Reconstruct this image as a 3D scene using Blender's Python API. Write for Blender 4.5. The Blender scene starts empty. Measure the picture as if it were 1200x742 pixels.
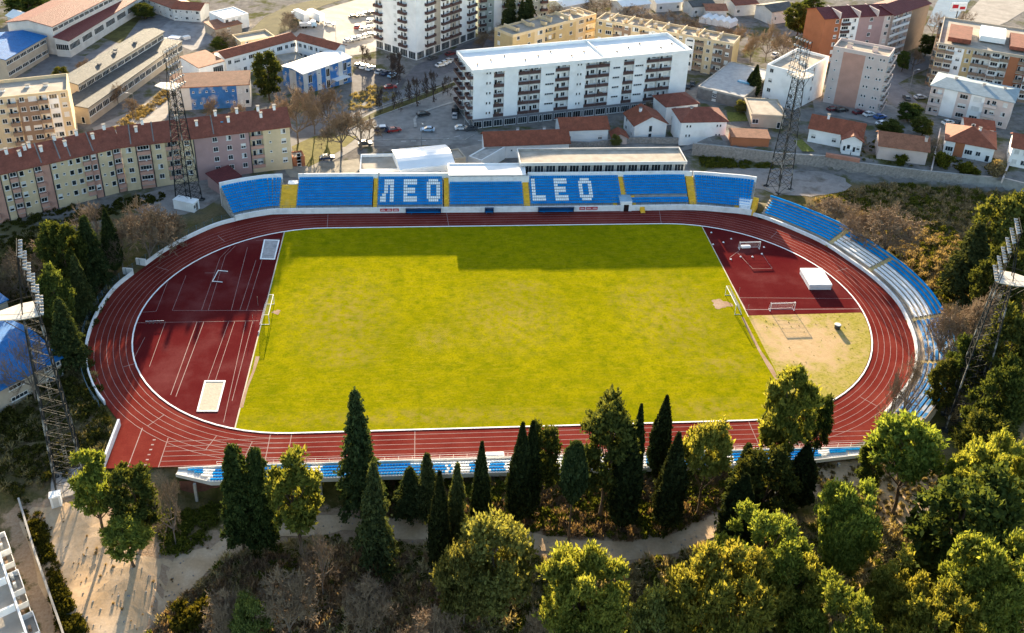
import bpy, bmesh, math, random
import numpy as np
from mathutils import Matrix, Vector
random.seed(7)
SC = bpy.context.scene
COL = SC.collection
PI = math.pi

# ---------------------------------------------------------------- camera model (from the photo's track geometry)
PW, PH = 1200.0, 742.0
FPX, CAMP = 1117.7226, np.array([-17.53909, -170.32869, 121.54674])
TILT, YAW, ROLL = .477764, .0821021, .0289248
PPX, PPY = 581.07, 206.627            # the lens is shifted: the photo's verticals converge only a little
_ct, _st = math.cos(TILT), math.sin(TILT)
_f = np.array([math.sin(YAW) * _ct, math.cos(YAW) * _ct, -_st])
_r = np.array([math.cos(YAW), -math.sin(YAW), 0.0])
_u = np.cross(_r, _f)
CR = math.cos(ROLL) * _r + math.sin(ROLL) * _u
CU = -math.sin(ROLL) * _r + math.cos(ROLL) * _u
CF = _f

def U(px, py, z=0.0):
    d = (px - PPX) / FPX * CR - (py - PPY) / FPX * CU + CF
    k = (z - CAMP[2]) / d[2]
    return CAMP + k * d

def PJ(x, y, z):
    v = np.array([x, y, z]) - CAMP
    w = v @ CF
    return PPX + FPX * (v @ CR) / w, PPY - FPX * (v @ CU) / w

def pxm(x, y, z):
    return FPX / ((np.array([x, y, z]) - CAMP) @ CF)

def sm(a, b, x):
    t = np.clip((np.asarray(x, float) - a) / (b - a), 0, 1)
    return t * t * (3 - 2 * t)

LS, RI = 42.195, 36.5
# retaining wall below the houses on the right, measured along its top
WALLPX = [(812, 168), (851, 172), (917, 180), (968, 183), (1000, 190), (1017, 192), (1081, 200), (1130, 205), (1176, 209), (1230, 222), (1330, 236)]
WALLW = [U(a, b, 1.4) for a, b in WALLPX]
WXS = np.array([w[0] for w in WALLW]); WYS = np.array([w[1] for w in WALLW])

def T(x, y):
    x = np.asarray(x, float); y = np.asarray(y, float)
    dx = np.sign(x) * np.maximum(np.abs(x) - LS, 0)
    r = np.hypot(dx, y) + 1e-9
    d = r - RI
    nx, ny = dx / r, y / r
    zN = -(2.6 - 2.2 * sm(-40, -62, x)) * sm(17.5, 25, d)
    ks = .6 + 3.4 * sm(-64, -58, x) * (1 - sm(-26, -8, x))
    zS = -ks * sm(9.7, 12.2, d) - 2.8 * sm(15, 64, d)
    zE = -1.6 * sm(15.6, 25, d)
    zW = -1.0 * sm(9.6, 20, d)
    z = np.where(ny > 0, zN, zS) * ny ** 2 + np.where(nx > 0, zE, zW) * nx ** 2
    z = z + .22 * sm(12, 22, d) * np.where(ny < .3, 1, 0) * (np.sin(x * .21 + 1.3) * np.sin(y * .27) + .5 * np.sin(x * .61) * np.sin(y * .53 + 1))
    yw = np.interp(x, WXS, WYS)
    k = sm(.2, 2.2, y - yw) * sm(WXS[0] - 1, WXS[0] + 9, x)
    plat = 1.1 - 2.2 * sm(28, 75, y - yw)
    z = z * (1 - k) + plat * k
    inner = sm(9.4, 9.0, d)
    return z * (1 - inner) - .14 * inner

def TP(px, py, dz=0.0):
    z = -2.0
    for _ in range(14):
        p = U(px, py, z + dz)
        z = .5 * z + .5 * float(T(p[0], p[1]))
    p = U(px, py, z + dz)
    return p

# ---------------------------------------------------------------- mesh builder
class MB:
    def __init__(s): s.V = []; s.F = []; s.M = []
    def face(s, pts, m=0):
        b = len(s.V); s.V += [tuple(p) for p in pts]; s.F.append(tuple(range(b, b + len(pts)))); s.M.append(m); return s
    def box(s, c, d, m=0, rz=0.0, top=None):
        hx, hy, hz = d[0] / 2, d[1] / 2, d[2] / 2
        ca, sa = math.cos(rz), math.sin(rz)
        b = len(s.V)
        for dz in (-1, 1):
            k = (top or 1.0) if dz > 0 else 1.0
            for ax, ay in ((-1, -1), (1, -1), (1, 1), (-1, 1)):
                x, y = ax * hx * k, ay * hy * k
                s.V.append((c[0] + x * ca - y * sa, c[1] + x * sa + y * ca, c[2] + dz * hz))
        for f in ((3, 2, 1, 0), (4, 5, 6, 7), (0, 1, 5, 4), (1, 2, 6, 5), (2, 3, 7, 6), (3, 0, 4, 7)):
            s.F.append(tuple(b + i for i in f)); s.M.append(m)
        return s
    def prism(s, poly, z0, z1, m=0, mt=None):
        n = len(poly); b = len(s.V)
        s.V += [(p[0], p[1], z0) for p in poly] + [(p[0], p[1], z1) for p in poly]
        for i in range(n):
            j = (i + 1) % n; s.F.append((b + i, b + j, b + n + j, b + n + i)); s.M.append(m)
        s.F.append(tuple(b + n + i for i in range(n))); s.M.append(m if mt is None else mt)
        s.F.append(tuple(b + n - 1 - i for i in range(n))); s.M.append(m)
        return s
    def tube(s, p, q, r0, r1=None, n=5, m=0, cap=True):
        p = Vector(p); q = Vector(q); r1 = r0 if r1 is None else r1
        a = (q - p).normalized()
        e = a.orthogonal().normalized(); g = a.cross(e)
        b = len(s.V)
        for c, r in ((p, r0), (q, r1)):
            for i in range(n):
                t = 2 * PI * i / n
                s.V.append(tuple(c + e * (r * math.cos(t)) + g * (r * math.sin(t))))
        for i in range(n):
            j = (i + 1) % n; s.F.append((b + i, b + j, b + n + j, b + n + i)); s.M.append(m)
        if cap:
            s.F.append(tuple(b + n + i for i in range(n))); s.M.append(m)
            s.F.append(tuple(b + n - 1 - i for i in range(n))); s.M.append(m)
        return s
    def strip(s, path, prof, m=0, closed=False):
        """sweep profile [(offset, z)] along path [(x,y,nx,ny)]"""
        b = len(s.V); k = len(prof)
        for (x, y, nx, ny) in path:
            for o, z in prof: s.V.append((x + nx * o, y + ny * o, z))
        n = len(path)
        for i in range(n if closed else n - 1):
            j = (i + 1) % n
            for a in range(k - 1):
                s.F.append((b + i * k + a, b + j * k + a, b + j * k + a + 1, b + i * k + a + 1)); s.M.append(m)
        return s
    def add(s, o, mat, mofs=0):
        b = len(s.V)
        s.V += [tuple(mat @ Vector(v)) for v in o.V]
        s.F += [tuple(b + i for i in f) for f in o.F]; s.M += [m + mofs for m in o.M]
        return s
    def mesh(s, name, mats, smooth=False):
        me = bpy.data.meshes.new(name); me.from_pydata(s.V, [], s.F)
        for m in (mats if isinstance(mats, (list, tuple)) else [mats]): me.materials.append(m)
        me.polygons.foreach_set('material_index', s.M)
        if smooth: me.polygons.foreach_set('use_smooth', [True] * len(s.F))
        me.update(); return me
    def build(s, name, mats, parent=None, smooth=False):
        return link(bpy.data.objects.new(name, s.mesh(name, mats, smooth)), parent)

def link(o, parent=None):
    COL.objects.link(o)
    if parent is not None: o.parent = parent
    return o

def tag(o, label=None, cat=None, group=None, kind=None):
    if label: o['label'] = label
    if cat: o['category'] = cat
    if group: o['group'] = group
    if kind: o['kind'] = kind
    return o

def empty(name, loc, rz=0.0, label=None, cat=None, group=None, scale=None):
    o = bpy.data.objects.new(name, None); o.empty_display_size = .5
    o.location = loc; o.rotation_euler = (0, 0, rz)
    if scale: o.scale = scale
    return tag(link(o), label, cat, group)

def copy_tree(o, parent=None):
    c = o.copy(); COL.objects.link(c)
    if parent is not None: c.parent = parent
    for ch in [x for x in o.children]: copy_tree(ch, c)
    return c

def npmesh(name, V, F, mats, mi=None, smooth=False):
    V = np.asarray(V, np.float32); F = np.asarray(F, np.int32)
    k = F.shape[1]
    me = bpy.data.meshes.new(name)
    me.vertices.add(len(V)); me.vertices.foreach_set('co', V.ravel())
    me.loops.add(F.size); me.loops.foreach_set('vertex_index', F.ravel())
    me.polygons.add(len(F)); me.polygons.foreach_set('loop_start', np.arange(0, F.size, k, dtype=np.int32))
    for m in (mats if isinstance(mats, (list, tuple)) else [mats]): me.materials.append(m)
    if mi is not None: me.polygons.foreach_set('material_index', np.asarray(mi, np.int32))
    if smooth: me.polygons.foreach_set('use_smooth', np.ones(len(F), bool))
    me.update(calc_edges=True); me.validate()
    return me

# ---------------------------------------------------------------- materials
MATS = {}
def nodes(name):
    m = bpy.data.materials.new(name); m.use_nodes = True
    nt = m.node_tree; bs = nt.nodes['Principled BSDF']
    return m, nt, bs

def N(nt, t, **kw):
    n = nt.nodes.new(t)
    for k, v in kw.items():
        if k.startswith('i_'):
            key = k[2:]
            n.inputs[int(key) if key.isdigit() else key].default_value = v
        else: setattr(n, k, v)
    return n

def mat(name, col, var=.22, scale=.6, rough=.8, bump=0.0, bscale=None, spec=.12, metal=0.0, objrand=0.0, stain=None):
    if name in MATS: return MATS[name]
    m, nt, bs = nodes(name); L = nt.links.new
    geo = N(nt, 'ShaderNodeNewGeometry')
    nz = N(nt, 'ShaderNodeTexNoise', i_Scale=scale, i_Detail=6.0, i_Roughness=.62); L(geo.outputs['Position'], nz.inputs['Vector'])
    rmp = N(nt, 'ShaderNodeMapRange'); rmp.inputs[1].default_value = .3; rmp.inputs[2].default_value = .7
    rmp.inputs[3].default_value = 1 - var; rmp.inputs[4].default_value = 1 + var * .6
    L(nz.outputs[0], rmp.inputs[0])
    mul = N(nt, 'ShaderNodeVectorMath', operation='SCALE'); mul.inputs[0].default_value = col[:3]
    L(rmp.outputs[0], mul.inputs['Scale'])
    out = mul.outputs[0]
    if stain:
        n2 = N(nt, 'ShaderNodeTexNoise', i_Scale=stain[1], i_Detail=5.0); L(geo.outputs['Position'], n2.inputs['Vector'])
        r2 = N(nt, 'ShaderNodeMapRange'); r2.inputs[1].default_value = .52; r2.inputs[2].default_value = .68; r2.inputs[4].default_value = stain[2]
        L(n2.outputs[0], r2.inputs[0])
        mx = N(nt, 'ShaderNodeMix', data_type='RGBA'); L(r2.outputs[0], mx.inputs[0]); L(out, mx.inputs[6]); mx.inputs[7].default_value = (*stain[0], 1)
        out = mx.outputs[2]
    if objrand:
        oi = N(nt, 'ShaderNodeObjectInfo'); mr = N(nt, 'ShaderNodeMapRange'); L(oi.outputs['Random'], mr.inputs[0])
        mr.inputs[3].default_value = 1 - objrand; mr.inputs[4].default_value = 1 + objrand
        s2 = N(nt, 'ShaderNodeVectorMath', operation='SCALE'); L(out, s2.inputs[0]); L(mr.outputs[0], s2.inputs['Scale']); out = s2.outputs[0]
    L(out, bs.inputs['Base Color'])
    bs.inputs['Roughness'].default_value = rough; bs.inputs['Specular IOR Level'].default_value = spec; bs.inputs['Metallic'].default_value = metal
    if bump:
        nb = N(nt, 'ShaderNodeTexNoise', i_Scale=bscale or scale * 6, i_Detail=4.0); L(geo.outputs['Position'], nb.inputs['Vector'])
        bp = N(nt, 'ShaderNodeBump', i_Strength=bump, i_Distance=.1); L(nb.outputs[0], bp.inputs['Height']); L(bp.outputs[0], bs.inputs['Normal'])
    MATS[name] = m
    return m

def leafmat(name, c0, c1, trans=.35, objvar=.25):
    if name in MATS: return MATS[name]
    m, nt, bs = nodes(name); L = nt.links.new
    geo = N(nt, 'ShaderNodeNewGeometry'); oi = N(nt, 'ShaderNodeObjectInfo')
    mx = N(nt, 'ShaderNodeMix', data_type='RGBA'); mx.inputs[6].default_value = (*c0, 1); mx.inputs[7].default_value = (*c1, 1)
    L(geo.outputs['Random Per Island'], mx.inputs[0])
    mr = N(nt, 'ShaderNodeMapRange'); L(oi.outputs['Random'], mr.inputs[0]); mr.inputs[3].default_value = 1 - objvar; mr.inputs[4].default_value = 1 + objvar
    sc = N(nt, 'ShaderNodeVectorMath', operation='SCALE'); L(mx.outputs[2], sc.inputs[0]); L(mr.outputs[0], sc.inputs['Scale'])
    hs = N(nt, 'ShaderNodeHueSaturation'); hr = N(nt, 'ShaderNodeMapRange'); fr_ = N(nt, 'ShaderNodeMath', operation='FRACT'); m7 = N(nt, 'ShaderNodeMath', operation='MULTIPLY'); m7.inputs[1].default_value = 7.31
    L(oi.outputs['Random'], m7.inputs[0]); L(m7.outputs[0], fr_.inputs[0]); L(fr_.outputs[0], hr.inputs[0]); hr.inputs[3].default_value = .475; hr.inputs[4].default_value = .53; L(hr.outputs[0], hs.inputs['Hue']); L(sc.outputs[0], hs.inputs['Color']); sc = hs
    df = N(nt, 'ShaderNodeBsdfDiffuse'); tr = N(nt, 'ShaderNodeBsdfTranslucent'); ms = N(nt, 'ShaderNodeMixShader'); ms.inputs[0].default_value = trans
    L(sc.outputs[0], df.inputs[0])
    wm = N(nt, 'ShaderNodeVectorMath', operation='MULTIPLY'); wm.inputs[1].default_value = (1.25, 1.1, .5); L(sc.outputs[0], wm.inputs[0]); L(wm.outputs[0], tr.inputs[0])
    L(df.outputs[0], ms.inputs[1]); L(tr.outputs[0], ms.inputs[2])
    L(ms.outputs[0], nt.nodes['Material Output'].inputs[0])
    MATS[name] = m
    return m

def tilemat(name, col, scale=9.0, var=.3):
    """clay roof tiles: rows as fine bands in the roof's own coordinates, blotchy weathering"""
    if name in MATS: return MATS[name]
    m, nt, bs = nodes(name); L = nt.links.new
    tc = N(nt, 'ShaderNodeTexCoord'); geo = N(nt, 'ShaderNodeNewGeometry')
    wv = N(nt, 'ShaderNodeTexWave', i_Scale=1.3, i_Distortion=.4, i_Detail=1.0); wv.bands_direction = 'X'; L(tc.outputs['Object'], wv.inputs['Vector'])
    nz = N(nt, 'ShaderNodeTexNoise', i_Scale=.5, i_Detail=8.0, i_Roughness=.7); L(geo.outputs['Position'], nz.inputs['Vector'])
    vo = N(nt, 'ShaderNodeTexVoronoi', i_Scale=2.6); L(tc.outputs['Object'], vo.inputs['Vector'])
    r1 = N(nt, 'ShaderNodeMapRange'); r1.inputs[1].default_value = .3; r1.inputs[2].default_value = .72; r1.inputs[3].default_value = 1 - var; r1.inputs[4].default_value = 1 + var; L(nz.outputs[0], r1.inputs[0])
    r2 = N(nt, 'ShaderNodeMapRange'); r2.inputs[3].default_value = .86; r2.inputs[4].default_value = 1.08; L(wv.outputs['Fac'], r2.inputs[0])
    r3 = N(nt, 'ShaderNodeMapRange'); r3.inputs[3].default_value = .85; r3.inputs[4].default_value = 1.15; L(vo.outputs['Color'], r3.inputs[0])
    mm = N(nt, 'ShaderNodeMath', operation='MULTIPLY'); L(r1.outputs[0], mm.inputs[0]); L(r2.outputs[0], mm.inputs[1])
    m2 = N(nt, 'ShaderNodeMath', operation='MULTIPLY'); L(mm.outputs[0], m2.inputs[0]); L(r3.outputs[0], m2.inputs[1])
    sc = N(nt, 'ShaderNodeVectorMath', operation='SCALE'); sc.inputs[0].default_value = col; L(m2.outputs[0], sc.inputs['Scale'])
    L(sc.outputs[0], bs.inputs['Base Color']); bs.inputs['Roughness'].default_value = .8; bs.inputs['Specular IOR Level'].default_value = .25
    bp = N(nt, 'ShaderNodeBump', i_Strength=.5, i_Distance=.08); L(wv.outputs['Fac'], bp.inputs['Height']); L(bp.outputs[0], bs.inputs['Normal'])
    MATS[name] = m
    return m

white = mat('white_paint', (.84, .84, .83), .1, .8, .6, stain=((.5, .48, .44), .5, .35))
whitew = mat('white_render', (.82, .82, .81), .08, .3, .85, stain=((.5, .49, .47), .25, .3))
offw = mat('grey_white_render', (.6, .59, .57), .12, .4, .85, stain=((.38, .36, .33), .3, .4))
cream = mat('cream_render', (.6, .48, .31), .12, .4, .85, stain=((.4, .34, .24), .3, .35))
beige = mat('beige_render', (0.44, 0.3784, 0.2992), .14, .4, .85, stain=((.36, .3, .24), .3, .4))
pink = mat('pink_render', (0.4928, 0.2816, 0.22), .12, .4, .85, stain=((.38, .21, .16), .3, .3))
rose = mat('pale_rose_render', (.6, .5, .46), .1, .4, .85, stain=((.45, .37, .34), .3, .3))
mauve = mat('mauve_render', (0.396, 0.264, 0.2552), .1, .4, .85)
yellowr = mat('ochre_render', (0.4928, 0.3696, 0.1936), .12, .4, .85)
terra = mat('terracotta_render', (0.3696, 0.1408, 0.0704), .12, .4, .85)
brownr = mat('brown_render', (0.264, 0.1848, 0.132), .12, .4, .85)
bluep = mat('blue_panel', (.05, .18, .45), .3, .5, .7, stain=((.5, .46, .44), .4, .9))
conc = mat('concrete', (.4, .38, .35), .25, .7, .9, .15, stain=((.22, .2, .18), .4, .5))
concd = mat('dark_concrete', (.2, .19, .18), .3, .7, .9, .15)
stone = mat('rubble_stone', (.3, .28, .26), .4, 1.6, .95, .4, 5)
asph = mat('asphalt', (.27, .255, .24), .25, .5, .9, .1, 8, stain=((.12, .115, .11), .15, .6))
pale = mat('pale_paving', (.34, .31, .28), .25, .4, .9, .1, stain=((.2, .18, .16), .2, .5))
glass = mat('window_glass', (.02, .028, .035), .3, .4, .12, spec=.6, objrand=.5)
shut = mat('roller_blind', (.62, .62, .6), .1, 1, .6, objrand=.15)
frame = mat('window_frame', (.7, .7, .68), .1, 1, .5)
darkm = mat('dark_metal', (.035, .038, .042), .3, 2, .5, spec=.5)
galv = mat('galvanised_steel', (.32, .33, .34), .3, 2, .45, spec=.5, metal=.5)
tilered = tilemat('red_clay_tiles', (.25, .075, .04))
tiledark = tilemat('dark_red_roof', (0.216, 0.068, 0.044))
tileor = tilemat('orange_clay_tiles', (0.288, 0.12, 0.068))
tilegrey = tilemat('grey_roof_sheet', (.085, .09, .09))
redmet = tilemat('wine_red_sheet_roof', (.14, .035, .035), var=.15)
bluroof = tilemat('blue_sheet_roof', (.01, .13, .36), var=.2)
roofw = mat('white_roof_sheet', (.8, .79, .77), .08, .3, .7)
roofb = mat('beige_roof_felt', (.4, .35, .29), .25, .4, .9, stain=((.3, .26, .21), .25, .5))
roofg = mat('grey_roof_felt', (.26, .26, .25), .25, .4, .9, stain=((.16, .16, .155), .2, .6))
seatb = mat('blue_seat', (.002, .27, .66), .2, .6, .8, spec=.03, stain=((.004, .33, .72), .5, .5))
seatw = mat('white_seat', (.9, .9, .9), .1, .8, .5)
yel = mat('yellow_paint', (.85, .5, .05), .2, .8, .7, stain=((.6, .45, .2), .7, .35))
bark = mat('bark', (.1, .072, .05), .35, 2, .95, .3, 8)
barkp = mat('grey_bark', (.17, .14, .115), .3, 2, .95, .3, 8)
twig = mat('twigs', (.2, .15, .105), .3, 2, .95, objrand=.3)
red = mat('red_board', (.5, .03, .04), .15, 1, .6)
rubber = mat('tyre_rubber', (.02, .02, .02), .2, 2, .8)
# ---------------------------------------------------------------- ground, track, pitch, roads
def poly_world(px): return [TP(a, b)[:2] for a, b in px]

def jitter(poly, amp, step=1.6, seed=0):
    rng = random.Random(seed); out = []
    n = len(poly)
    for i in range(n):
        a, b = np.array(poly[i]), np.array(poly[(i + 1) % n])
        k = max(1, int(np.linalg.norm(b - a) / step))
        for j in range(k):
            p = a + (b - a) * j / k
            out.append((p[0] + rng.uniform(-amp, amp), p[1] + rng.uniform(-amp, amp)))
    return out

def smooth_closed(pts, it=2):
    for _ in range(it):
        q = []
        for i in range(len(pts)):
            a, b = np.array(pts[i]), np.array(pts[(i + 1) % len(pts)])
            q += [tuple(.75 * a + .25 * b), tuple(.25 * a + .75 * b)]
        pts = q
    return pts

def drape(name, poly, m, dz=.05, step=4.0, kind='structure', zfun=None):
    zfun = zfun or T
    bm = bmesh.new()
    bm.faces.new([bm.verts.new((p[0], p[1], 0)) for p in poly])
    bmesh.ops.triangulate(bm, faces=bm.faces[:])
    xs = [p[0] for p in poly]; ys = [p[1] for p in poly]
    for ax, lo, hi in ((0, min(xs), max(xs)), (1, min(ys), max(ys))):
        c = math.ceil(lo / step) * step
        while c < hi:
            no = (1, 0, 0) if ax == 0 else (0, 1, 0); co = (c, 0, 0) if ax == 0 else (0, c, 0)
            bmesh.ops.bisect_plane(bm, geom=bm.verts[:] + bm.edges[:] + bm.faces[:], dist=1e-5, plane_co=co, plane_no=no)
            c += step
    for v in bm.verts: v.co.z = float(zfun(v.co.x, v.co.y)) + dz
    bmesh.ops.recalc_face_normals(bm, faces=bm.faces[:])
    me = bpy.data.meshes.new(name); bm.to_mesh(me); bm.free(); me.materials.append(m)
    if me.polygons and me.polygons[0].normal.z < 0: me.flip_normals()
    o = link(bpy.data.objects.new(name, me)); o['kind'] = kind
    return o

def flat(name, poly, z, m, kind='structure'):
    b = MB(); b.face([(p[0], p[1], z) for p in poly]); o = b.build(name, m); o['kind'] = kind
    if o.data.polygons[0].normal.z < 0: o.data.flip_normals()
    return o

def inpoly(X, Y, poly):
    P = np.array(poly); c = np.zeros(X.shape, bool); j = len(P) - 1
    for i in range(len(P)):
        xi, yi = P[i]; xj, yj = P[j]
        k = ((yi > Y) != (yj > Y)) & (X < (xj - xi) * (Y - yi) / (yj - yi + 1e-12) + xi)
        c ^= k; j = i
    return c

def seg_dist(X, Y, line):
    d = np.full(X.shape, 1e9)
    for a, b in zip(line[:-1], line[1:]):
        ax, ay = a; bx, by = b; vx, vy = bx - ax, by - ay
        t = np.clip(((X - ax) * vx + (Y - ay) * vy) / (vx * vx + vy * vy + 1e-9), 0, 1)
        d = np.minimum(d, np.hypot(X - ax - t * vx, Y - ay - t * vy))
    return d

PATHPX = [(196, 700), (232, 668), (265, 640), (318, 622), (372, 614), (430, 614), (490, 619), (560, 628), (640, 638), (720, 648), (785, 640), (830, 620), (868, 598), (905, 580), (950, 562), (1000, 548)]
PATHW = [TP(a, b)[:2] for a, b in PATHPX]
DIRTPX = [[(22, 600), (70, 590), (118, 590), (136, 620), (160, 655), (205, 650), (245, 640), (250, 660), (215, 690), (170, 760), (75, 760), (48, 690), (30, 640)],
          [(955, 548), (1005, 536), (1062, 550), (1112, 560), (1128, 600), (1112, 632), (1060, 640), (1030, 612), (985, 590)]]
GRAVPX = [[(820, 200), (900, 196), (985, 204), (1000, 222), (955, 232), (900, 226), (840, 206)], [(150, 232), (236, 208), (262, 220), (250, 240), (205, 255), (160, 250)]]

def axis(lo, hi, flo, fhi, step):
    a = list(np.arange(flo, fhi + .01, step))
    d = step; x = fhi
    while x < hi: d *= 1.6; x += d; a.append(x)
    d = step; x = flo
    while x > lo: d *= 1.6; x -= d; a.insert(0, x)
    return np.array(a)

gx = axis(-1600, 1600, -200, 260, 2.0); gy = axis(-600, 2200, -132, 250, 2.0)
GX, GY = np.meshgrid(gx, gy)
GZ = T(GX, GY)
nxg, nyg = len(gx), len(gy)
idx = np.arange(nxg * nyg).reshape(nyg, nxg)
Fq = np.stack([idx[:-1, :-1], idx[:-1, 1:], idx[1:, 1:], idx[1:, :-1]], -1).reshape(-1, 4)
dirt = np.zeros(GX.shape)
for pp in DIRTPX: 
    w = poly_world(pp); dd = seg_dist(GX, GY, w + [w[0]]); dirt = np.maximum(dirt, np.where(inpoly(GX, GY, w), 1, np.clip(1 - dd / 6, 0, 1) * .8))
dirt = np.maximum(dirt, np.clip(1.25 - seg_dist(GX, GY, PATHW) / 5, 0, .9))
city = sm(58, 75, GY + .25 * np.abs(GX)) * sm(-400, -398, GY)
city = np.maximum(city * sm(-30, -10, GY), 0)
greypx = poly_world([(895, 232), (960, 215), (1080, 215), (1200, 225), (1200, 480), (1090, 480), (1100, 380), (1040, 300), (960, 250)])
city = city * (1 - inpoly(GX, GY, greypx))
me = npmesh('ground', np.stack([GX, GY, GZ], -1).reshape(-1, 3), Fq, [], smooth=True)
for nm, arr in (('dirt', dirt), ('city', city)):
    at = me.attributes.new(nm, 'FLOAT', 'POINT'); at.data.foreach_set('value', arr.ravel().astype(np.float32))

def ground_mat():
    m, nt, bs = nodes('scrub_ground'); L = nt.links.new
    geo = N(nt, 'ShaderNodeNewGeometry')
    def noise(s, d=6.0):
        n = N(nt, 'ShaderNodeTexNoise', i_Scale=s, i_Detail=d, i_Roughness=.65); L(geo.outputs['Position'], n.inputs['Vector']); return n
    def ramp(src, a, b):
        r = N(nt, 'ShaderNodeMapRange'); r.inputs[1].default_value = a; r.inputs[2].default_value = b; L(src, r.inputs[0]); return r.outputs[0]
    def mix(f, a, b):
        x = N(nt, 'ShaderNodeMix', data_type='RGBA'); L(f, x.inputs[0])
        for s, k in ((a, 6), (b, 7)):
            if isinstance(s, tuple): x.inputs[k].default_value = (*s, 1)
            else: L(s, x.inputs[k])
        return x.outputs[2]
    n1, n2, n3 = noise(.09), noise(.45), noise(2.2)
    grass = mix(ramp(n2.outputs[0], .35, .65), (.05, .055, .015), (.12, .1, .035))
    g2 = mix(ramp(n1.outputs[0], .45, .6), grass, (.17, .125, .07))
    g3 = mix(ramp(n3.outputs[0], .5, .75), g2, (.06, .05, .02))
    dcol = mix(ramp(n3.outputs[0], .35, .7), (.3, .2, .125), (.4, .29, .2))
    a1 = N(nt, 'ShaderNodeAttribute', attribute_name='dirt'); a2 = N(nt, 'ShaderNodeAttribute', attribute_name='city')
    add = N(nt, 'ShaderNodeMath', operation='ADD'); L(a1.outputs['Fac'], add.inputs[0]); 
    off = N(nt, 'ShaderNodeMath', operation='SUBTRACT'); L(n2.outputs[0], off.inputs[0]); off.inputs[1].default_value = .5
    o2 = N(nt, 'ShaderNodeMath', operation='MULTIPLY'); L(off.outputs[0], o2.inputs[0]); o2.inputs[1].default_value = 1.6; L(o2.outputs[0], add.inputs[1])
    ccol = mix(ramp(n2.outputs[0], .35, .65), (.15, .14, .13), (.25, .23, .21))
    c2 = mix(ramp(n1.outputs[0], .5, .6), ccol, (.1, .1, .045))
    base = mix(a2.outputs['Fac'], g3, c2)
    base = mix(ramp(add.outputs[0], .42, .62), base, dcol)
    L(base, bs.inputs['Base Color']); bs.inputs['Roughness'].default_value = .95; bs.inputs['Specular IOR Level'].default_value = 0
    bp = N(nt, 'ShaderNodeBump', i_Strength=.5, i_Distance=.25); L(n3.outputs[0], bp.inputs['Height']); L(bp.outputs[0], bs.inputs['Normal'])
    return m
me.materials.append(ground_mat())
GROUND = tag(link(bpy.data.objects.new('ground', me)), kind='structure')

# outer edge of the running surface, measured round the foot of the wall
OUTPX = [(354, 250.6), (584, 248.7), (720, 247.3), (806, 246.2), (849, 249), (880, 252.5), (912, 263), (960, 284), (990, 303), (1024, 328), (1051, 356), (1067, 388), (1072, 409), (1071, 428), (1063, 450), (1034, 487), (1032, 501), (1021, 513.5), (996, 522), (960, 529), (890, 534),
         (600, 537.5), (480, 540), (300, 545), (123, 549), (142, 498), (125, 475), (112, 456), (103.5, 430), (103, 405), (110, 380), (120, 360.7), (136, 339), (158, 321), (171, 311.5), (194, 295), (225.5, 278), (260, 263.6), (307, 253)]
OUTW = [U(a, b, 0)[:2] for a, b in OUTPX]
def cr_smooth(P, k=6, corners=()):
    out = []; n = len(P)
    for i in range(n):
        p0, p1, p2, p3 = (np.array(P[(i + j - 1) % n]) for j in range(4))
        if i in corners: p0 = p1
        if (i + 1) % n in corners: p3 = p2
        for t in np.arange(k) / k:
            out.append(tuple(.5 * (2 * p1 + (p2 - p0) * t + (2 * p0 - 5 * p1 + 4 * p2 - p3) * t * t + (3 * p1 - p0 - 3 * p2 + p3) * t ** 3)))
    return out
CORN = (0, 3, 15, 16, 20, 23, 24, 25)
OUTS = cr_smooth(OUTW, 6, CORN)

def surf_mat(name, c0, c1, c2, s1=.12, s2=3.0, rough=.85, bump=.12):
    m, nt, bs = nodes(name); L = nt.links.new
    geo = N(nt, 'ShaderNodeNewGeometry')
    a = N(nt, 'ShaderNodeTexNoise', i_Scale=s1, i_Detail=7.0, i_Roughness=.6); L(geo.outputs['Position'], a.inputs['Vector'])
    b = N(nt, 'ShaderNodeTexNoise', i_Scale=s2, i_Detail=5.0, i_Roughness=.7); L(geo.outputs['Position'], b.inputs['Vector'])
    r = N(nt, 'ShaderNodeValToRGB'); e = r.color_ramp.elements; e[0].position = .3; e[0].color = (*c0, 1); e[1].position = .72; e[1].color = (*c2, 1)
    k = r.color_ramp.elements.new(.5); k.color = (*c1, 1); L(a.outputs[0], r.inputs[0])
    mr = N(nt, 'ShaderNodeMapRange'); mr.inputs[1].default_value = .25; mr.inputs[2].default_value = .75; mr.inputs[3].default_value = .84; mr.inputs[4].default_value = 1.14; L(b.outputs[0], mr.inputs[0])
    s = N(nt, 'ShaderNodeVectorMath', operation='SCALE'); L(r.outputs[0], s.inputs[0]); L(mr.outputs[0], s.inputs['Scale']); L(s.outputs[0], bs.inputs['Base Color'])
    bs.inputs['Roughness'].default_value = rough; bs.inputs['Specular IOR Level'].default_value = 0
    if bump:
        bp = N(nt, 'ShaderNodeBump', i_Strength=bump, i_Distance=.05); L(b.outputs[0], bp.inputs['Height']); L(bp.outputs[0], bs.inputs['Normal'])
    return m
trackm = surf_mat('red_track_surface', (.115, .015, .012), (.155, .026, .02), (.195, .042, .03))
dm = surf_mat('red_apron_surface', (.08, .007, .009), (.1, .014, .014), (.155, .045, .042), .07)
flat('running_track', OUTS, 0.0, trackm)

def oval(R, n=40):
    p = []
    for c, a0 in ((LS, -PI / 2), (-LS, PI / 2)):
        for i in range(n + 1):
            a = a0 + PI * i / n; p.append((c + R * math.cos(a), R * math.sin(a), math.cos(a), math.sin(a)))
    return p
flat('infield_apron', [p[:2] for p in oval(36.3)], .012, dm)

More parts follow.
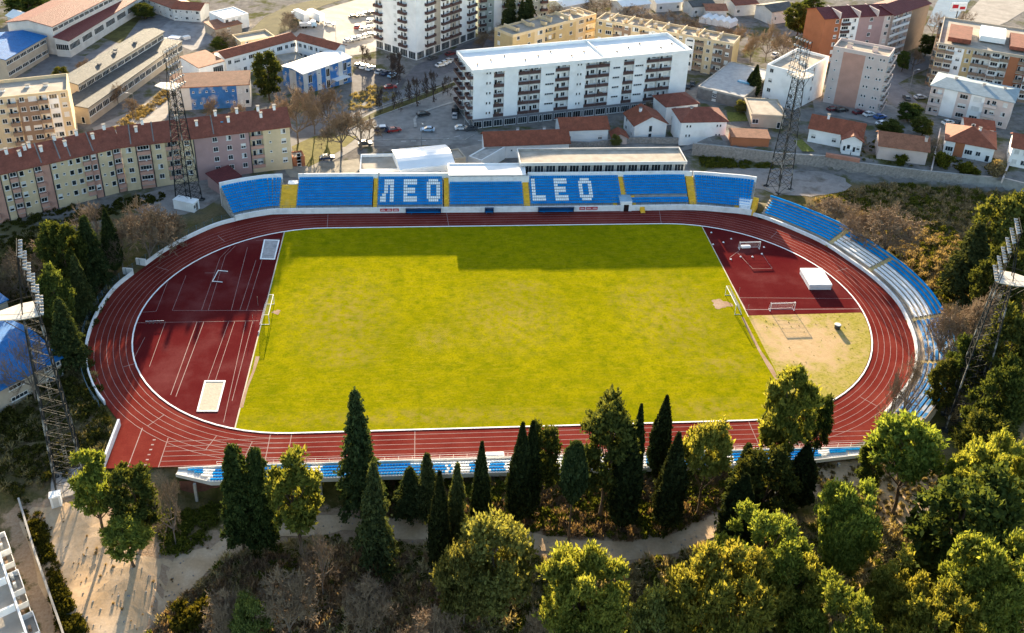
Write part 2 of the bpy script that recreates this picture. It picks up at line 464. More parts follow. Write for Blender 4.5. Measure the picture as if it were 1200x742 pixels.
# the pitch
def pitch_mat():
    m, nt, bs = nodes('pitch_turf'); L = nt.links.new
    geo = N(nt, 'ShaderNodeNewGeometry'); sep = N(nt, 'ShaderNodeSeparateXYZ'); L(geo.outputs['Position'], sep.inputs[0])
    def noise(s, d=6.0, r=.65, vec=None):
        n = N(nt, 'ShaderNodeTexNoise', i_Scale=s, i_Detail=d, i_Roughness=r); L(vec or geo.outputs['Position'], n.inputs['Vector']); return n.outputs[0]
    def rmp(src, a, b, c=0., d=1.):
        r = N(nt, 'ShaderNodeMapRange'); L(src, r.inputs[0])
        for i, v in enumerate((a, b, c, d)): r.inputs[i + 1].default_value = v
        return r.outputs[0]
    def mix(f, a, b):
        x = N(nt, 'ShaderNodeMix', data_type='RGBA'); L(f, x.inputs[0])
        for s, k in ((a, 6), (b, 7)):
            if isinstance(s, tuple): x.inputs[k].default_value = (*s, 1)
            else: L(s, x.inputs[k])
        return x.outputs[2]
    st = N(nt, 'ShaderNodeMapping'); st.inputs['Scale'].default_value = (.35, 1.6, 1); L(geo.outputs['Position'], st.inputs['Vector'])
    A = mix(rmp(noise(.05, 5), .36, .64), (.2, .188, .002), (.29, .252, .003))
    B = mix(rmp(noise(.35, 9, .8), .44, .64), A, (.13, .148, .002))
    Bs = mix(rmp(noise(.9, 6, .7, st.outputs[0]), .5, .8), B, (.3, .245, .016))
    C = mix(rmp(noise(2.2, 5, .85), .5, .72), Bs, (.105, .108, .003))
    # worn, paler turf: in front of the two goals, the centre and along the touchlines
    def spot(cx, cy, rx, ry):
        mp = N(nt, 'ShaderNodeMapping'); mp.inputs['Location'].default_value = (-cx / rx, -cy / ry, 0); mp.inputs['Scale'].default_value = (1 / rx, 1 / ry, 0); L(geo.outputs['Position'], mp.inputs['Vector'])
        ln = N(nt, 'ShaderNodeVectorMath', operation='LENGTH'); L(mp.outputs[0], ln.inputs[0]); return rmp(ln.outputs['Value'], 0, 1, 1, 0)
    w = None
    for a in ((-36, 0, 14, 20), (36, -2, 14, 20), (0, -2, 16, 16), (-16, -9, 7, 6), (3, 9, 9, 4), (36, -33, 12, 4), (-20, -33, 40, 3), (42, -20, 9, 5), (29, 3, 8, 8), (-34, -14, 10, 6)):
        s = spot(*a)
        if w is None: w = s
        else:
            mx = N(nt, 'ShaderNodeMath', operation='MAXIMUM'); L(w, mx.inputs[0]); L(s, mx.inputs[1]); w = mx.outputs[0]
    wm = N(nt, 'ShaderNodeMath', operation='MULTIPLY'); L(w, wm.inputs[0]); L(rmp(noise(.55, 7, .7), .42, .66), wm.inputs[1])
    D = mix(rmp(wm.outputs[0], 0, .9, 0, .8), C, (.28, .21, .05))
    L(D, bs.inputs['Base Color']); bs.inputs['Roughness'].default_value = .95; bs.inputs['Specular IOR Level'].default_value = 0
    bp = N(nt, 'ShaderNodeBump', i_Strength=.35, i_Distance=.12); L(noise(2.5, 5, .8), bp.inputs['Height']); L(bp.outputs[0], bs.inputs['Normal'])
    return m
def in_oval_quad(xl, xr, yb, yt, R=36.3):
    return xl, xr, yb, yt
pl = [(-52.6, -34.8), (-52.5, 34.7)]
pt = []
for x in np.linspace(-52.6, 52.3, 60):
    dx = max(abs(x) - LS, 0); pt.append((x, math.sqrt(36.3 ** 2 - dx * dx)))
pitch_poly = pt + [(52.3, -5)] + [(52.3, y) for y in (-12, -20, -28)] + [(p[0], -p[1]) for p in reversed(pt)]
flat('pitch', pitch_poly, .03, pitch_mat())
# sandy grass quarter to the right of the pitch
sand_q = [(52.3, -3.6), (78.0, -3.3)] + [(LS + 36.2 * math.cos(a), 36.2 * math.sin(a)) for a in np.linspace(-.12, -1.29, 26)]
def sandy_mat():
    m, nt, bs = nodes('sandy_grass'); L = nt.links.new
    geo = N(nt, 'ShaderNodeNewGeometry')
    def noise(s, d=7.0, r=.7):
        n = N(nt, 'ShaderNodeTexNoise', i_Scale=s, i_Detail=d, i_Roughness=r); L(geo.outputs['Position'], n.inputs['Vector']); return n.outputs[0]
    def rmp(src, a, b, c=0., d=1.):
        r = N(nt, 'ShaderNodeMapRange'); L(src, r.inputs[0])
        for i, v in enumerate((a, b, c, d)): r.inputs[i + 1].default_value = v
        return r.outputs[0]
    def mix(f, a, b):
        x = N(nt, 'ShaderNodeMix', data_type='RGBA'); L(f, x.inputs[0])
        for s, k in ((a, 6), (b, 7)):
            if isinstance(s, tuple): x.inputs[k].default_value = (*s, 1)
            else: L(s, x.inputs[k])
        return x.outputs[2]
    mp = N(nt, 'ShaderNodeMapping'); c = U(938, 400); mp.inputs['Location'].default_value = (-c[0] / 13, -c[1] / 12, 0); mp.inputs['Scale'].default_value = (1 / 13, 1 / 12, 0); L(geo.outputs['Position'], mp.inputs['Vector'])
    ln = N(nt, 'ShaderNodeVectorMath', operation='LENGTH'); L(mp.outputs[0], ln.inputs[0])
    ad = N(nt, 'ShaderNodeMath', operation='ADD'); L(ln.outputs['Value'], ad.inputs[0]); L(rmp(noise(.35), .3, .7, -.55, .55), ad.inputs[1])
    g = mix(rmp(noise(.5), .38, .62), (.3, .26, .05), (.38, .3, .1)); g = mix(rmp(noise(1.6), .5, .66), g, (.17, .165, .025))
    s = mix(rmp(noise(.7), .35, .65), (.42, .29, .15), (.5, .36, .21))
    L(mix(rmp(ad.outputs[0], .45, 1.0), s, g), bs.inputs['Base Color']); bs.inputs['Roughness'].default_value = .95; bs.inputs['Specular IOR Level'].default_value = 0
    bp = N(nt, 'ShaderNodeBump', i_Strength=.4, i_Distance=.15); L(noise(2.2), bp.inputs['Height']); L(bp.outputs[0], bs.inputs['Normal'])
    return m
sandm = sandy_mat()
flat('sandy_grass', sand_q, .036, sandm)
wornm = surf_mat('bare_soil', (.3, .19, .12), (.36, .25, .17), (.4, .3, .22), .4, 3, .95, .3)
def blob(cx, cy, rx, ry, z, name, m, seed=1, rot=0):
    rng = random.Random(seed); P = []
    for i in range(36):
        a = 2 * PI * i / 36; k = 1 + .22 * math.sin(3 * a + seed) + .12 * math.sin(7 * a + 2 * seed) + rng.uniform(-.07, .07)
        x, y = rx * k * math.cos(a), ry * k * math.sin(a)
        P.append((cx + x * math.cos(rot) - y * math.sin(rot), cy + x * math.sin(rot) + y * math.cos(rot)))
    flat(name, P, z, m)
c = U(845, 356.5); blob(c[0], c[1], 2.1, 1.7, .042, 'bare_soil', wornm, 2)
c = U(324, 366); blob(c[0], c[1], .8, .8, .042, 'bare_soil', wornm, 5)
# worn strips behind the goal lines
def pxstrip(name, pxs, w, z, m, jit=0.0, seed=0):
    W = [U(a, b, 0)[:2] for a, b in pxs]; L_, R_ = [], []
    rng = random.Random(seed)
    for i, p in enumerate(W):
        a = np.array(W[max(0, i - 1)]); b = np.array(W[min(len(W) - 1, i + 1)]); t = (b - a) / np.linalg.norm(b - a); n = np.array([-t[1], t[0]])
        L_.append(tuple(np.array(p) + n * (w / 2 + rng.uniform(-jit, jit)))); R_.append(tuple(np.array(p) - n * (w / 2 + rng.uniform(-jit, jit))))
    b = MB()
    for i in range(len(W) - 1): b.face([(*L_[i], z), (*L_[i + 1], z), (*R_[i + 1], z), (*R_[i], z)])
    o = b.build(name, m); o['kind'] = 'structure'
    if o.data.polygons[0].normal.z < 0: o.data.flip_normals()
    return o
pxstrip('bare_soil', [(870, 372), (880, 392), (891, 412), (902, 430), (910, 445)], .8, .046, wornm, .2, 4)
pxstrip('bare_soil', [(302, 418), (297, 435), (290, 455), (283, 478)], .6, .046, wornm, .2, 6)
# white kerb round the infield
kb = MB(); kb.strip(oval(36.5), [(-.14, .02), (-.14, .09), (.14, .09), (.14, .006)], closed=True)
o = kb.build('kerb', white); o['kind'] = 'structure'

linem = mat('lane_paint', (.3, .21, .2), .25, .8, .7, stain=((.3, .12, .11), .6, .7))
lines = MB()
def ribbon(path, w, z):
    lines.strip(path, [(-w / 2, z), (w / 2, z)])
for k in range(1, 7):
    p = oval(36.5 + 1.22 * k - .05 * (k == 6)); ribbon(p + [p[0]], .085, .008)
# sprint straights run on past both near corners
def seg(a, b, w=.085, z=.0095):
    a, b = np.array(a[:2]), np.array(b[:2]); t = (b - a) / (np.linalg.norm(b - a) + 1e-9); n = np.array([-t[1], t[0]]) * w / 2
    f = [(*(a - n), z), (*(b - n), z), (*(b + n), z), (*(a + n), z)]; lines.face(f)
for k in range(1, 7):
    y = -36.5 - 1.22 * k; seg((-64 - .0 * k, y), (-42, y)); 
    if k >= 3: seg((42, y), (66, y))
seg((-64, -36.8), (-64, -44), .14); seg((-69.2, -34), (-69.2, -44.2), .16)
for k in range(6): seg((-66.6, -37.2 - 1.22 * k), (-66.1, -37.2 - 1.22 * k), .3, .0105)
for x in (-42.2, 42.2, -20, 25, -46, 44): 
    seg((x, -36.7), (x, -43.8), .12, .0105)
for x in (42.2, -42.2, -12): seg((x, 36.7), (x + (1 if x > 0 else -.4), 43.4), .12, .0105)
for k in range(6): seg((44 + .6 * k, -37.1 - 1.22 * k), (44.5 + .6 * k, -37.1 - 1.22 * k), .35, .011)
for a in (-100, -75, -52, 20, 48, 128, 152, 205, 232, 250):
    ca, sa = math.cos(math.radians(a)), math.sin(math.radians(a)); c = LS if ca > 0 else -LS
    r0, r1 = (36.6, 38.9) if a % 2 else (38.9, 42.6)
    seg((c + r0 * ca, r0 * sa), (c + r1 * ca, r1 * sa), .12, .0105)
def pseg(*pts, w=.08):
    P = [U(a, b, 0) for a, b in pts]
    for a, b in zip(P[:-1], P[1:]): seg(a, b, w, .02)
# markings of the left apron (long jump runways, high jump lines, javelin)
pseg((197, 329), (183, 365)); pseg((167, 366), (183, 365)); pseg((218, 323), (202, 364)); pseg((202, 364), (318, 364)); pseg((236, 364), (258, 302), (270, 290))
pseg((244, 364), (264, 300), (276, 288)); pseg((160, 378.5), (303, 376)); pseg((194, 377), (175, 430)); pseg((231, 377), (200, 463), w=.12); pseg((239, 377), (206, 465), w=.12)
pseg((268, 377), (243, 447)); pseg((275, 377), (252, 447)); pseg((288, 377), (262, 495)); pseg((296, 377), (272, 470)); pseg((281, 364), (300, 305)); pseg((289, 364), (307, 305)); pseg((271, 364), (290, 290))
pseg((240, 320), (266, 320)); pseg((157, 420), (170, 395)); pseg((300, 282), (328, 280))
# right apron lines, and the far goal's cast shadow drawn in line paint
pseg((874, 363), (1007, 362), w=.16); pseg((820, 264), (874, 363), w=.16); pseg((866, 349), (1000, 350)); pseg((864, 296), (882, 315)); pseg((892, 296), (905, 315)); pseg((882, 315), (905, 315)); pseg((855, 302), (866, 294))
lo = lines.build('markings_and_goal_shadow', linem); lo['kind'] = 'structure'
if lo.data.polygons[0].normal.z < 0: pass
# pitch edge line
pe = MB()
lines = pe
seg((-52.6, -35), (-52.5, 34.8), .25, .04); seg((52.35, -4), (52.3, 34.8), .22, .04)
o = pe.build('pitch_edging', mat('edging', (.5, .45, .35), .2)); o['kind'] = 'structure'

# paths and clearings in front
dirtm = surf_mat('sandy_track', (.42, .29, .17), (.5, .36, .23), (.57, .44, .31), .25, 2.2, .95, .5)
pw = []
for i in range(len(PATHW) - 1):
    for t in (0, .25, .5, .75): pw.append(tuple(np.array(PATHW[i]) * (1 - t) + np.array(PATHW[i + 1]) * t))
pw.append(PATHW[-1])
for _ in range(3): pw = [pw[0]] + [tuple((np.array(pw[i - 1]) + 2 * np.array(pw[i]) + np.array(pw[i + 1])) / 4) for i in range(1, len(pw) - 1)] + [pw[-1]]
LP, RP = [], []
rng = random.Random(3)
for i, p in enumerate(pw):
    a = np.array(pw[max(0, i - 1)]); b = np.array(pw[min(len(pw) - 1, i + 1)]); t = (b - a) / np.linalg.norm(b - a); n = np.array([-t[1], t[0]])
    w = 1.75 + .3 * math.sin(i * .9)
    LP.append(tuple(np.array(p) + n * (w + rng.uniform(-.3, .3)))); RP.append(tuple(np.array(p) - n * (w + rng.uniform(-.3, .3))))
drape('path', LP + RP[::-1], dirtm, .07, 2.0)
drape('dirt_clearing', jitter(smooth_closed(poly_world(DIRTPX[0]), 2), .5, 1.5, 1), dirtm, .06, 2.0)
drape('dirt_clearing', jitter(smooth_closed(poly_world(DIRTPX[1]), 2), .6, 1.5, 2), surf_mat('dry_grass_dirt', (.36, .25, .13), (.48, .35, .22), (.26, .19, .08), .5, 3, .95, .5), .06, 2.0)
for i, g in enumerate(GRAVPX): drape('gravel_yard', jitter(smooth_closed(poly_world(g), 1), .5, 2, 3 + i), surf_mat('pale_gravel%d' % i, (.22, .2, .185), (.3, .27, .25), (.14, .12, .1), .2, 2.5, .95, .4), .05, 2.0)

# city surfaces
def rd(name, px, m, dz=.06, jit=0.0): return drape(name, jitter(poly_world(px), jit, 2.5, 9) if jit else poly_world(px), m, dz)
rd('road', [(345, 186), (392, 160), (436, 130), (470, 118), (505, 108), (540, 96), (556, 120), (560, 158), (640, 150), (760, 165), (820, 160), (900, 150), (900, 168), (820, 172), (690, 178), (545, 170), (420, 172), (368, 200)], asph)
rd('road', [(330, 178), (345, 150), (400, 130), (438, 116), (486, 100), (540, 80), (545, 88), (490, 110), (440, 126), (395, 146), (360, 176)], mat('worn_asphalt', (.19, .185, .185), .25, .4, .9, .1), .075)
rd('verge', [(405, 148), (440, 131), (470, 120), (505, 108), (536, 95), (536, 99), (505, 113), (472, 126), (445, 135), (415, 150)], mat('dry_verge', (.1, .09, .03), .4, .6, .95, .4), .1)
rd('verge', [(342, 172), (368, 160), (395, 158), (420, 160), (400, 176), (362, 196), (346, 190)], mat('yellow_verge', (.17, .15, .04), .4, .6, .95, .4), .1)  # a paler, yellower grass colour than the other verge
rd('car_park', [(340, 44), (372, 14), (440, -8), (442, 60), (405, 66), (380, 45)], pale)
rd('car_park', [(412, 90), (420, 76), (460, 84), (476, 94), (466, 110), (415, 118)], mat('car_park_asphalt', (.13, .12, .12), .3, .5, .9, .1), .07)
rd('road', [(488, 76), (560, 46), (600, 40), (600, 52), (540, 82), (500, 96), (470, 96)], mat('side_asphalt', (.15, .14, .145), .3, .5, .9, .1), .065)
rd('road', [(108, 150), (150, 132), (196, 108), (199, 135), (178, 150), (120, 170)], pale, .065)
rd('yard', [(20, 100), (58, 62), (100, 66), (176, 20), (215, 10), (245, 26), (215, 40), (160, 60), (90, 96), (40, 104)], mat('yard_paving', (.19, .18, .18), .3, .4, .9, .1), .06)
rd('yard', [(150, 62), (200, 24), (240, 30), (262, 44), (225, 60), (180, 40)], mat('light_yard', (.26, .25, .25), .3, .4, .9, .1), .07)
rd('road', [(1035, 92), (1060, 76), (1092, 62), (1098, 76), (1075, 86), (1052, 98), (1068, 112), (1085, 130), (1062, 132), (1040, 118)], mat('street_asphalt', (.2, .19, .19), .25, .4, .9, .1), .07)
rd('car_park', [(952, 118), (985, 112), (1045, 124), (1060, 134), (1045, 150), (1000, 140), (955, 132)], asph, .075)
rd('road', [(1118, 32), (1148, 0), (1195, -12), (1215, 4), (1180, 26), (1150, 38)], pale, .07)
rd('river', [(1085, 30), (1098, 2), (1110, -10), (1145, -10), (1128, 12), (1112, 34)], mat('river_water', (.12, .15, .18), .2, .3, .15, .1), .07)
rd('yard', [(800, 110), (818, 100), (870, 112), (900, 80), (925, 88), (935, 130), (885, 128), (800, 122)], mat('back_yard', (.22, .21, .2), .3, .4, .9, .1), .06)
rd('yard', [(528, 176), (566, 168), (566, 196), (612, 198), (612, 202), (524, 202)], pale, .09)
rd('path', [(332, 198), (352, 192), (420, 186), (424, 200), (400, 208), (340, 208)], mat('back_path', (.3, .27, .22), .3, .4, .9, .1), .08)
rd('grass_field', [(340, 6), (420, -6), (435, -10), (372, 10), (350, 30), (300, 52), (285, 44), (310, 20)], mat('scrub_field', (.07, .065, .025), .5, .25, .95, .4), .08)
rd('grass_field', [(118, 44), (150, 22), (166, 20), (142, 52)], mat('yard_grass', (.1, .09, .03), .5, .3, .95, .4), .09)
# painted road markings and kerbs on the main road
rm = MB()
for a, b in (((520, 164), (545, 158)), ((470, 166), (505, 165)), ((560, 165), (600, 163)), ((620, 162), (650, 161))):
    P, Q = TP(a[0], a[1]), TP(b[0], b[1]); n = max(2, int(np.linalg.norm(Q - P) / 3))
    for i in range(n):
        p = P + (Q - P) * i / n; q = P + (Q - P) * (i + .5) / n; d = (q - p) / np.linalg.norm(q - p); w = np.array([-d[1], d[0], 0]) * .1
        rm.face([tuple(p - w + (0, 0, .1)), tuple(q - w + (0, 0, .1)), tuple(q + w + (0, 0, .1)), tuple(p + w + (0, 0, .1))])
o = rm.build('road_markings', mat('road_paint', (.7, .7, .68), .15)); o['kind'] = 'structure'
def kerb(px, w=.3, h=.14):
    P = [TP(a, b) for a, b in px]; b = MB(); path = []
    for i, p in enumerate(P):
        t = P[min(i + 1, len(P) - 1)] - P[max(0, i - 1)]; t = t / np.linalg.norm(t[:2]); path.append((p[0], p[1], -t[1], t[0], p[2]))
    for i in range(len(path) - 1):
        for j in range(4): pass
    rows = []
    for (x, y, nx, ny, z) in path: rows.append([(x - nx * w / 2, y - ny * w / 2, z), (x - nx * w / 2, y - ny * w / 2, z + .07 + h), (x + nx * w / 2, y + ny * w / 2, z + .07 + h), (x + nx * w / 2, y + ny * w / 2, z)])
    for i in range(len(rows) - 1):
        for j in range(3): b.face([rows[i][j], rows[i + 1][j], rows[i + 1][j + 1], rows[i][j + 1]])
    o = b.build('kerb', conc); o['kind'] = 'structure'
kerb([(438, 128), (470, 117), (505, 106), (537, 94)]); kerb([(487, 150), (486, 140), (492, 133), (510, 127), (540, 117)], .9, .2); kerb([(420, 166), (480, 163), (545, 164), (556, 158)]); kerb([(395, 160), (420, 146), (445, 136), (505, 114), (538, 101)])
# ---------------------------------------------------------------- stadium
class Path:
    """open polyline with arc length and outward normals"""
    def __init__(s, pts):
        P = np.array(pts); d = np.linalg.norm(np.diff(P, axis=0), axis=1); S = np.concatenate([[0], np.cumsum(d)])
        t = np.linspace(0, S[-1], int(S[-1] / .25)); s.P = np.stack([np.interp(t, S, P[:, 0]), np.interp(t, S, P[:, 1])], 1); s.S = t
    def at(s, t):
        x = np.interp(t, s.S, s.P[:, 0]); y = np.interp(t, s.S, s.P[:, 1])
        e = .8
        x0, y0 = np.interp(t - e, s.S, s.P[:, 0]), np.interp(t - e, s.S, s.P[:, 1]); x1, y1 = np.interp(t + e, s.S, s.P[:, 0]), np.interp(t + e, s.S, s.P[:, 1])
        tx, ty = x1 - x0, y1 - y0; l = math.hypot(tx, ty) + 1e-9; tx /= l; ty /= l
        return x, y, -ty, tx
    def near(s, px, py, z=0):
        w = U(px, py, z)[:2]; d = np.linalg.norm(s.P - w, axis=1); return float(s.S[int(np.argmin(d))])
    def rng(s, a, b, step=1.0):
        n = max(2, int(abs(b - a) / step) + 1); return [s.at(t) for t in np.linspace(a, b, n)]

def open_smooth(W, k=8):
    W = [np.array(w) for w in W]; out = []
    for i in range(len(W) - 1):
        p0 = W[max(0, i - 1)]; p1 = W[i]; p2 = W[i + 1]; p3 = W[min(len(W) - 1, i + 2)]
        for t in np.arange(k) / k:
            out.append(.5 * (2 * p1 + (p2 - p0) * t + (2 * p0 - 5 * p1 + 4 * p2 - p3) * t * t + (3 * p1 - p0 - 3 * p2 + p3) * t ** 3))
    out.append(W[-1]); return np.array(out)

FARP = Path(open_smooth([OUTW[i] for i in (36, 37, 38, 0, 1, 2, 3, 4, 5, 6, 7)]))   # left to right; outward = left of travel
EASTP = Path(open_smooth([OUTW[i] for i in range(4, 16)]))
WESTP = Path(open_smooth([OUTW[i] for i in range(26, 39)]))

def stepprof(n, o0, tread, z0, rise, back, ztop, zbot):
    """front wall foot (0,zfoot) up, steps, parapet, back down"""
    p = [(0, -.1), (0, z0), (.25, z0), (.25, z0 - .5), (o0, z0 - .5), (o0, z0)]
    for i in range(n):
        p += [(o0 + tread * i, z0 + rise * i), (o0 + tread * (i + 1), z0 + rise * i)]
    return p

def section(path, prof, m, name, parent, step=1.2, a=0, b=1, caps=True):
    R = path.rng(a, b, step); g = MB(); g.strip(R, prof)
    if caps:
        for q in (R[0], R[-1]): g.face([(q[0] + q[2] * o, q[1] + q[3] * o, z) for o, z in prof])
    return g.build(name, m, parent)

def seat_row(path, a, b, off, z, parent, bitmap=None, mats=None, sp=.5):
    g = MB(); n = int((b - a - .25) / sp)
    for i in range(n):
        mi = 0 if bitmap is None else bitmap(i, n)
        if mi is None: continue
        x, y, nx, ny = path.at(a + .25 + sp * (i + .5)); rz = math.atan2(ny, nx) - PI / 2
        x2, y2, nx2, ny2 = path.at(a + .25 + sp * (i + 1.5)); sw = .85 * math.hypot(x2 + nx2 * off - x - nx * off, y2 + ny2 * off - y - ny * off)
        g.box((x + nx * off, y + ny * off, z + .36), (sw, .5, .07), mi, rz)
        g.box((x + nx * (off + .2), y + ny * (off + .2), z + .55), (sw, .08, .42), mi, rz)
    return g.build('seat_row', mats or [seatb, seatw], parent) if g.V else None

LET = {'Л': ["..XXXXX", "..XXXXX", "..XX.XX", "..XX.XX", "..XX.XX", ".XX..XX", "XXX..XX", "XXX..XX"],
       'Е': ["XXXXXXX", "XXXXXXX", "XX.....", "XXXXXX.", "XXXXXX.", "XX.....", "XXXXXXX", "XXXXXXX"],
       'О': [".XXXXX.", "XXXXXXX", "XX...XX", "XX...XX", "XX...XX", "XX...XX", "XXXXXXX", ".XXXXX."],
       'L': ["XX.....", "XX.....", "XX.....", "XX.....", "XX.....", "XX.....", "XXXXXXX", "XXXXXXX"]}

gs = empty('grandstand', (0, 48, 0), 0, 'long grandstand of blue seats spelling ЛЕО and LEO beyond the far straight', 'grandstand')
gs['label'] = 'long grandstand of blue seats spelling ЛЕО and LEO beyond the far straight'
gs.location = (0, 0, 0)
TR, RS, O0, Z0 = .86, .38, .9, 1.5
def fs(px, py=249): return FARP.near(px, py)
yof = lambda px: np.interp(px, [265, 307, 354, 584, 720, 806, 849, 880], [261, 253, 250.6, 248.7, 247.3, 246.2, 249, 252.5])
F = lambda px: FARP.near(px, float(yof(px)))
# fixed front: x positions on the straight must be read on the seats themselves (z = 3), not on the wall's foot
def FS(px, z=2.2):
    py = float(yof(px)) - 18; best = None
    for t in np.arange(FARP.S[0], FARP.S[-1], .25):
        x, y, nx, ny = FARP.at(t); q = PJ(x + nx * 4, y + ny * 4, 3.0); d = abs(q[0] - px)
        if best is None or d < best[0]: best = (d, t)
    return best[1]
BL = [(267, 329, 10, None), (348, 436.5, 10, None), (442.5, 519.5, 10, (('Л', 446), ('Е', 473), ('О', 500.5))), (526, 613.5, 8, None), (620.5, 727, 10, (('L', 623.3), ('Е', 650.5), ('О', 677.5))), (733, 805.5, 10, None), (815, 881, 10, None)]
for bi, (pa, pb, nr, text) in enumerate(BL):
    a, b = FS(pa), FS(pb)
    prof = stepprof(nr, O0, TR, Z0, RS, 0, 0, 0)
    zt = Z0 + RS * (nr - 1); ot = O0 + TR * nr
    hp = 1.6 if nr == 10 else 2.2
    blk = section(FARP, prof + [(ot, zt + .05), (ot + .02, -3.2)], conc, 'seating_block', gs, 1.2, a, b)
    pw_ = [(ot + .03, -3.2), (ot + .03, zt + hp), (ot + .38, zt + hp), (ot + .38, -3.2)]
    section(FARP, pw_, white, 'back_wall', gs, 1.2, a - (0 if bi != 1 else 0), b + (1.75 if bi not in (0, 6) else 0))
    for r in range(nr):
        off, z = O0 + TR * (r + .5), Z0 + RS * r
        bm_ = None
        if text and 1 <= r <= 8:
            spans = []
            for ch, px in text:
                # first seat of the letter, found on the seat plane
                t0 = FS(px); k0 = int(round((t0 - a - .25) / .5)); spans.append((k0, LET[ch][8 - r]))
            bm_ = lambda i, n, spans=spans: next((1 for k0, s in spans if 0 <= i - k0 < 7 and s[i - k0] == 'X'), 0)
        if nr == 10 and bi == 5 and r == 2: continue
        seat_row(FARP, a, b, off, z, blk, bm_)
# yellow stairways between the blocks
def stairs(path, a, b, n, o0, tread, z0, rise, parent, m=None, name='stairway'):
    g = MB(); R = path.rng(a, b, .6)
    prof = [(o0 - .5, z0 - .5), (o0 - .5, z0 - .25), (o0 - .2, z0 - .25), (o0 - .2, z0)]
    for i in range(n):
        prof += [(o0 + tread * i, z0 + rise * i), (o0 + tread * (i + .5), z0 + rise * i), (o0 + tread * (i + .5), z0 + rise * (i + .5)), (o0 + tread * (i + 1), z0 + rise * (i + .5))]
    prof += [(o0 + tread * n + .02, -3)]
    prof = [(0, 0), (0, z0 - .5)] + prof
    g.strip(R, prof); 
    for q in (R[0], R[-1]): g.face([(q[0] + q[2] * o, q[1] + q[3] * o, z) for o, z in prof])
    return g.build(name, m or yel, parent)
for pa, pb, n in ((329.6, 347.4, 8), (437, 442, 10), (520, 525.5, 10), (614, 620, 10), (727.5, 732.5, 10), (806, 814.5, 10)):
    stairs(FARP, FS(pa), FS(pb), n, O0, TR, Z0, RS, gs)
ld = MB(); t = FS(342); x, y, nx, ny = FARP.at(t); rz = math.atan2(ny, nx) - PI / 2
ld.box((x + nx * 8.6 , y + ny * 8.6, 4.6), (2.6, 1.9, .12), 0, rz); ld.box((x + nx * 8.6, y + ny * 8.6, 3.4), (2.2, 1.6, 2.2), 0, rz); ld.build('landing', white, gs)
# front wall, white, with railing and three red boards twice
a, b = FARP.near(273, 256), FARP.near(880, 252.5)
section(FARP, [(-.06, 0), (-.06, 1.52), (.32, 1.52), (.32, 1.0)], white, 'front_wall', gs, 1.2, a, b)
rl = MB()
t = a
while t < b:
    x, y, nx, ny = FARP.at(t); rl.tube((x + nx * .13, y + ny * .13, 1.5), (x + nx * .13, y + ny * .13, 2.35), .035, n=4); t += 2.0
for z in (1.95, 2.35):
    R = FARP.rng(a, b, 2); 
    for p, q in zip(R[:-1], R[1:]): rl.tube((p[0] + p[2] * .13, p[1] + p[3] * .13, z), (q[0] + q[2] * .13, q[1] + q[3] * .13, z), .022, n=4, cap=False)
rl.build('railing', mat('railing_blue', (.03, .08, .14), .2), gs)
for px in (448.5, 456, 463.5, 682, 689.5, 697):
    t = FARP.near(px, float(yof(px))); x, y, nx, ny = FARP.at(t); rz = math.atan2(ny, nx) - PI / 2
    g = MB(); g.box((x - nx * .16, y - ny * .16, .95), (1.5, .12, .8), 0, rz); g.box((x - nx * .235, y - ny * .235, .9), (1.15, .02, .12), 1, rz); g.box((x - nx * .235, y - ny * .235, 1.12), (.8, .02, .06), 1, rz)
    g.build('advertising_board', [red, seatw], gs)
# tunnel with its blue-grey roof, and the landing at the right-hand end
def wallblock(px, off, w, d, h, z, m, name, parent, path=FARP, yo=None):
    t = path.near(px, float(yof(px))) if path is FARP else px
    x, y, nx, ny = path.at(t); rz = math.atan2(ny, nx) - PI / 2; g = MB(); g.box((x + nx * off, y + ny * off, z + h / 2), (w, d, h), 0, rz); return g.build(name, m, parent)
tun = wallblock(733.5, 1.6, 2.9, 3.6, 2.7, 0, white, 'tunnel', gs)
wallblock(733.5, -.225, 1.3, .03, 1.9, 0, mat('dark_doorway', (.02, .012, .012), .2), 'door', tun)
wallblock(733.5, 1.9, 3.2, 3.4, .12, 2.72, mat('blue_grey_roof', (.25, .38, .48), .2), 'canopy', tun)
for px in (721, 743.5): stairs(FARP, FARP.near(px, 247) - .5, FARP.near(px, 247) + .5, 3, .9, .95, 1.56, .42, gs)
stairs(FARP, FARP.near(752.5, 247) - .6, FARP.near(752.5, 247) + .6, 2, -.9, .5, .52, .42, gs)
ta, tb = FARP.near(862, 250) , FARP.near(879, 252)
section(FARP, [(-.12, 0), (-.12, 1.65), (3.6, 2.9), (3.6, 2.0)], white, 'landing', gs, 1, ta + .8, tb - .3)
for t in (ta + .2, tb + .3): stairs(FARP, t - .5, t + .5, 4, .9, .95, 1.58, .42, gs)

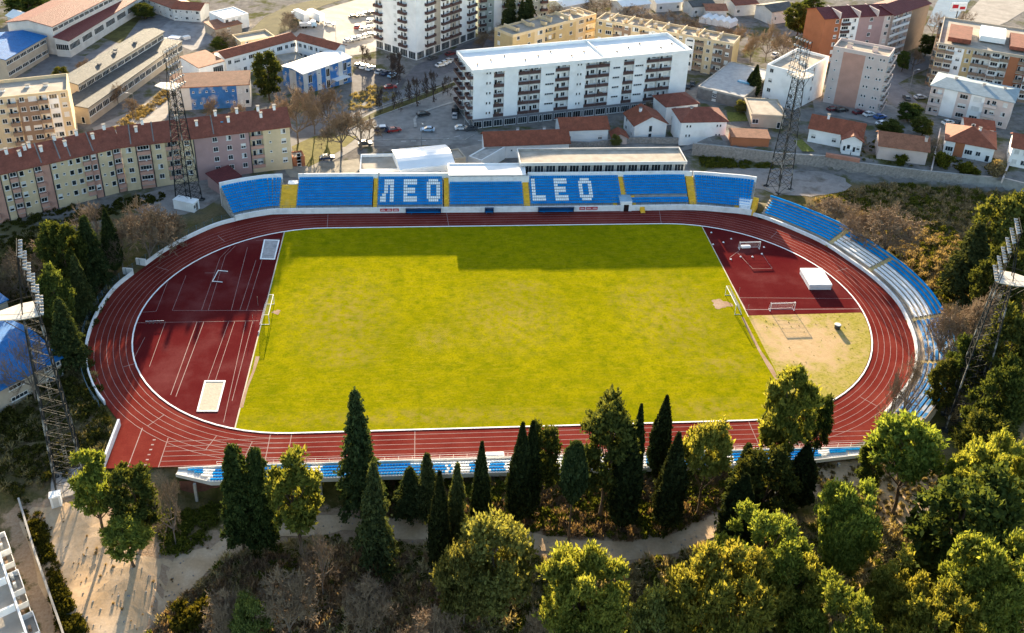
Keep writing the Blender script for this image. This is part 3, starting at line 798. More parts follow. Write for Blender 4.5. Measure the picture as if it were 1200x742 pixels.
# glazed dugouts on the edge of the track
blueglass = mat('blue_perspex', (.01, .06, .16), .3, .8, .15, spec=.6)
def dugout(pa, pb, label):
    a, b = FARP.near(pa, float(yof(pa))), FARP.near(pb, float(yof(pb))); x, y, nx, ny = FARP.at((a + b) / 2); L_ = b - a
    e = empty('dugout', (x - nx * .75, y - ny * .75, 0), math.atan2(ny, nx) - PI / 2, label, 'dugout', 'dugouts')
    n = max(2, int(L_ / 1.5)); f = MB(); gl = MB(); be = MB()
    prof = [(.55, .1), (.55, 1.3), (.3, 1.75), (-.35, 1.9)]
    for i in range(n + 1):
        xx = -L_ / 2 + L_ * i / n
        for p, q in zip(prof[:-1], prof[1:]): f.tube((xx, p[0], p[1]), (xx, q[0], q[1]), .045, n=4)
    f.tube((-L_ / 2, -.35, 1.9), (L_ / 2, -.35, 1.9), .045, n=4); f.build('frame', galv, e)
    for p, q in zip(prof[:-1], prof[1:]): gl.face([(-L_ / 2, p[0] - .06, p[1]), (L_ / 2, p[0] - .06, p[1]), (L_ / 2, q[0] - .06, q[1] - .03), (-L_ / 2, q[0] - .06, q[1] - .03)])
    for s in (-1, 1): gl.face([(s * (L_ / 2 - .06), p[0] - .08, p[1]) for p in prof] + [(s * (L_ / 2 - .06), -.3, .1)])
    gl.build('glazing', blueglass, e)
    be.box((0, .2, .42), (L_ - .3, .4, .06)); be.box((-L_ / 3, .2, .2), (.06, .3, .4)); be.box((L_ / 3, .2, .2), (.06, .3, .4)); be.build('bench', seatb, e)
dugout(475, 517, 'long blue glazed dugout under the ЛЕО seats')
dugout(568.5, 578.5, 'short blue glazed officials shelter between the two long dugouts')
dugout(630, 672, 'long blue glazed dugout under the LEO seats')

# right-hand terrace of benches
es = empty('bench_terrace', (0, 0, 0), 0, 'curved open terrace of blue and white benches round the right bend', 'terrace')
EA, EB = EASTP.near(890, 255), EASTP.near(1035, 484)
def ES(px, py): return EASTP.near(px, py)
N6, T6, R6, OE, ZE = 6, .92, .3, 1.5, .75
prof = [(.4, -.2), (.4, .3), (OE, .35), (OE, ZE)]
for i in range(N6): prof += [(OE + T6 * i, ZE + R6 * i), (OE + T6 * (i + 1), ZE + R6 * i)]
prof += [(OE + T6 * N6, ZE + R6 * N6 + .5), (OE + T6 * N6 + .12, ZE + R6 * N6 + .5), (OE + T6 * N6 + .12, -2.5)]
tan = mat('tan_concrete', (.42, .34, .26), .25, .6, .9, .1, stain=((.25, .2, .16), .4, .6))
section(EASTP, prof, tan, 'terrace_steps', es, 1.2, EA, EB)
# stairs, found by the angle of each yellow flight
stS = [ES(970, 287), ES(1012, 316), ES(1062, 372), ES(1070, 424)]
stS = [EASTP.near(*p, 0) for p in ((968, 289), (1013, 320), (1062, 377), (1072, 425))]
bounds = [EA] + stS + [EB]
for i, s in enumerate(stS): stairs(EASTP, s - .5, s + .5, N6, OE, T6, ZE + .05, R6, es, mat('faded_yellow', (.62, .47, .22), .2))
blueold = mat('worn_blue_bench', (.02, .17, .42), .25, .6, .6, stain=((.5, .5, .5), .5, .6))
for k in range(5):
    a, b = bounds[k] + .6, bounds[k + 1] - .6
    for r in range(N6):
        off, z = OE + T6 * (r + .55), ZE + R6 * r
        g = MB(); R = EASTP.rng(a, b, 1.2)
        g.strip(R, [(off - .26, z + .05), (off - .26, z + .38), (off + .22, z + .38), (off + .22, z + .05)])
        m = seatb if (k == 0 or (k in (1, 2) and r >= N6 - 2)) else (seatw if k in (1, 2) else blueold)
        g.build('bench_row', m, es)
g = MB(); R = EASTP.rng(EA, EB - 6, 1.2); o_ = OE + T6 * N6 + .02
g.strip(R, [(o_ - .05, ZE + R6 * N6 + .45), (o_ - .05, ZE + R6 * N6 + .95), (o_ + .14, ZE + R6 * N6 + .95), (o_ + .14, ZE + R6 * N6 - .5)]); g.build('back_rail', seatb, es)
rl = MB()
for t in np.arange(EA, EB, 2.2):
    x, y, nx, ny = EASTP.at(t); rl.tube((x + nx * .6, y + ny * .6, .3), (x + nx * .6, y + ny * .6, 1.35), .03, n=4)
R = EASTP.rng(EA, EB, 2.2)
for z in (.85, 1.35):
    for p, q in zip(R[:-1], R[1:]): rl.tube((p[0] + p[2] * .6, p[1] + p[3] * .6, z), (q[0] + q[2] * .6, q[1] + q[3] * .6, z), .02, n=4, cap=False)
rl.build('railing', galv, es)
# boundary walls of the track
def wall(path, a, b, h, label, ret=None, t=.32):
    g = MB(); R = path.rng(a, b, 1.0); prof = [(0, -.3), (0, h), (t, h), (t, -2.2)]; g.strip(R, prof)
    for q in (R[0], R[-1]): g.face([(q[0] + q[2] * o, q[1] + q[3] * o, z) for o, z in prof])
    o = g.build('boundary_wall', white); return tag(o, label, 'wall', 'low walls round the track')
wall(WESTP, 0.4, WESTP.near(156, 322.5), 1.0, 'low white wall round the left bend, below the gateway gap')
wall(WESTP, WESTP.near(171.5, 311.3), FARP.near(273, 256) - FARP.S[0] + WESTP.near(225.5, 278), 1.0, 'low white wall between the gateway gap and the left end of the grandstand')
wall(EASTP, EASTP.near(880, 252.5) + .3, EB + .5, .85, 'low white wall round the right bend in front of the bench terrace', t=.4)
for px, py in ((156.5, 322), (171.5, 311)):
    p = TP(px, py); q = U(px, py, 0); g = MB(); n = q[:2] / np.linalg.norm(q[:2])
    c = q[:2] + n * 1.2; g.box((c[0], c[1], .7), (2.4, .35, 1.9), 0, math.atan2(n[1], n[0])); tag(g.build('gate_pier', white), 'white return wall on the %s side of the gateway gap' % ('lower' if px < 160 else 'upper'), 'wall', 'return walls of the gateway')
g = MB(); p, q = U(123, 549, 0), U(142, 498, 0); d = q - p; L_ = np.linalg.norm(d); c = (p + q) / 2
g.box((c[0] - .25, c[1], .3), (L_, .4, 2.2), 0, math.atan2(d[1], d[0])); tag(g.build('end_wall', white), 'straight white end wall of the sprint straight at the lower left corner', 'wall')
# mesh fence outside the left wall
fb = MB(); fr = WESTP.rng(0, WESTP.S[-1] - 3, 2.2)
fence = empty('fence', (0, 0, 0), 0, 'blue-grey wire fence with posts following the outside of the left bend', 'fence')
for p in fr: fb = MB(); fb.tube((p[0] + p[2] * 1.3, p[1] + p[3] * 1.3, -1.5), (p[0] + p[2] * 1.3, p[1] + p[3] * 1.3, 1.9), .05, n=4); fb.build('post', mat('fence_blue', (.1, .17, .22), .3), fence)
fw = MB()
for z in np.arange(.1, 1.9, .22):
    for p, q in zip(fr[:-1], fr[1:]): fw.tube((p[0] + p[2] * 1.3, p[1] + p[3] * 1.3, z), (q[0] + q[2] * 1.3, q[1] + q[3] * 1.3, z), .012, n=3, cap=False)
fw.build('wire_mesh', mat('fence_blue', None), fence)
# white track-side railing on the near straight
rl = MB(); xs_ = np.arange(-54, 62, 2.4)
rl2 = MB()
for z in (.55, 1.05): rl2.tube((-54, -44.15, z), (61.5, -44.15, z), .03, n=4)
tr_ = empty('track_railing', (0, -44.15, 0), 0, 'thin pale railing along the near side of the running track', 'railing')
for x in xs_: rl = MB(); rl.tube((x, 0, 0), (x, 0, 1.05), .035, n=4); rl.build('post', offw, tr_)
rl2.V = [(v[0], v[1] + 44.15, v[2]) for v in rl2.V]; rl2.build('rail', offw, tr_)

# near stand, seen from behind: four rows of seats on a cantilevered deck carried by columns
ns = empty('near_stand', (0, 0, 0), 0, 'narrow stand of blue and white seats on columns along the near straight', 'grandstand')
NX0, NX1, YF = -60.4, 62.2, -44.75
def nb(name, m, boxes, parent=ns):
    g = MB()
    for c, d in boxes: g.box(c, d)
    return g.build(name, m, parent)
NPR = [(0, -.3), (0, .8), (.22, .8), (.22, .28), (.5, .28)]
for i in range(4): NPR += [(.5 + .9 * i, .3 + .2 * i), (.5 + .9 * (i + 1), .3 + .2 * i)]
NPR += [(4.15, 1.3), (4.32, 1.3), (4.32, .45), (2.2, -.4), (.4, -.6)]
def nprof(x0, x1, sc0=1., sc1=1.):
    g = MB(); n = 2
    R = [(x0, YF, 0, -1, sc0), (x1, YF, 0, -1, sc1)]
    k = len(NPR); 
    for (x, y, nx, ny, s) in R:
        for o, z in NPR: g.V.append((x, y - o * s, z * (.5 + .5 * s)))
    for a in range(k): g.F.append((a, (a + 1) % k, k + (a + 1) % k, k + a)); g.M.append(0)
    g.F.append(tuple(range(k))); g.M.append(0); g.F.append(tuple(k + i for i in range(k))); g.M.append(0)
    return g
nprof(NX0, -54, .45, 1).build('deck', offw, ns); nprof(-54, 44, 1, 1).build('deck', offw, ns); nprof(44, NX1, 1, .5).build('deck', offw, ns)
brick = mat('brick_underside', (.16, .07, .05), .3, 1, .9)
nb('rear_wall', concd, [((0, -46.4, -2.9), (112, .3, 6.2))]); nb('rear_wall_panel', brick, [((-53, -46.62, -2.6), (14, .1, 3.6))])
for x in np.arange(-57, 56, 7.0): nb('column', conc, [((float(x), -48.3, -2.9), (.45, .45, 6.2))])
BLUE = [(-60, -51.5), (-44.5, -41.5), (-31.5, -13), (-11.5, -9.4)]
pattern = [(-20.5, -13.5), (-11, -8.5), (-7.2, -4.4), (-2.5, 4.2), (7, 13), (15, 18), (20, 26)]
def nblue(x, r):
    for lo, hi, ps in ((-61, -20.5, 0), (26.5, 63, 0)):
        if lo <= x <= hi: return 0 if not (int((x + 100) * .5) % 9 == 4) else 1
    for j, (lo, hi) in enumerate(pattern):
        if lo <= x <= hi:
            if j == 3: return 0 if (r + int(x * 1.4)) % 3 != 1 else 1
            if j >= 4: return 0 if r in (1, 2) and int(x * 2) % 5 else 1
            return 0 if r >= 1 and int(x * 2) % 7 else 1
    return 1
for r in range(4):
    g = MB()
    x = NX0 + 2 + 1.3 * r
    while x < NX1 - 2 - 3.4 * r:
        s = 1.0
        if x > 44: s = 1 - .5 * (x - 44) / (NX1 - 44)
        if x < -54: s = .45 + .55 * (x - NX0) / 6.4
        y = YF - (.5 + .9 * (r + .5)) * s; z = (.3 + .2 * r) * (.5 + .5 * s); mi = nblue(x, r)
        g.box((x, y, z + .3), (.44, .42 * s + .05, .07), mi); g.box((x, y - .22 * s, z + .46), (.44, .07, .34), mi); x += .52
    g.build('seat_row', [seatb, seatw], ns)
g = MB(); p = U(580, 533.5, .5); g.box((0, 0, .3), (3.3, .9, .6)); g.box((0, .1, .64), (3.1, .7, .08)); 
o = g.build('covered_bench', whitew); o.location = (p[0], p[1] + .2, 0); tag(o, 'pale covered bench on the edge of the near straight', 'bench')

# ---------------------------------------------------------------- goals, pits, mats
gw = mat('goal_white', (.8, .8, .78), .08, 2, .5)
netm = mat('goal_net', (.55, .5, .47), .1, 2, .9)
def goal(loc, rz, w, h, d, label, group, net=True, rr=.07, poles=False):
    e = empty('goal', loc, rz, label, 'goal', group)
    for s in (-1, 1):
        b = MB(); b.tube((s * w / 2, 0, 0), (s * w / 2, 0, h), rr, n=8); b.build('post', gw, e)
    b = MB(); b.tube((-w / 2 - rr, 0, h), (w / 2 + rr, 0, h), rr, n=8); b.build('crossbar', gw, e)
    b = MB()
    for s in (-1, 1): b.tube((s * w / 2, 0, .04), (s * w / 2, d, .04), rr * .6, n=5); b.tube((s * w / 2, 0, h), (s * w / 2, d * .45, h), rr * .5, n=5); b.tube((s * w / 2, d * .45, h), (s * w / 2, d, .04), rr * .4, n=5)
    b.tube((-w / 2, d, .04), (w / 2, d, .04), rr * .5, n=5); b.build('net_frame', gw, e)
    if net:
        b = MB(); 
        for x in np.arange(-w / 2, w / 2 + .01, .3): b.tube((x, d * .45, h - .05), (x, d, .05), .012, n=3, cap=False); b.tube((x, 0, h - .05), (x, d * .45, h - .05), .012, n=3, cap=False)
        for k in np.linspace(0, 1, 8): b.tube((-w / 2, d * .45 + d * .55 * k, h - .05 - (h - .1) * k), (w / 2, d * .45 + d * .55 * k, h - .05 - (h - .1) * k), .012, n=3, cap=False)
        b.build('net', netm, e)
    if poles:
        for s in (-1, 1): b = MB(); b.tube((s * w * .45, d + 1.4, 0), (s * w * .45, d + 1.4, 2.3), .035, n=5); b.build('net_pole', galv, e)
    return e
goal((-50.8, .35, .03), PI / 2, 7.4, 2.5, 2.0, 'full-size white goal at the left end of the pitch', 'full-size goals', poles=True)
goal((49.5, .6, .03), -PI / 2, 7.4, 2.5, 1.6, 'full-size white goal at the right end of the pitch', 'full-size goals', poles=True)
p, q = U(866, 292), U(890.2, 293.2); c = (p + q) / 2; goal((c[0], c[1], .02), .02, np.linalg.norm(p - q), 2.1, 1.0, 'small training goal with a white bundle inside, far part of the red apron', 'small training goals', rr=.08)
p, q = U(902.3, 365), U(930.6, 364.6); c = (p + q) / 2; goal((c[0], c[1], .04), .02, np.linalg.norm(p - q), 2.1, 1.0, 'small training goal on the line between red apron and sandy grass', 'small training goals', rr=.08)
e = goal((0, 0, 0), 0, 4.4, 2.2, 1.0, 'portable white goal tipped on its back on the left red apron', 'small training goals', net=False, rr=.09)
p, q = U(252, 336), U(263, 314.4); c = (p + q) / 2; e.location = (c[0] + 1.2, c[1], .15); e.rotation_euler = (math.radians(-86), 0, math.atan2(q[1] - p[1], q[0] - p[0])); e.rotation_mode = 'XYZ'

def rounded(name, d, r, m, loc, rz=0, seg=3):
    bm = bmesh.new(); bmesh.ops.create_cube(bm, size=1)
    for v in bm.verts: v.co = Vector((v.co.x * d[0], v.co.y * d[1], v.co.z * d[2]))
    bmesh.ops.bevel(bm, geom=bm.edges[:], offset=r, segments=seg, affect='EDGES', profile=.5)
    me = bpy.data.meshes.new(name); bm.to_mesh(me); bm.free(); me.materials.append(m)
    me.polygons.foreach_set('use_smooth', [False] * len(me.polygons)); o = link(bpy.data.objects.new(name, me)); o.location = loc; o.rotation_euler = (0, 0, rz); return o
p0, p1 = U(946, 340), U(972.5, 340); bk = U(938, 314, 1.45) - U(946, 333.5, 1.45); wv = np.linalg.norm(p1 - p0); dep = np.linalg.norm(bk)
mid = (p0 + p1) / 2 + bk / 2; rz = math.atan2(p1[1] - p0[1], p1[0] - p0[0])
e = empty('jump_mat', (mid[0], mid[1], .02), rz, 'thick white-covered high jump mat on the right red apron', 'jump mat')
cov = rounded('cover', (wv, dep, .55), .08, mat('white_tarpaulin', (.82, .82, .82), .05, .6, .6, .15, 1.2), (0, 0, 1.2), 0); cov.parent = e
b2 = MB(); b2.box((0, 0, .47), (wv - .2, dep - .2, .92)); b2.build('mat_body', mat('mat_side', (.66, .66, .68), .1, 1, .7), e)
p = U(874, 291); o = rounded('bundle', (2.4, 1.0, .7), .3, mat('white_tarpaulin', None), (p[0], p[1] + .2, .36), .05, 4); tag(o, 'rounded white bundle lying inside the far training goal', 'bundle')

sandl = mat('pit_sand', (.5, .44, .34), .2, 1.2, .95, .5, 3, stain=((.36, .32, .26), 1.2, .6)); sandd = mat('shaded_pit_sand', (.36, .35, .35), .25, 1.2, .95, .5, 3, stain=((.2, .2, .21), .9, .8))  # second sand is the first darkened and greyed, its shade put into colour
def pit(px, label, ms):
    W = [U(a, b, 0) for a, b in px]; c = sum(W) / 4; e = empty('sand_pit', (c[0], c[1], 0), 0, label, 'sand pit', 'long jump pits')
    k = MB()
    for i in range(4):
        a, b = W[i] - c, W[(i + 1) % 4] - c; d = (b - a); L_ = np.linalg.norm(d); m_ = (a + b) / 2; k.box((m_[0], m_[1], .06), (L_ + .3 * (1 if i % 2 else -1), .3, .12), 0, math.atan2(d[1], d[0]))
    k.build('edging', white, e); s = MB(); s.face([(w[0] - c[0], w[1] - c[1], .05) for w in W]); o = s.build('sand', ms, e)
    if o.data.polygons[0].normal.z < 0: o.data.flip_normals()
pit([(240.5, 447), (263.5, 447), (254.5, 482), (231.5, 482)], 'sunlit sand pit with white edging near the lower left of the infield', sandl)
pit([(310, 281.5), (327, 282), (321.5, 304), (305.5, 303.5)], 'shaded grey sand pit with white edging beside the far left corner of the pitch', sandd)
for i in range(5):
    p = U(173 + 4.4 * i, 380 - .15 * i); e = empty('hurdle', (p[0], p[1], .014), random.uniform(-.15, .15), 'low white-topped hurdle in the short row on the shaded left apron', 'hurdle', 'row of hurdles on the left apron')
    b = MB(); b.box((0, 0, .76), (.72, .04, .09)); b.build('bar', white, e)
    b = MB()
    for s in (-1, 1): b.tube((s * .3, 0, 0), (s * .3, 0, .75), .025, n=5); b.tube((s * .3, 0, .02), (s * .3, .6, .02), .025, n=5)
    b.build('legs', darkm, e)
for zx, zy in ((265, 63), (335, 120), (380, 100), (275, 132), (378, 218), (435, 203), (503, 203), (558, 187), (570, 148)):
    p = U(780 + zx / 4.946, 260 + zy / 4.946); b = MB(); b.box((0, 0, .03), (.42, .42, .05)); b.tube((0, 0, .05), (0, 0, .3), .17, .05, 8); o = b.build('marker_cone', white); o.location = (p[0], p[1], .014); tag(o, 'tiny white training marker on the far right red apron', 'marker', 'training markers on the apron')
bm = bmesh.new(); bmesh.ops.create_icosphere(bm, subdivisions=2, radius=.16); me = bpy.data.meshes.new('ball'); bm.to_mesh(me); bm.free(); me.materials.append(white)
o = link(bpy.data.objects.new('ball', me)); p = U(303.3, 389.8); o.location = (p[0], p[1], .19); tag(o, 'small white ball by the left goal line', 'ball')
p = U(981, 385); e = empty('bin', (p[0], p[1], .04), .4, 'dark drum with a pale lid standing on the sandy grass', 'bin')
b = MB(); b.tube((0, 0, 0), (0, 0, 1.0), .62, .68, 12); b.build('drum', darkm, e); b = MB(); b.tube((0, 0, 1.0), (0, 0, 1.1), .72, .6, 12); b.build('lid', offw, e)

# ---------------------------------------------------------------- floodlight towers
lampm = mat('lamp_reflector', (.7, .72, .75), .1, 2, .25, spec=.7, metal=.3)
steel = mat('tower_steel', (.016, .018, .02), .4, 1.5, .7, stain=((.09, .09, .085), .5, .4))
legst = mat('tower_leg_steel', (.022, .026, .028), .3, 1.5, .7, stain=((.4, .4, .38), .45, .8))
def tower(bx, by, ty, label, out, lean=None):
    p = TP(bx, by); z0 = float(p[2]) - .1
    H = 20
    for _ in range(30):
        q = PJ(p[0], p[1], z0 + H); H += (q[1] - ty) * .12
    e = empty('floodlight_tower', (p[0], p[1], z0), out, label, 'floodlight tower', 'floodlight towers at the four corners')
    # local +x points away from the pitch
    zt = H * .76; w0, w1 = 2.35, 1.05
    def wz(z): return w0 + (w1 - w0) * min(1, z / zt)
    C4 = ((-1, -1), (1, -1), (1, 1), (-1, 1))
    for sx, sy in C4:
        b = MB(); b.tube((sx * w0, sy * w0, 0), (sx * w1, sy * w1, zt), .17, .12, 6); b.box((sx * w0, sy * w0, .2), (1.1, 1.1, .8)); b.build('leg', legst, e)
    b = MB(); n = 15; zs = [zt * (1 - (1 - i / n) ** 1.12) for i in range(n + 1)]
    for i in range(n):
        za, zb_ = zs[i], zs[i + 1]; a, c = wz(za), wz(zb_)
        for k in range(4):
            (x0, y0), (x1, y1) = C4[k], C4[(k + 1) % 4]
            b.tube((x0 * a, y0 * a, za), (x1 * c, y1 * c, zb_), .05, n=4, cap=False); b.tube((x1 * a, y1 * a, za), (x0 * c, y0 * c, zb_), .05, n=4, cap=False)
            b.tube((x0 * c, y0 * c, zb_), (x1 * c, y1 * c, zb_), .05, n=4, cap=False)
    b.build('bracing', steel, e)
    b = MB()
    for i in range(int(zt / .5)): b.box((0.0, -.3, .5 * i), (.5, .05, .05))
    for s in (-.25, .25): b.tube((s, -.3, 0), (s, -.3, zt), .04, n=4)
    b.build('ladder', legst, e)
    b = MB(); b.prism([(-1.5, -2.2), (1.2, -2.2), (4.4, -1.2), (4.4, 1.2), (1.2, 2.2), (-1.5, 2.2)], zt, zt + .18); pf = b.build('platform', mat('platform_sheet', (.62, .56, .48), .15, 1, .7), e)
    b = MB()
    P = [(-1.5, -2.2), (1.2, -2.2), (4.4, -1.2), (4.4, 1.2), (1.2, 2.2), (-1.5, 2.2)]
    for i in range(6):
        x, y = P[i]; x2, y2 = P[(i + 1) % 6]; b.tube((x, y, zt), (x, y, zt + 1.1), .04, n=4); b.tube((x, y, zt + 1.1), (x2, y2, zt + 1.1), .03, n=4)
    b.tube((1, -1, zt - 3.4), (4.1, -.6, zt), .06, n=4); b.tube((1, 1, zt - 3.4), (4.1, .6, zt), .06, n=4); b.build('handrail', steel, pf)
    rk = MB(); hh = H - zt; yy = 2.7
    lx = lambda z: -1.35 + .1 * (z - zt)
    for y in np.linspace(-yy, yy, 5): rk.tube((lx(zt - .6), y, zt - .6), (lx(H), y, H), .06, n=4)
    for z in np.linspace(zt + .4, H, 7): rk.tube((lx(z), -yy, z), (lx(z), yy, z), .05, n=4)
    for s in (-1, 1): rk.tube((w1, s * w1, zt), (lx(H) , s * 1.2, H - .6), .09, n=5); rk.tube((lx(zt+.4), s * yy, zt + .4), (lx(H), 0, H), .04, n=4)
    r = rk.build('lamp_rack', steel, e)
    lp = MB(); lp.tube((0, 0, 0), (-.5, 0, -.18), .13, .27, 8, 0); lp.tube((-.5, 0, -.18), (-.53, 0, -.19), .26, .26, 8, 1); lme = lp.mesh('lamp', [galv, lampm])
    for z in np.linspace(zt + .7, H - .25, 6):
        for y in np.linspace(-2.4, 2.4, 6):
            o = link(bpy.data.objects.new('lamp', lme), r); o.location = (lx(z) - .12, y, z); o.rotation_euler = (0, 0, random.uniform(-.15, .15))
    return e
tower(84, 566, 290, 'floodlight tower standing on sandy ground at the lower left, beside a white cabinet', math.radians(200))
tower(1122, 500, 264, 'floodlight tower rising from the trees right of the bench terrace', math.radians(-25))
tower(222, 238, 55, 'floodlight tower in front of the red-roofed terrace, by the white cabin', math.radians(160))
tower(912, 221, 45, 'floodlight tower on the gravel yard behind the right end of the grandstand', math.radians(25))
for (px, py), lb in (((84, 566), 'pale concrete footing and white box under the lower left floodlight tower'), ((912, 221), 'pale concrete footing of the floodlight tower on the gravel yard')):
    p = TP(px, py); e = empty('tower_footing', (p[0], p[1], p[2]), .3, lb, 'footing', 'tower footings'); b = MB(); b.box((0, 0, -.15), (6.4, 6.4, .9)); b.build('slab', pale, e)
    if px < 100: b = MB(); b.box((-2.2, -4.2, 1.0), (1.6, 1.3, 2.4)); b.box((-2.2, -4.2, 2.25), (1.8, 1.5, .12)); b.box((-2.2, -4.87, 1.0), (.9, .05, 1.9), 1); b.build('cabinet', [white, offw], e)
# white site cabin
p = TP(204, 246); q = TP(226, 250); d = (q - p)[:2]; rz = math.atan2(d[1], d[0]); c = (p + q) / 2
e = empty('site_cabin', (c[0] + .6, c[1] + 1.4, c[2]), rz, 'white portable cabin beside the upper left floodlight tower', 'cabin')
b = MB(); b.box((0, 0, 1.4), (6.0, 2.5, 2.6))
for x in np.arange(-2.7, 2.8, .6): b.box((x, -1.27, 1.4), (.12, .05, 2.4))
b.box((0, 0, 2.74), (6.15, 2.65, .1)); b.build('body', whitew, e)
b = MB(); b.box((3.02, .2, 1.25), (.06, .8, 2.0)); b.box((3.03, -.75, 1.6), (.06, .6, .8)); b.build('door', concd, e)
# ---------------------------------------------------------------- buildings
_WT, _WM = {}, {}
WMATS = [frame, glass, shut, concd]
def win_t(w, h, var):
    k = (round(w, 1), round(h, 1), var)
    if k in _WT: return k
    w, h = k[0], k[1]; g = MB()
    fw = .09
    g.face([(-w / 2, -.015, 0), (w / 2, -.015, 0), (w / 2, -.015, h), (-w / 2, -.015, h)], 1)
    for x in (-w / 2 + fw / 2, w / 2 - fw / 2): g.box((x, -.035, h / 2), (fw, .07, h), 0)
    for z in (fw / 2, h - fw / 2): g.box((0, -.033, z), (w - 2 * fw, .066, fw), 0)
    n = max(1, round(w / .8))
    for i in range(1, n): g.box((-w / 2 + w * i / n, -.03, h / 2), (.06, .06, h - 2 * fw), 0)
    g.box((0, -.09, -.04), (w + .2, .18, .06), 0)
    if var == 1: g.box((0, -.028, h - fw - (h - 2 * fw) * .28), (w - 2 * fw - .02, .02, (h - 2 * fw) * .56), 2)
    if var == 2: g.box((0, -.028, h / 2), (w - 2 * fw - .02, .02, h - 2 * fw - .02), 2)
    if var == 3: g.box((-w / 4, -.028, h / 2), (w * .3, .02, h - 2 * fw - .02), 2)
    if var == 4: g.box((0, -.12, h + .12), (w + .3, .3, .06), 3)
    _WT[k] = g; return k
def win_me(k):
    if k not in _WM: _WM[k] = _WT[k].mesh('window', WMATS)
    return _WM[k]
_BT, _BM = {}, {}
def balc_t(w, d, inset, mats, solid=True, seed=0):
    k = (round(w, 1), d, inset, mats[0].name, mats[1].name, solid, seed)
    if k in _BT: return k
    w = k[0]; g = MB(); y0, y1 = (0.02, d) if inset else (-d, 0); rng = random.Random(seed * 7 + int(w * 10))
    g.box((0, (y0 + y1) / 2, -.08), (w - .02, y1 - y0, .16), 0)
    if solid:
        g.box((0, y0 + .06, .5), (w - .02, .1, 1.0), 1)
        if not inset:
            for s in (-1, 1): g.box((s * (w / 2 - .06), (y0 + y1) / 2 + .05, .5), (.1, y1 - y0 - .12, 1.0), 1)
    else:
        g.box((0, y0 + .05, 1.0), (w - .02, .06, .06), 1); g.box((0, y0 + .05, .12), (w - .02, .05, .05), 1)
        n = int(w / .28)
        for i in range(n + 1): g.box((-w / 2 + .04 + (w - .08) * i / n, y0 + .05, .55), (.05, .04, .9), 1)
        if not inset:
            for s in (-1, 1): g.box((s * (w / 2 - .04), (y0 + y1) / 2, 1.0), (.05, y1 - y0 - .1, .06), 1); g.box((s * (w / 2 - .04), (y0 + y1) / 2, .5), (.03, y1 - y0 - .1, .7), 1)
    # what people keep on balconies: boxes, washing, a folded awning
    for i in range(rng.randint(0, 3)):
        x = rng.uniform(-w / 2 + .4, w / 2 - .4); hh = rng.uniform(.4, 1.3); g.box((x, (y0 + y1) / 2 + .15, hh / 2 + .01), (rng.uniform(.3, .7), .4, hh), 2 + rng.randint(0, 1))
    _BT[k] = g, mats; return k
def balc_me(k):
    if k not in _BM: _BM[k] = _BT[k][0].mesh('balcony', [_BT[k][1][0], _BT[k][1][1], shut, brownr])
    return _BM[k]
doorm = mat('dark_door', (.05, .04, .035), .2)
railm = mat('dark_railing', (.1, .06, .055), .2); railw = mat('pale_railing', (.55, .56, .58), .1)

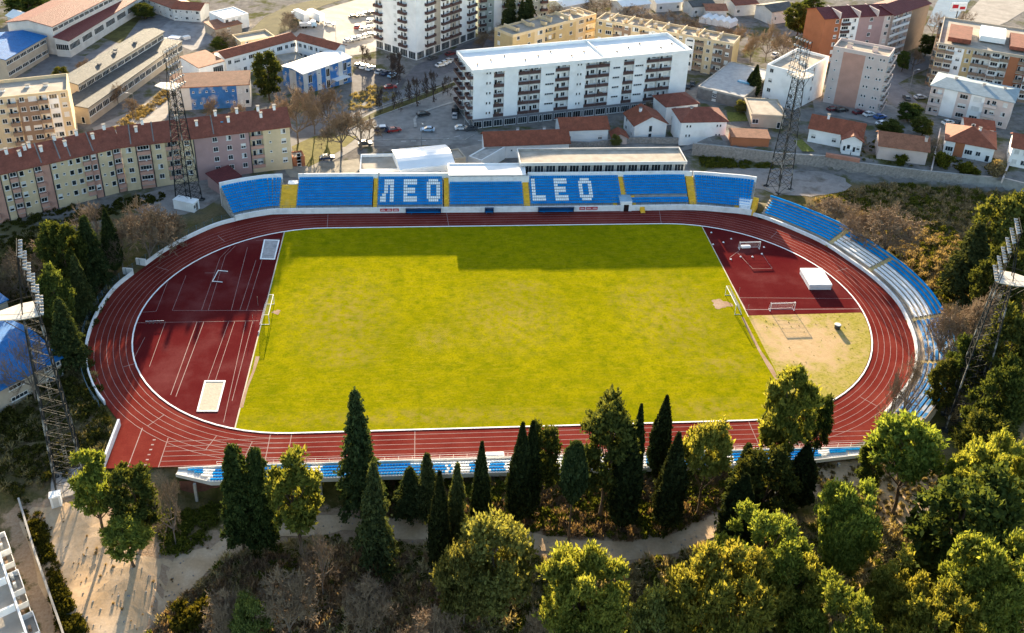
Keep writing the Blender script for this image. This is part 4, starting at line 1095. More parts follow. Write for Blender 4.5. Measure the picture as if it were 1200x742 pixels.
class Bld:
    def __init__(s, name, label, A, Bp, D, h, cat='building', group=None, ref='roof', zg=None, root=None):
        g = -2.0 if zg is None else zg
        for _ in range(6):
            z = g + h if ref == 'roof' else g
            a, b = U(*A, z), U(*Bp, z)
            if zg is None: m = (a + b) / 2; g = float(T(m[0], m[1]))
        s.zg = g; s.h = h
        d = (b - a)[:2]; s.w = float(np.linalg.norm(d)); s.ang = math.atan2(d[1], d[0]); v = np.array([-d[1], d[0]]) / s.w
        if isinstance(D, tuple): s.d = abs(float((U(*D, z)[:2] - a[:2]) @ v))
        else: s.d = D
        if root is None: s.root = empty(name, (a[0], a[1], g), s.ang, label, cat, group); s.off = Matrix.Identity(4)
        else:
            s.root = root
            s.off = (Matrix.Translation(root.location) @ Matrix.Rotation(root.rotation_euler[2], 4, 'Z')).inverted() @ Matrix.Translation((a[0], a[1], g)) @ Matrix.Rotation(s.ang, 4, 'Z')
        s.W = []; s.Bc = []
    def part(s, g, name, mats, parent=None):
        g.V = [tuple(s.off @ Vector(v)) for v in g.V]
        return g.build(name, mats, parent or s.root)
    def walls(s, mats, front='', left='', right='', fc=None, lc=None, rc=None, floors=3, gf=None, gfh=None, fw=None, balc=None, solid=True, top=None, bw=1.2, wv=(0, 0, 1, 3, 2), z0=0.0, gcol=None):
        if not isinstance(mats, (list, tuple)): mats = [mats]
        s.mats = list(mats); balc = balc or (conc, mats[0])
        h = top or s.h; w, d = s.w, s.d; g = MB(); rng = random.Random(int(w * 100 + d * 10))
        gfh = (gfh or h / floors) if gf is not None else 0
        fh = (h - gfh - z0) / (floors - (1 if gf is not None else 0))
        for spec, p0, ang, L_, cols, wts in ((front, (0, 0), 0, w, fc, fw), (right, (w, 0), PI / 2, d, rc, None), (left, (0, d), -PI / 2, d, lc, None)):
            M = Matrix.Translation((p0[0], p0[1], 0)) @ Matrix.Rotation(ang, 4, 'Z')
            bays = spec or '.'; wt = wts or [1.0] * len(bays); tot = sum(wt); x = 0.0
            f = MB(); isf = ang == 0
            for i, c in enumerate(bays):
                bwid = L_ * wt[i] / tot; x0, x1 = x, x + bwid; x = x1; xc = (x0 + x1) / 2
                mi = int(cols[i]) if cols else 0
                zb = gfh if (gf is not None) else -1.6
                if gf is not None: f.face([(x0, 0, -1.6), (x1, 0, -1.6), (x1, 0, gfh), (x0, 0, gfh)], mi if gcol is None else gcol)
                if c == 'l':
                    r = 1.15; zt = h - .35
                    zb2 = max(zb, z0)
                    if zb < zb2: f.face([(x0, 0, zb), (x1, 0, zb), (x1, 0, zb2), (x0, 0, zb2)], mi)
                    f.face([(x0, 0, zt), (x1, 0, zt), (x1, 0, h), (x0, 0, h)], mi)
                    f.face([(x0, r, zb2), (x1, r, zb2), (x1, r, zt), (x0, r, zt)], mi)
                    f.face([(x0, 0, zb2), (x0, r, zb2), (x0, r, zt), (x0, 0, zt)], mi); f.face([(x1, r, zb2), (x1, 0, zb2), (x1, 0, zt), (x1, r, zt)], mi)
                    f.face([(x0, 0, zb2), (x1, 0, zb2), (x1, r, zb2), (x0, r, zb2)], mi); f.face([(x0, r, zt), (x1, r, zt), (x1, 0, zt), (x0, 0, zt)], mi)
                else: f.face([(x0, 0, zb), (x1, 0, zb), (x1, 0, h), (x0, 0, h)], mi)
                for fl in range(floors):
                    z = (0 if fl == 0 else gfh + fh * (fl - 1)) if gf is not None else z0 + fh * fl
                    cc = c; fhh = fh
                    if gf is not None and fl == 0: cc = gf[i % len(gf)]; fhh = gfh
                    v = rng.choice(wv); y = 0
                    def addw(ww, hh, sill, var, xo=0.0, y=0.0): s.W.append((s.off @ M @ Matrix.Translation((xc + xo, y, z + sill)), win_t(ww, hh, var)))
                    hh = min(1.4, fhh * .47)
                    if cc == 'w': addw(min(1.3, bwid * .6), hh, fhh * .3, v)
                    elif cc == 'W': addw(min(2.4, bwid * .8), hh * 1.05, fhh * .28, v)
                    elif cc == 's': addw(.6, .6, fhh * .5, 0)
                    elif cc == 'd': 
                        for q in (-.5, .5): addw(.6, .9, fhh * .38, 0, q)
                    elif cc == 'S': addw(bwid * .82, fhh * .7, .15, 0)
                    elif cc == 'R': addw(bwid * .92, fhh * .36, fhh * .42, 0)
                    elif cc == 'v': addw(bwid * .8, fhh * .2, fhh * .72, 0)
                    elif cc == 'D': addw(1.1, 2.1, .05, 0)
                    elif cc == 'g': addw(bwid * .9, fhh * .42, fhh * .45, rng.choice((0, 0, 3)))
                    elif cc == 'l':
                        addw(min(.9, bwid * .3), min(2.1, fhh * .72), .1, 0, -bwid * .2, 1.15); addw(min(1.4, bwid * .42), hh, fhh * .3, v, bwid * .18, 1.15)
                        s.Bc.append((s.off @ M @ Matrix.Translation((xc, 0, z + .06)), balc_t(bwid, 1.1, True, balc, solid, rng.randint(0, 4))))
                    elif cc == 'b':
                        addw(min(.9, bwid * .3), min(2.1, fhh * .72), .1, 0, -bwid * .2); addw(min(1.3, bwid * .36), hh, fhh * .3, v, bwid * .2)
                        s.Bc.append((s.off @ M @ Matrix.Translation((xc, 0, z + .06)), balc_t(bwid * .92, bw, False, balc, solid, rng.randint(0, 4))))
                    elif cc == 'e':   # glazed-in balcony
                        s.Bc.append((s.off @ M @ Matrix.Translation((xc, 0, z + .06)), balc_t(bwid * .92, .9, False, balc, True, rng.randint(0, 4))))
                        addw(bwid * .8, fhh * .42, fhh * .42, 0)
            g.add(f, M)
        g.face([(w, d, -1.6), (0, d, -1.6), (0, d, h), (w, d, h)], 0)
        s.wall = s.part(g, 'wall', s.mats); return s
    def flat(s, m, par=.55, parm=None, t=.3, over=0.0, edge=None, name='roof'):
        w, d, h = s.w, s.d, s.h; g = MB(); o = over
        g.box((w / 2, d / 2, h - par - .15), (w + 2 * o - .06, d + 2 * o - .06, .3), 0)
        r = s.part(g, name, m)
        g = MB()
        for c, dm_ in (((w / 2, -o + t / 2 - .01, h - par / 2 - .15), (w + 2 * o + .02, t, par + .34)), ((w / 2, d + o - t / 2 + .01, h - par / 2 - .15), (w + 2 * o + .02, t, par + .34)),
                       ((-o + t / 2 - .01, d / 2, h - par / 2 - .15), (t, d + 2 * o - 2 * t + .02, par + .3)), ((w + o - t / 2 + .01, d / 2, h - par / 2 - .15), (t, d + 2 * o - 2 * t + .02, par + .3))): g.box(c, dm_)
        s.part(g, 'parapet', parm or s.mats[0], r); s.roof = r; s.zr = h - par; return s
    def gable(s, m, rh, along='u', over=.5, wallm=None, asym=.5):
        w, d, h = s.w, s.d, s.h; g = MB(); o = over; t = .22
        if along == 'u':
            yr = d * asym
            for y0, y1, z0, z1 in ((-o, yr, h - rh * o / yr, h + rh), (d + o, yr, h - rh * o / (d - yr), h + rh)):
                P = [(-o, y0, z0), (w + o, y0, z0), (w + o, y1, z1), (-o, y1, z1)]
                if y0 > y1: P = P[::-1]
                g.face([(x, y, z + t) for x, y, z in P]); g.face([(x, y, z) for x, y, z in reversed(P)])
                for i in range(4):
                    a, b = P[i], P[(i + 1) % 4]; g.face([a, b, (b[0], b[1], b[2] + t), (a[0], a[1], a[2] + t)])
            GG = [MB().face([(x, 0, h), (x, d, h), (x, yr, h + rh)]) for x in (0, w)]
        else:
            xr = w / 2
            for x0, x1 in ((-o, xr), (w + o, xr)):
                z0 = h - rh * o / xr
                P = [(x0, -o, z0), (x1, -o, h + rh), (x1, d + o, h + rh), (x0, d + o, z0)]
                if x0 > x1: P = P[::-1]
                g.face([(x, y, z + t) for x, y, z in P]); g.face([(x, y, z) for x, y, z in reversed(P)])
                for i in range(4):
                    a, b = P[i], P[(i + 1) % 4]; g.face([a, b, (b[0], b[1], b[2] + t), (a[0], a[1], a[2] + t)])
            GG = [MB().face([(0, y, h), (w, y, h), (xr, y, h + rh)]) for y in (0, d)]
        s.roof = s.part(g, 'roof', m); s.rh = rh
        for gg in GG: s.part(gg, 'gable_wall', wallm or s.mats[0])
        return s
    def hip(s, m, rh, over=.5, rl=None):
        w, d, h = s.w, s.d, s.h; o = over; z0 = h - .1; i = min(w, d) / 2 if rl is None else rl
        if w >= d: r0, r1 = (i, d / 2, h + rh), (w - i, d / 2, h + rh)
        else: r0, r1 = (w / 2, i, h + rh), (w / 2, d - i, h + rh)
        E = [(-o, -o, z0), (w + o, -o, z0), (w + o, d + o, z0), (-o, d + o, z0)]; g = MB(); t = .2
        F = [[E[0], E[1], r1, r0], [E[1], E[2], r1], [E[2], E[3], r0, r1], [E[3], E[0], r0]] if w >= d else [[E[0], E[1], r0], [E[1], E[2], r1, r0], [E[2], E[3], r1], [E[3], E[0], r0, r1]]
        for f in F: g.face([(x, y, z + t) for x, y, z in f])
        g.face([E[3], E[2], E[1], E[0]])
        for k in range(4):
            a, b = E[k], E[(k + 1) % 4]; g.face([a, b, (b[0], b[1], b[2] + t), (a[0], a[1], a[2] + t)])
        s.roof = s.part(g, 'roof', m); s.rh = rh; return s
    def shed(s, m, rise, over=.3, curve=0.0):
        w, d, h = s.w, s.d, s.h; g = MB(); o = over; n = 8 if curve else 1; t = .25; P = []
        for i in range(n + 1):
            k = i / n; P.append((-o + (d + 2 * o) * k, h + rise * k + curve * math.sin(PI * k)))
        for i in range(n):
            (y0, z0), (y1, z1) = P[i], P[i + 1]
            g.face([(-o, y0, z0 + t), (w + o, y0, z0 + t), (w + o, y1, z1 + t), (-o, y1, z1 + t)]); g.face([(-o, y1, z1), (w + o, y1, z1), (w + o, y0, z0), (-o, y0, z0)])
            for x in (-o, w + o): g.face([(x, y0, z0), (x, y1, z1), (x, y1, z1 + t), (x, y0, z0 + t)])
        for y, z in (P[0], P[-1]): g.face([(-o, y, z), (w + o, y, z), (w + o, y, z + t), (-o, y, z + t)])
        s.roof = s.part(g, 'roof', m)
        gg = MB()
        for x in (0, w): gg.face([(x, 0, h - .05)] + [(x, min(max(y, 0), d), z) for y, z in P] + [(x, d, h - .05)])
        gg.face([(0, d, h - .05), (w, d, h - .05), (w, d, h + rise), (0, d, h + rise)]); s.part(gg, 'gable_wall', s.mats[0]); return s
    def chim(s, pts, z=None, size=(.7, .9, 1.3), m=None, cap=True, name='chimney'):
        for fx, fy in pts:
            x, y = s.w * fx, s.d * fy
            zz = z if z is not None else (s.h + s.rh * (1 - abs(fy - .5) * 2) if hasattr(s, 'rh') else s.zr)
            g = MB(); g.box((x, y, zz + size[2] / 2 - .3), (size[0], size[1], size[2] + .6), 0)
            if cap: g.box((x, y, zz + size[2] + .1), (size[0] + .25, size[1] + .25, .12), 1)
            s.part(g, name, [m or s.mats[0], concd if cap else conc], s.roof)
        return s
    def bx(s, name, m, c, d, parent=None):
        g = MB(); g.box(c, d); return s.part(g, name, m, parent)
    def done(s):
        for lst, nm, tmpl, me in ((s.W, 'window', lambda k: (_WT[k], WMATS), win_me), (s.Bc, 'balcony', lambda k: (_BT[k][0], None), balc_me)):
            have = sum(1 for c in s.root.children if c.name.split('.')[0] == nm)
            keep = max(0, 99 - have)
            for M, k in lst[:keep]:
                o = link(bpy.data.objects.new(nm, me(k)), s.root); o.matrix_local = M
            rest = lst[keep:]
            if rest:
                if nm == 'window':
                    g = MB()
                    for M, k in rest: g.add(_WT[k], M)
                    o = g.build(nm, WMATS, s.root); o['kind'] = 'stuff'
                else:
                    for M, k in rest:
                        o = link(bpy.data.objects.new(nm, me(k)), s.root); o.matrix_local = M
        return s

# --- long red-roofed terrace on the left: two wings at a slight angle
PC = (conc, pink)
t1 = Bld('terraced_apartments', 'long red-roofed apartment terrace in cream and pink bays along the left edge', (-52, 215), (140, 171.5), 10.5, 13.2)
t1.walls([cream, pink, brownr, mauve], 'ww.e.wewse.wswwewswe', fc='11011010011000001001', floors=4, z0=1.6, balc=PC, wv=(0, 0, 0, 1, 3)).gable(tiledark, 3.3)
t1.chim([(.33, .42), (.4, .3), (.44, .42), (.47, .45), (.53, .3), (.63, .5), (.68, .3), (.77, .5), (.86, .33), (.95, .5)], m=whitew).done()
t2 = Bld('x', '', (141, 171.8), (339, 147.5), 10.5, 13.2, root=t1.root, zg=t1.zg)
t2.walls([cream, pink, brownr, mauve], 'wewlw.wwwlsw', fc='010003333000', floors=4, z0=1.6, right='.w.', balc=PC, wv=(0, 0, 0, 1, 3)).gable(tiledark, 3.3)
t2.chim([(.1, .33), (.14, .5), (.34, .5), (.45, .3), (.57, .5), (.64, .3), (.7, .5), (.83, .5), (.84, .32), (.93, .48)], m=whitew).done()
for b, xs in ((t1, (.505, .62, .685, .83)), (t2, (.06, .19, .54))):
    for f in xs:
        g = MB(); x = b.w * f; g.face([(x - .15, -.55, b.h - .15), (x + .15, -.55, b.h - .15), (x + .15, b.d / 2, b.h + b.rh + .42), (x - .15, b.d / 2, b.h + b.rh + .42)]); g.face([(x - .15, -.55, b.h - .45), (x - .15, -.55, b.h - .15), (x - .15, b.d / 2, b.h + b.rh + .42), (x - .15, b.d / 2, b.h + b.rh)]); g.face([(x + .15, -.55, b.h - .45), (x + .15, -.55, b.h - .15), (x + .15, b.d / 2, b.h + b.rh + .42), (x + .15, b.d / 2, b.h + b.rh)])
        b.part(g, 'firewall', concd, b.roof)
for b, fcs in ((t1, '11011010011000001001'), (t2, '010003333000')):
    for i in range(1, len(fcs)):
        if fcs[i] != fcs[i - 1]: g = MB(); x = b.w * i / len(fcs); g.box((x, -.05, b.h / 2), (.22, .1, b.h)); b.part(g, 'downpipe', darkm)
g = MB(); x = t2.w * .6; g.box((x, 3, t2.h + 2.2), (.7, .7, .12)); t2.part(g, 'skylight', mat('skylight_blue', (.1, .3, .45), .1, 1, .2), t2.roof)
k = Bld('garage', 'small wine-red lean-to shed roof against the terrace behind the left seats', (257, 216), (282, 207), 6, 3.2, cat='shed'); k.walls(mauve).shed(redmet, .8).done()
k = Bld('kiosk', 'tiny flat-roofed brick kiosk at the right end of the red-roofed terrace', (343, 185), (357, 183), 4, 3.0, cat='kiosk'); k.walls(terra, 'D').flat(roofb, .3).done()

# --- cream flats upper left
k = Bld('apartment_block', 'cream flat-roofed apartment block with brown balcony bays at the upper left edge', (-45, 119), (79, 105.5), (87, 85), 17.5)
k.walls([cream, brownr, whitew], 'wwwwbwWbWw', fc='0200011020', floors=6, right='..', balc=(conc, brownr)).flat(roofb, .9, cream)
k.chim([(.6, .6), (.78, .55), (.36, .5)], size=(1.2, 1.2, .6), m=whitew, name='roof_hatch')
k.bx('stair_head', cream, (k.w * .15, k.d * .6, k.h + .6), (4, 4, 2.4), k.roof); k.done()
# --- sheds and halls
k = Bld('sports_hall', 'big hall with wine-red roof and a lower side aisle at the top left corner', (60.6, 31.3), (142, -10), (19, 21), 10.5, cat='hall')
k.walls(offw, 'R' * 14, left='...', floors=3).gable(redmet, 1.6, asym=.5).done()
k2 = Bld('x', '', (80, 48.5), (170, -6), (66, 46), 6.0, root=k.root, zg=k.zg); k2.walls(offw, 'R.R.R.R.R.R.R', left='R', floors=1, fw=[3, .5] * 6 + [3]).shed(redmet, 1.1).done()
for px in (): pass
k = Bld('workshop', 'long workshop with bright blue roof at the left edge', (6, 70), (53, 43), (-24, 52), 7.5, cat='workshop'); k.walls(beige, 'RRRRRR', left='..', floors=2).gable(bluroof, 1.4).done()
k2 = Bld('x', '', (-14, 78), (16, 68), 9, 4.5, root=k.root, zg=k.zg); k2.walls(beige, 'wD', floors=1).shed(mat('teal_roof', (.05, .16, .2), .2), .6).done()
k = Bld('industrial_shed', 'long grey-roofed industrial shed in two tiers behind the cream flats', (91, 99), (191, 37.5), (85, 85), 8.5, cat='industrial shed'); k.walls(beige, 'R' * 12, floors=2).gable(tilegrey, .8); k.chim([(.3, .3), (.5, .4), (.55, .6), (.72, .3)], size=(1, 1, .5), m=galv, name='vent'); k.done()
k2 = Bld('x', '', (103, 127), (213, 49), (92, 110), 5.2, root=k.root, zg=k.zg); k2.walls(beige, 'R' * 16, left='wD', right='R', floors=1).shed(tilegrey, .7).done()
k = Bld('house', 'small white block with flat white roof in front of the wine-red hall yard', (262, 22), (291, 15.5), (240, 15), 5.5); k.walls(whitew, 'www.', left='W', floors=2).flat(roofw, .3).done()
k = Bld('house', 'low pink-roofed shed beside the small white block', (252, 35), (283, 28), 8, 3.2, cat='shed'); k.walls(beige, '.w.').shed(tileor, .8).done()
k = Bld('house', 'red-roofed long house with a blue roof end at the top edge', (202, 10), (234, 12), 9, 5, cat='house'); k.walls(offw, 'wswsw', floors=2).gable(tilered, 1.5).done()
k2 = Bld('x', '', (160, -6), (202, 9.5), 9, 5, root=k.root, zg=k.zg); k2.walls(offw, 'wswswsw', floors=2).gable(tilered, 1.5).done()
# --- school, gym and neighbours
k = Bld('school', 'v-shaped white school with red tiled roof around a courtyard', (264, 68), (347, 45.5), (256, 60.5), 7.5, cat='school'); k.walls(whitew, 'wWwWwWwWwW', left='w', floors=2).gable(tilered, 1.3).done()
k2 = Bld('x', '', (347.5, 46), (393, 58), (405, 53.5), 7.5, root=k.root, zg=k.zg); k2.walls(whitew, 'WwWwWwW', right='.', floors=2).gable(tilered, 1.3).done()
k = Bld('sports_hall', 'gym with flat white roof and blue and white painted walls below the school', (355, 87), (411, 67.5), (330, 78), 8.0, cat='gym'); k.walls([bluep, offw, whitew], '.S.s.S.s.SW', fc='10010100100', left='s.s', lc='010', floors=2).gable(roofw, .7, over=.4).done()
k.bx('porch', whitew, (k.w * .72, -1.2, 2.6), (6, 2.6, .25), k.root)
k = Bld('hall', 'orange-roofed hall with a blue painted upper wall beside the upper left floodlight tower', (198, 104), (292, 99.5), (203, 91.5), 7.5, cat='hall'); k.walls([offw, bluep], 'ww.ssss.ssww', fc='000111111100', left='w.', floors=2).shed(tileor, 1.2).done()
k2 = Bld('x', '', (233, 80), (262, 72), (226, 66), 7.5, root=k.root, zg=k.zg); k2.walls([whitew, bluep], '.S', floors=2).shed(tileor, .8).done()
k = Bld('courtyard_building', 'low beige flat roof inside the school courtyard', (331, 72), (356, 68), 7, 4); k.walls(beige, 'w.w').flat(roofb, .4).done()
k = Bld('house', 'flat-roofed cream house with a sunken terrace behind the school', (282, 49), (322, 42), 9, 4.5, cat='house'); k.walls(cream, 'w.w', left='w').flat(roofb, .7).done()
# --- white tower flats at the top
k = Bld('apartment_block', 'tall white apartment block with brown balcony stacks cut by the top edge', (488, 71), (557, 44.5), (440, 56), 32, ref='ground'); k.walls([whitew, beige], '.b.bb.b', fc='0010100', left='b.wb.', floors=10, gf='SSSSSSS', gfh=4, balc=(conc, railm), solid=True, fw=[1.6, 2, 1.2, 2, 2, 1.4, 2]).flat(roofg).done()
k = Bld('apartment_block', 'grey-green apartment block with balconies behind conifers at the top edge', (560, 40), (640, 30), 14, 26, ref='ground'); k.walls([mat('grey_green_render', (.36, .4, .36), .15), whitew], 'bw.bwb.wb', fc='001000100', floors=8, balc=(conc, railm)).flat(roofg).done()
# --- the large white block
k = Bld('apartment_block', 'large white apartment block with flat white roof and recessed balconies behind the grandstand', (555, 81.5), (809, 58), (783, 38.6), 19.8)
bays = [('.d', 0)]
k.walls([whitew, mat('shop_front_grey', (.2, .2, .21), .2)], '.dl.ll.vl.d.ll.v.lv.ll..', left='bb.b', floors=6, gf='S', gfh=3.2, gcol=1, balc=(conc, railm), fw=[1.1, 1.2, 1.2, 1.6, 1.3, 1.3, .4, 1.3, 1.7, .6, 1.1, .2, 1.45, 1.45, .3, 1.1, .3, 1.3, 1.3, .2, 1.6, 1.6, .3, 1.9], bw=1.6)
k.flat(roofw, .9, whitew, over=.5)
k.bx('roof_divider', whitew, (k.w * .6, k.d / 2, k.zr + .25), (.3, k.d - .3, .9), k.roof)
k.chim([(x / 14 + .04, .35 + .3 * ((x * 7) % 3) / 2) for x in range(14)], size=(.45, .45, .5), m=concd, cap=False, name='vent').done()
# --- long cream stepped block behind
k = Bld('apartment_block', 'long cream stepped apartment block with sunlit roof terraces behind the large white block', (601, 41), (699, 16), 10, 13.5); k.walls([yellowr, cream, whitew], 'wwWlwwWl', fc='00100012', floors=4, left='w.').flat(roofb, .7, cream)
k.chim([(.12, .4), (.3, .6), (.42, .3), (.55, .6), (.7, .3), (.85, .6)], size=(.9, 2.6, 1.6), m=cream)
for i in range(5): k.bx('parapet_step', cream, (k.w * (.1 + .2 * i), k.d * .62, k.h + .3), (.35, k.d * .7, 1.2), k.roof)
k.done()
k2 = Bld('x', '', (699, 22), (859.5, 51), (876, 43.5), 15, root=k.root, zg=k.zg - .5); k2.walls([yellowr, cream, whitew, brownr], 'wWlwWlwWlwWlwlw', fc='001310213120123', floors=5, right='...', rc='000', balc=(conc, brownr)).flat(roofb, .8, cream)
k2.chim([(.08, .5), (.2, .3), (.3, .6), (.42, .4), (.5, .62), (.6, .3), (.72, .6), (.8, .35), (.88, .6)], size=(.8, 2.2, 1.5), m=cream)
for i in range(7): k2.bx('parapet_step', cream, (k2.w * (.1 + .13 * i), k2.d * .55, k2.h + .2), (.35, k2.d * .8, 1.0), k2.roof)
k2.done()
# --- grey flat-roofed garages
k = Bld('garage', 'grey flat-roofed garage building with stepped roof between the cream block and the tower', (818, 101), (872, 114), (888, 79), 4.2, cat='garage'); k.walls(concd, '.w..').flat(mat('pale_grey_felt', (.36, .37, .38), .2), .25, conc); k.bx('skylight', mat('skylight_blue', None), (k.w * .72, k.d * .45, k.zr + .2), (k.w * .3, 1.6, .4), k.roof); k.done()
# --- offices and sheds right behind the grandstand
k = Bld('office', 'low beige flat-roofed office behind the ЛЕО seats, left half', (421.5, 199), (470, 198), 9.5, 7.6, cat='office', zg=-2.4); k.walls(offw, 'ww.wWWW', left='..', floors=2).flat(roofb, .8, whitew).done()
k = Bld('hall', 'white hall with a curved metal roof behind the ЛЕО seats', (469, 199.5), (532.5, 193), 11.5, 8.6, cat='hall', zg=-2.4); k.walls(whitew, 'w.ww.ww..', right='.', floors=2, wv=(0,)).shed(mat('pale_metal_roof', (.74, .75, .77), .08, .3, .45, spec=.5), .3, .2, 1.2).done()
k2 = Bld('annex', 'small tan annexe on the right of the white curved-roof hall', (533, 186), (546, 184), 6, 6, cat='annexe', zg=-2.4); k2.walls(beige, 'W', floors=1).flat(roofb, .4).done()
k = Bld('press_box', 'white press box with a bright flat roof above the middle seats', (526.5, 200.5), (614.5, 200), 4.2, 9.7, cat='press box', zg=-2.4); k.walls([white, concd], '.....R...R......', fc='1' * 16, floors=3).flat(roofw, .25, white, over=.3); k.bx('canopy', roofw, (k.w / 2, -1.35, k.h - .1), (k.w + .5, 2.1, .22), k.roof); k.done()
k = Bld('store_building', 'long low building with beige roof and open bays behind the LEO seats', (611, 190.5), (803.5, 188.5), (800, 173), 10.8, cat='store building', zg=-2.4); k.walls([conc], 'S' * 14, right='.', floors=3, fw=None).flat(roofb, .55, offw, over=.4).done()
# --- houses
k = Bld('house', 'long white house with red tiled roof in front of the white block, left of three', (569, 170.5), (667, 167), 8, 4.4, cat='house'); k.walls(whitew, '..s..w.w', left='.', floors=1).gable(tilered, 2.4).chim([(.42, .8), (.74, .75)]).done()
k2 = Bld('x', '', (564, 188), (592, 172), 4.5, 4.0, root=k.root, zg=k.zg); k2.walls(whitew, '.', left='.').flat(conc, .3).done()
k = Bld('house', 'white house with red tiled roof in front of the white block, short middle one', (658, 152.5), (713, 150.5), 8.5, 5.0, cat='house'); k.walls(whitew, 'w.w', floors=1, left='.').gable(tilered, 2.1).done()
k = Bld('house', 'white house with gable facing the stadium and a red hipped roof', (744, 147), (781.5, 144.5), 9.5, 5.2, cat='house'); k.walls(whitew, '.D.', floors=2, left='ww').gable(tilered, 2.6, along='v').chim([(.35, .6)], z=7).done()
k = Bld('house', 'white house with dark red hipped roof standing behind another', (781, 125), (818, 121), 9, 5.8, cat='house'); k.walls(whitew, 'ww', left='..', floors=2).hip(tiledark, 2.2).done()
k = Bld('house', 'white two-storey house with dark red hipped roof above the stone wall', (799, 143), (852, 142), 9.5, 6.2, cat='house'); k.walls(whitew, 'd.d', floors=2, left='.').hip(tiledark, 2.6).chim([(.3, .5)], z=7.5).done()
k = Bld('house', 'flat-roofed beige house left of the upper right floodlight tower', (882, 133), (919, 135), (884, 115.5), 4.6, cat='house'); k.walls(beige, 'W..D', floors=1).flat(roofb, .25, over=.5).done()
k = Bld('shed', 'small orange-roofed hut between white houses and the long beige roof', (718, 161), (735, 161), 4, 2.4, cat='hut'); k.walls(rose, '.').gable(tilered, 1.2, along='v').done()
k = Bld('shed', 'low brown-roofed shed on the stone wall left of the tower', (858, 161), (902, 163), 5, 2.6, cat='shed'); k.walls(terra, '..').shed(tileor, .5).done()
k = Bld('house', 'red-roofed house with a front gable right of the upper right floodlight tower', (949, 149.5), (1010, 161), 9, 4.6, cat='house'); k.walls(whitew, 'w.wWw', floors=1, left='w').gable(tilered, 2.5).chim([(.3, .45)]).done()
k2 = Bld('x', '', (988, 163), (1011, 166), 5, 4.2, root=k.root, zg=k.zg); k2.walls(whitew, 'bb', floors=1, balc=(conc, whitew)).gable(tilered, 1.5, along='v').done()
k = Bld('house', 'rose house with old orange tiles on the retaining wall, middle of the row', (1031, 170), (1088, 177.5), 9.5, 4.4, cat='house'); k.walls(rose, '....', left='..', floors=1).gable(tileor, 2.3).chim([(.95, .35)]).done()
k = Bld('house', 'large house with red hipped roof and verandas on the retaining wall', (1109, 164), (1166, 174.5), 12.5, 4.6, cat='house'); k.walls([whitew, terra], 'W.WwD', fc='01000', floors=1, right='w.').hip(tilered, 3.0).chim([(.65, .5)], z=6.5).done()
k = Bld('house', 'red-roofed white house cut by the right edge', (1187, 172), (1225, 179), 10, 6, cat='house'); k.walls(whitew, 'wWw', floors=2, left='w').gable(tilered, 2.2).done()
# --- apartment blocks upper right
k = Bld('apartment_block', 'pale pink apartment block with sunlit roof, upper right', (977, 54), (1042, 66.5), (984, 44), 19.5); k.walls([rose, pink], 's..dd', fc='01100', left='.', right='bbb', floors=6, balc=(conc, rose)).flat(roofb, .9, rose); k.chim([(.25, .4), (.7, .5)], size=(1.6, 1.2, 1.5), m=rose).done()
k = Bld('apartment_block', 'cream white apartment block partly hidden behind the upper right floodlight tower', (938, 86), (972, 66), (907, 71), 13.5); k.walls([whitew, cream], '.w.', left='w.w', floors=4, right='b').flat(roofb, .9, whitew); k.chim([(.5, .4), (.7, .7)], size=(1.5, 1.5, 1.2), m=whitew).done()
k = Bld('apartment_block', 'terracotta and white stepped apartments with wine-red roofs at the top edge, right of centre', (967, 22), (1047, 17), 12, 17.5); k.walls([terra, whitew, mauve, rose], '.wew.w.w', fc='00112223', floors=6, balc=(conc, railm)).gable(redmet, 2.2)
for f in (.2, .48, .75): k.bx('firewall', rose, (k.w * f, k.d * .3, k.h + 1.0), (.4, k.d * .75, 2.4), k.roof)
k.done()
k2 = Bld('x', '', (1048, 18), (1090, 4), 12, 17.5, root=k.root, zg=k.zg); k2.walls([rose, brownr], 'll..', fc='0011', floors=6, balc=(conc, whitew)).gable(redmet, 2.0).done()
k = Bld('apartment_block', 'ochre, white and terracotta apartment cluster with brown roofs at the right edge', (1100, 50), (1240, 72), (1121, 22), 16); k.walls([whitew, yellowr, terra, beige], 'eewwllel.lell', fc='1001000022000', left='bb', lc='11', floors=5, balc=(conc, brownr)).flat(roofb, .6, beige)
k.bx('roof_terrace', tiledark, (k.w * .17, k.d * .35, k.h + .8), (k.w * .2, k.d * .5, 1.6), k.roof); k.bx('stair_head', whitew, (k.w * .45, k.d * .5, k.h + .9), (k.w * .22, k.d * .4, 1.9), k.roof); k.bx('roof_terrace', tiledark, (k.w * .68, k.d * .4, k.h + .6), (k.w * .16, k.d * .5, 1.2), k.roof); k.bx('stair_head', whitew, (k.w * .88, k.d * .55, k.h + 1), (k.w * .15, k.d * .4, 2), k.roof); k.done()
k = Bld('apartment_house', 'three-storey grey-white house with pale blue-grey hipped roof at the right edge', (1092, 100), (1188, 120), (1104, 86), 9.5, cat='house'); k.walls([rose, whitew], 'b.WWbw', fc='010100', left='..', floors=3, balc=(conc, rose)).hip(mat('blue_grey_sheet', (.27, .33, .36), .2), 1.2, rl=3); k.chim([(.25, .5), (.6, .45), (.85, .5)], z=10.0).done()
k = Bld('shed', 'small red-roofed garage in front of the grey-roofed house', (1132, 148), (1165, 152), 7, 3.2, cat='garage'); k.walls(whitew, 'D.').gable(tilered, 1.3).done()
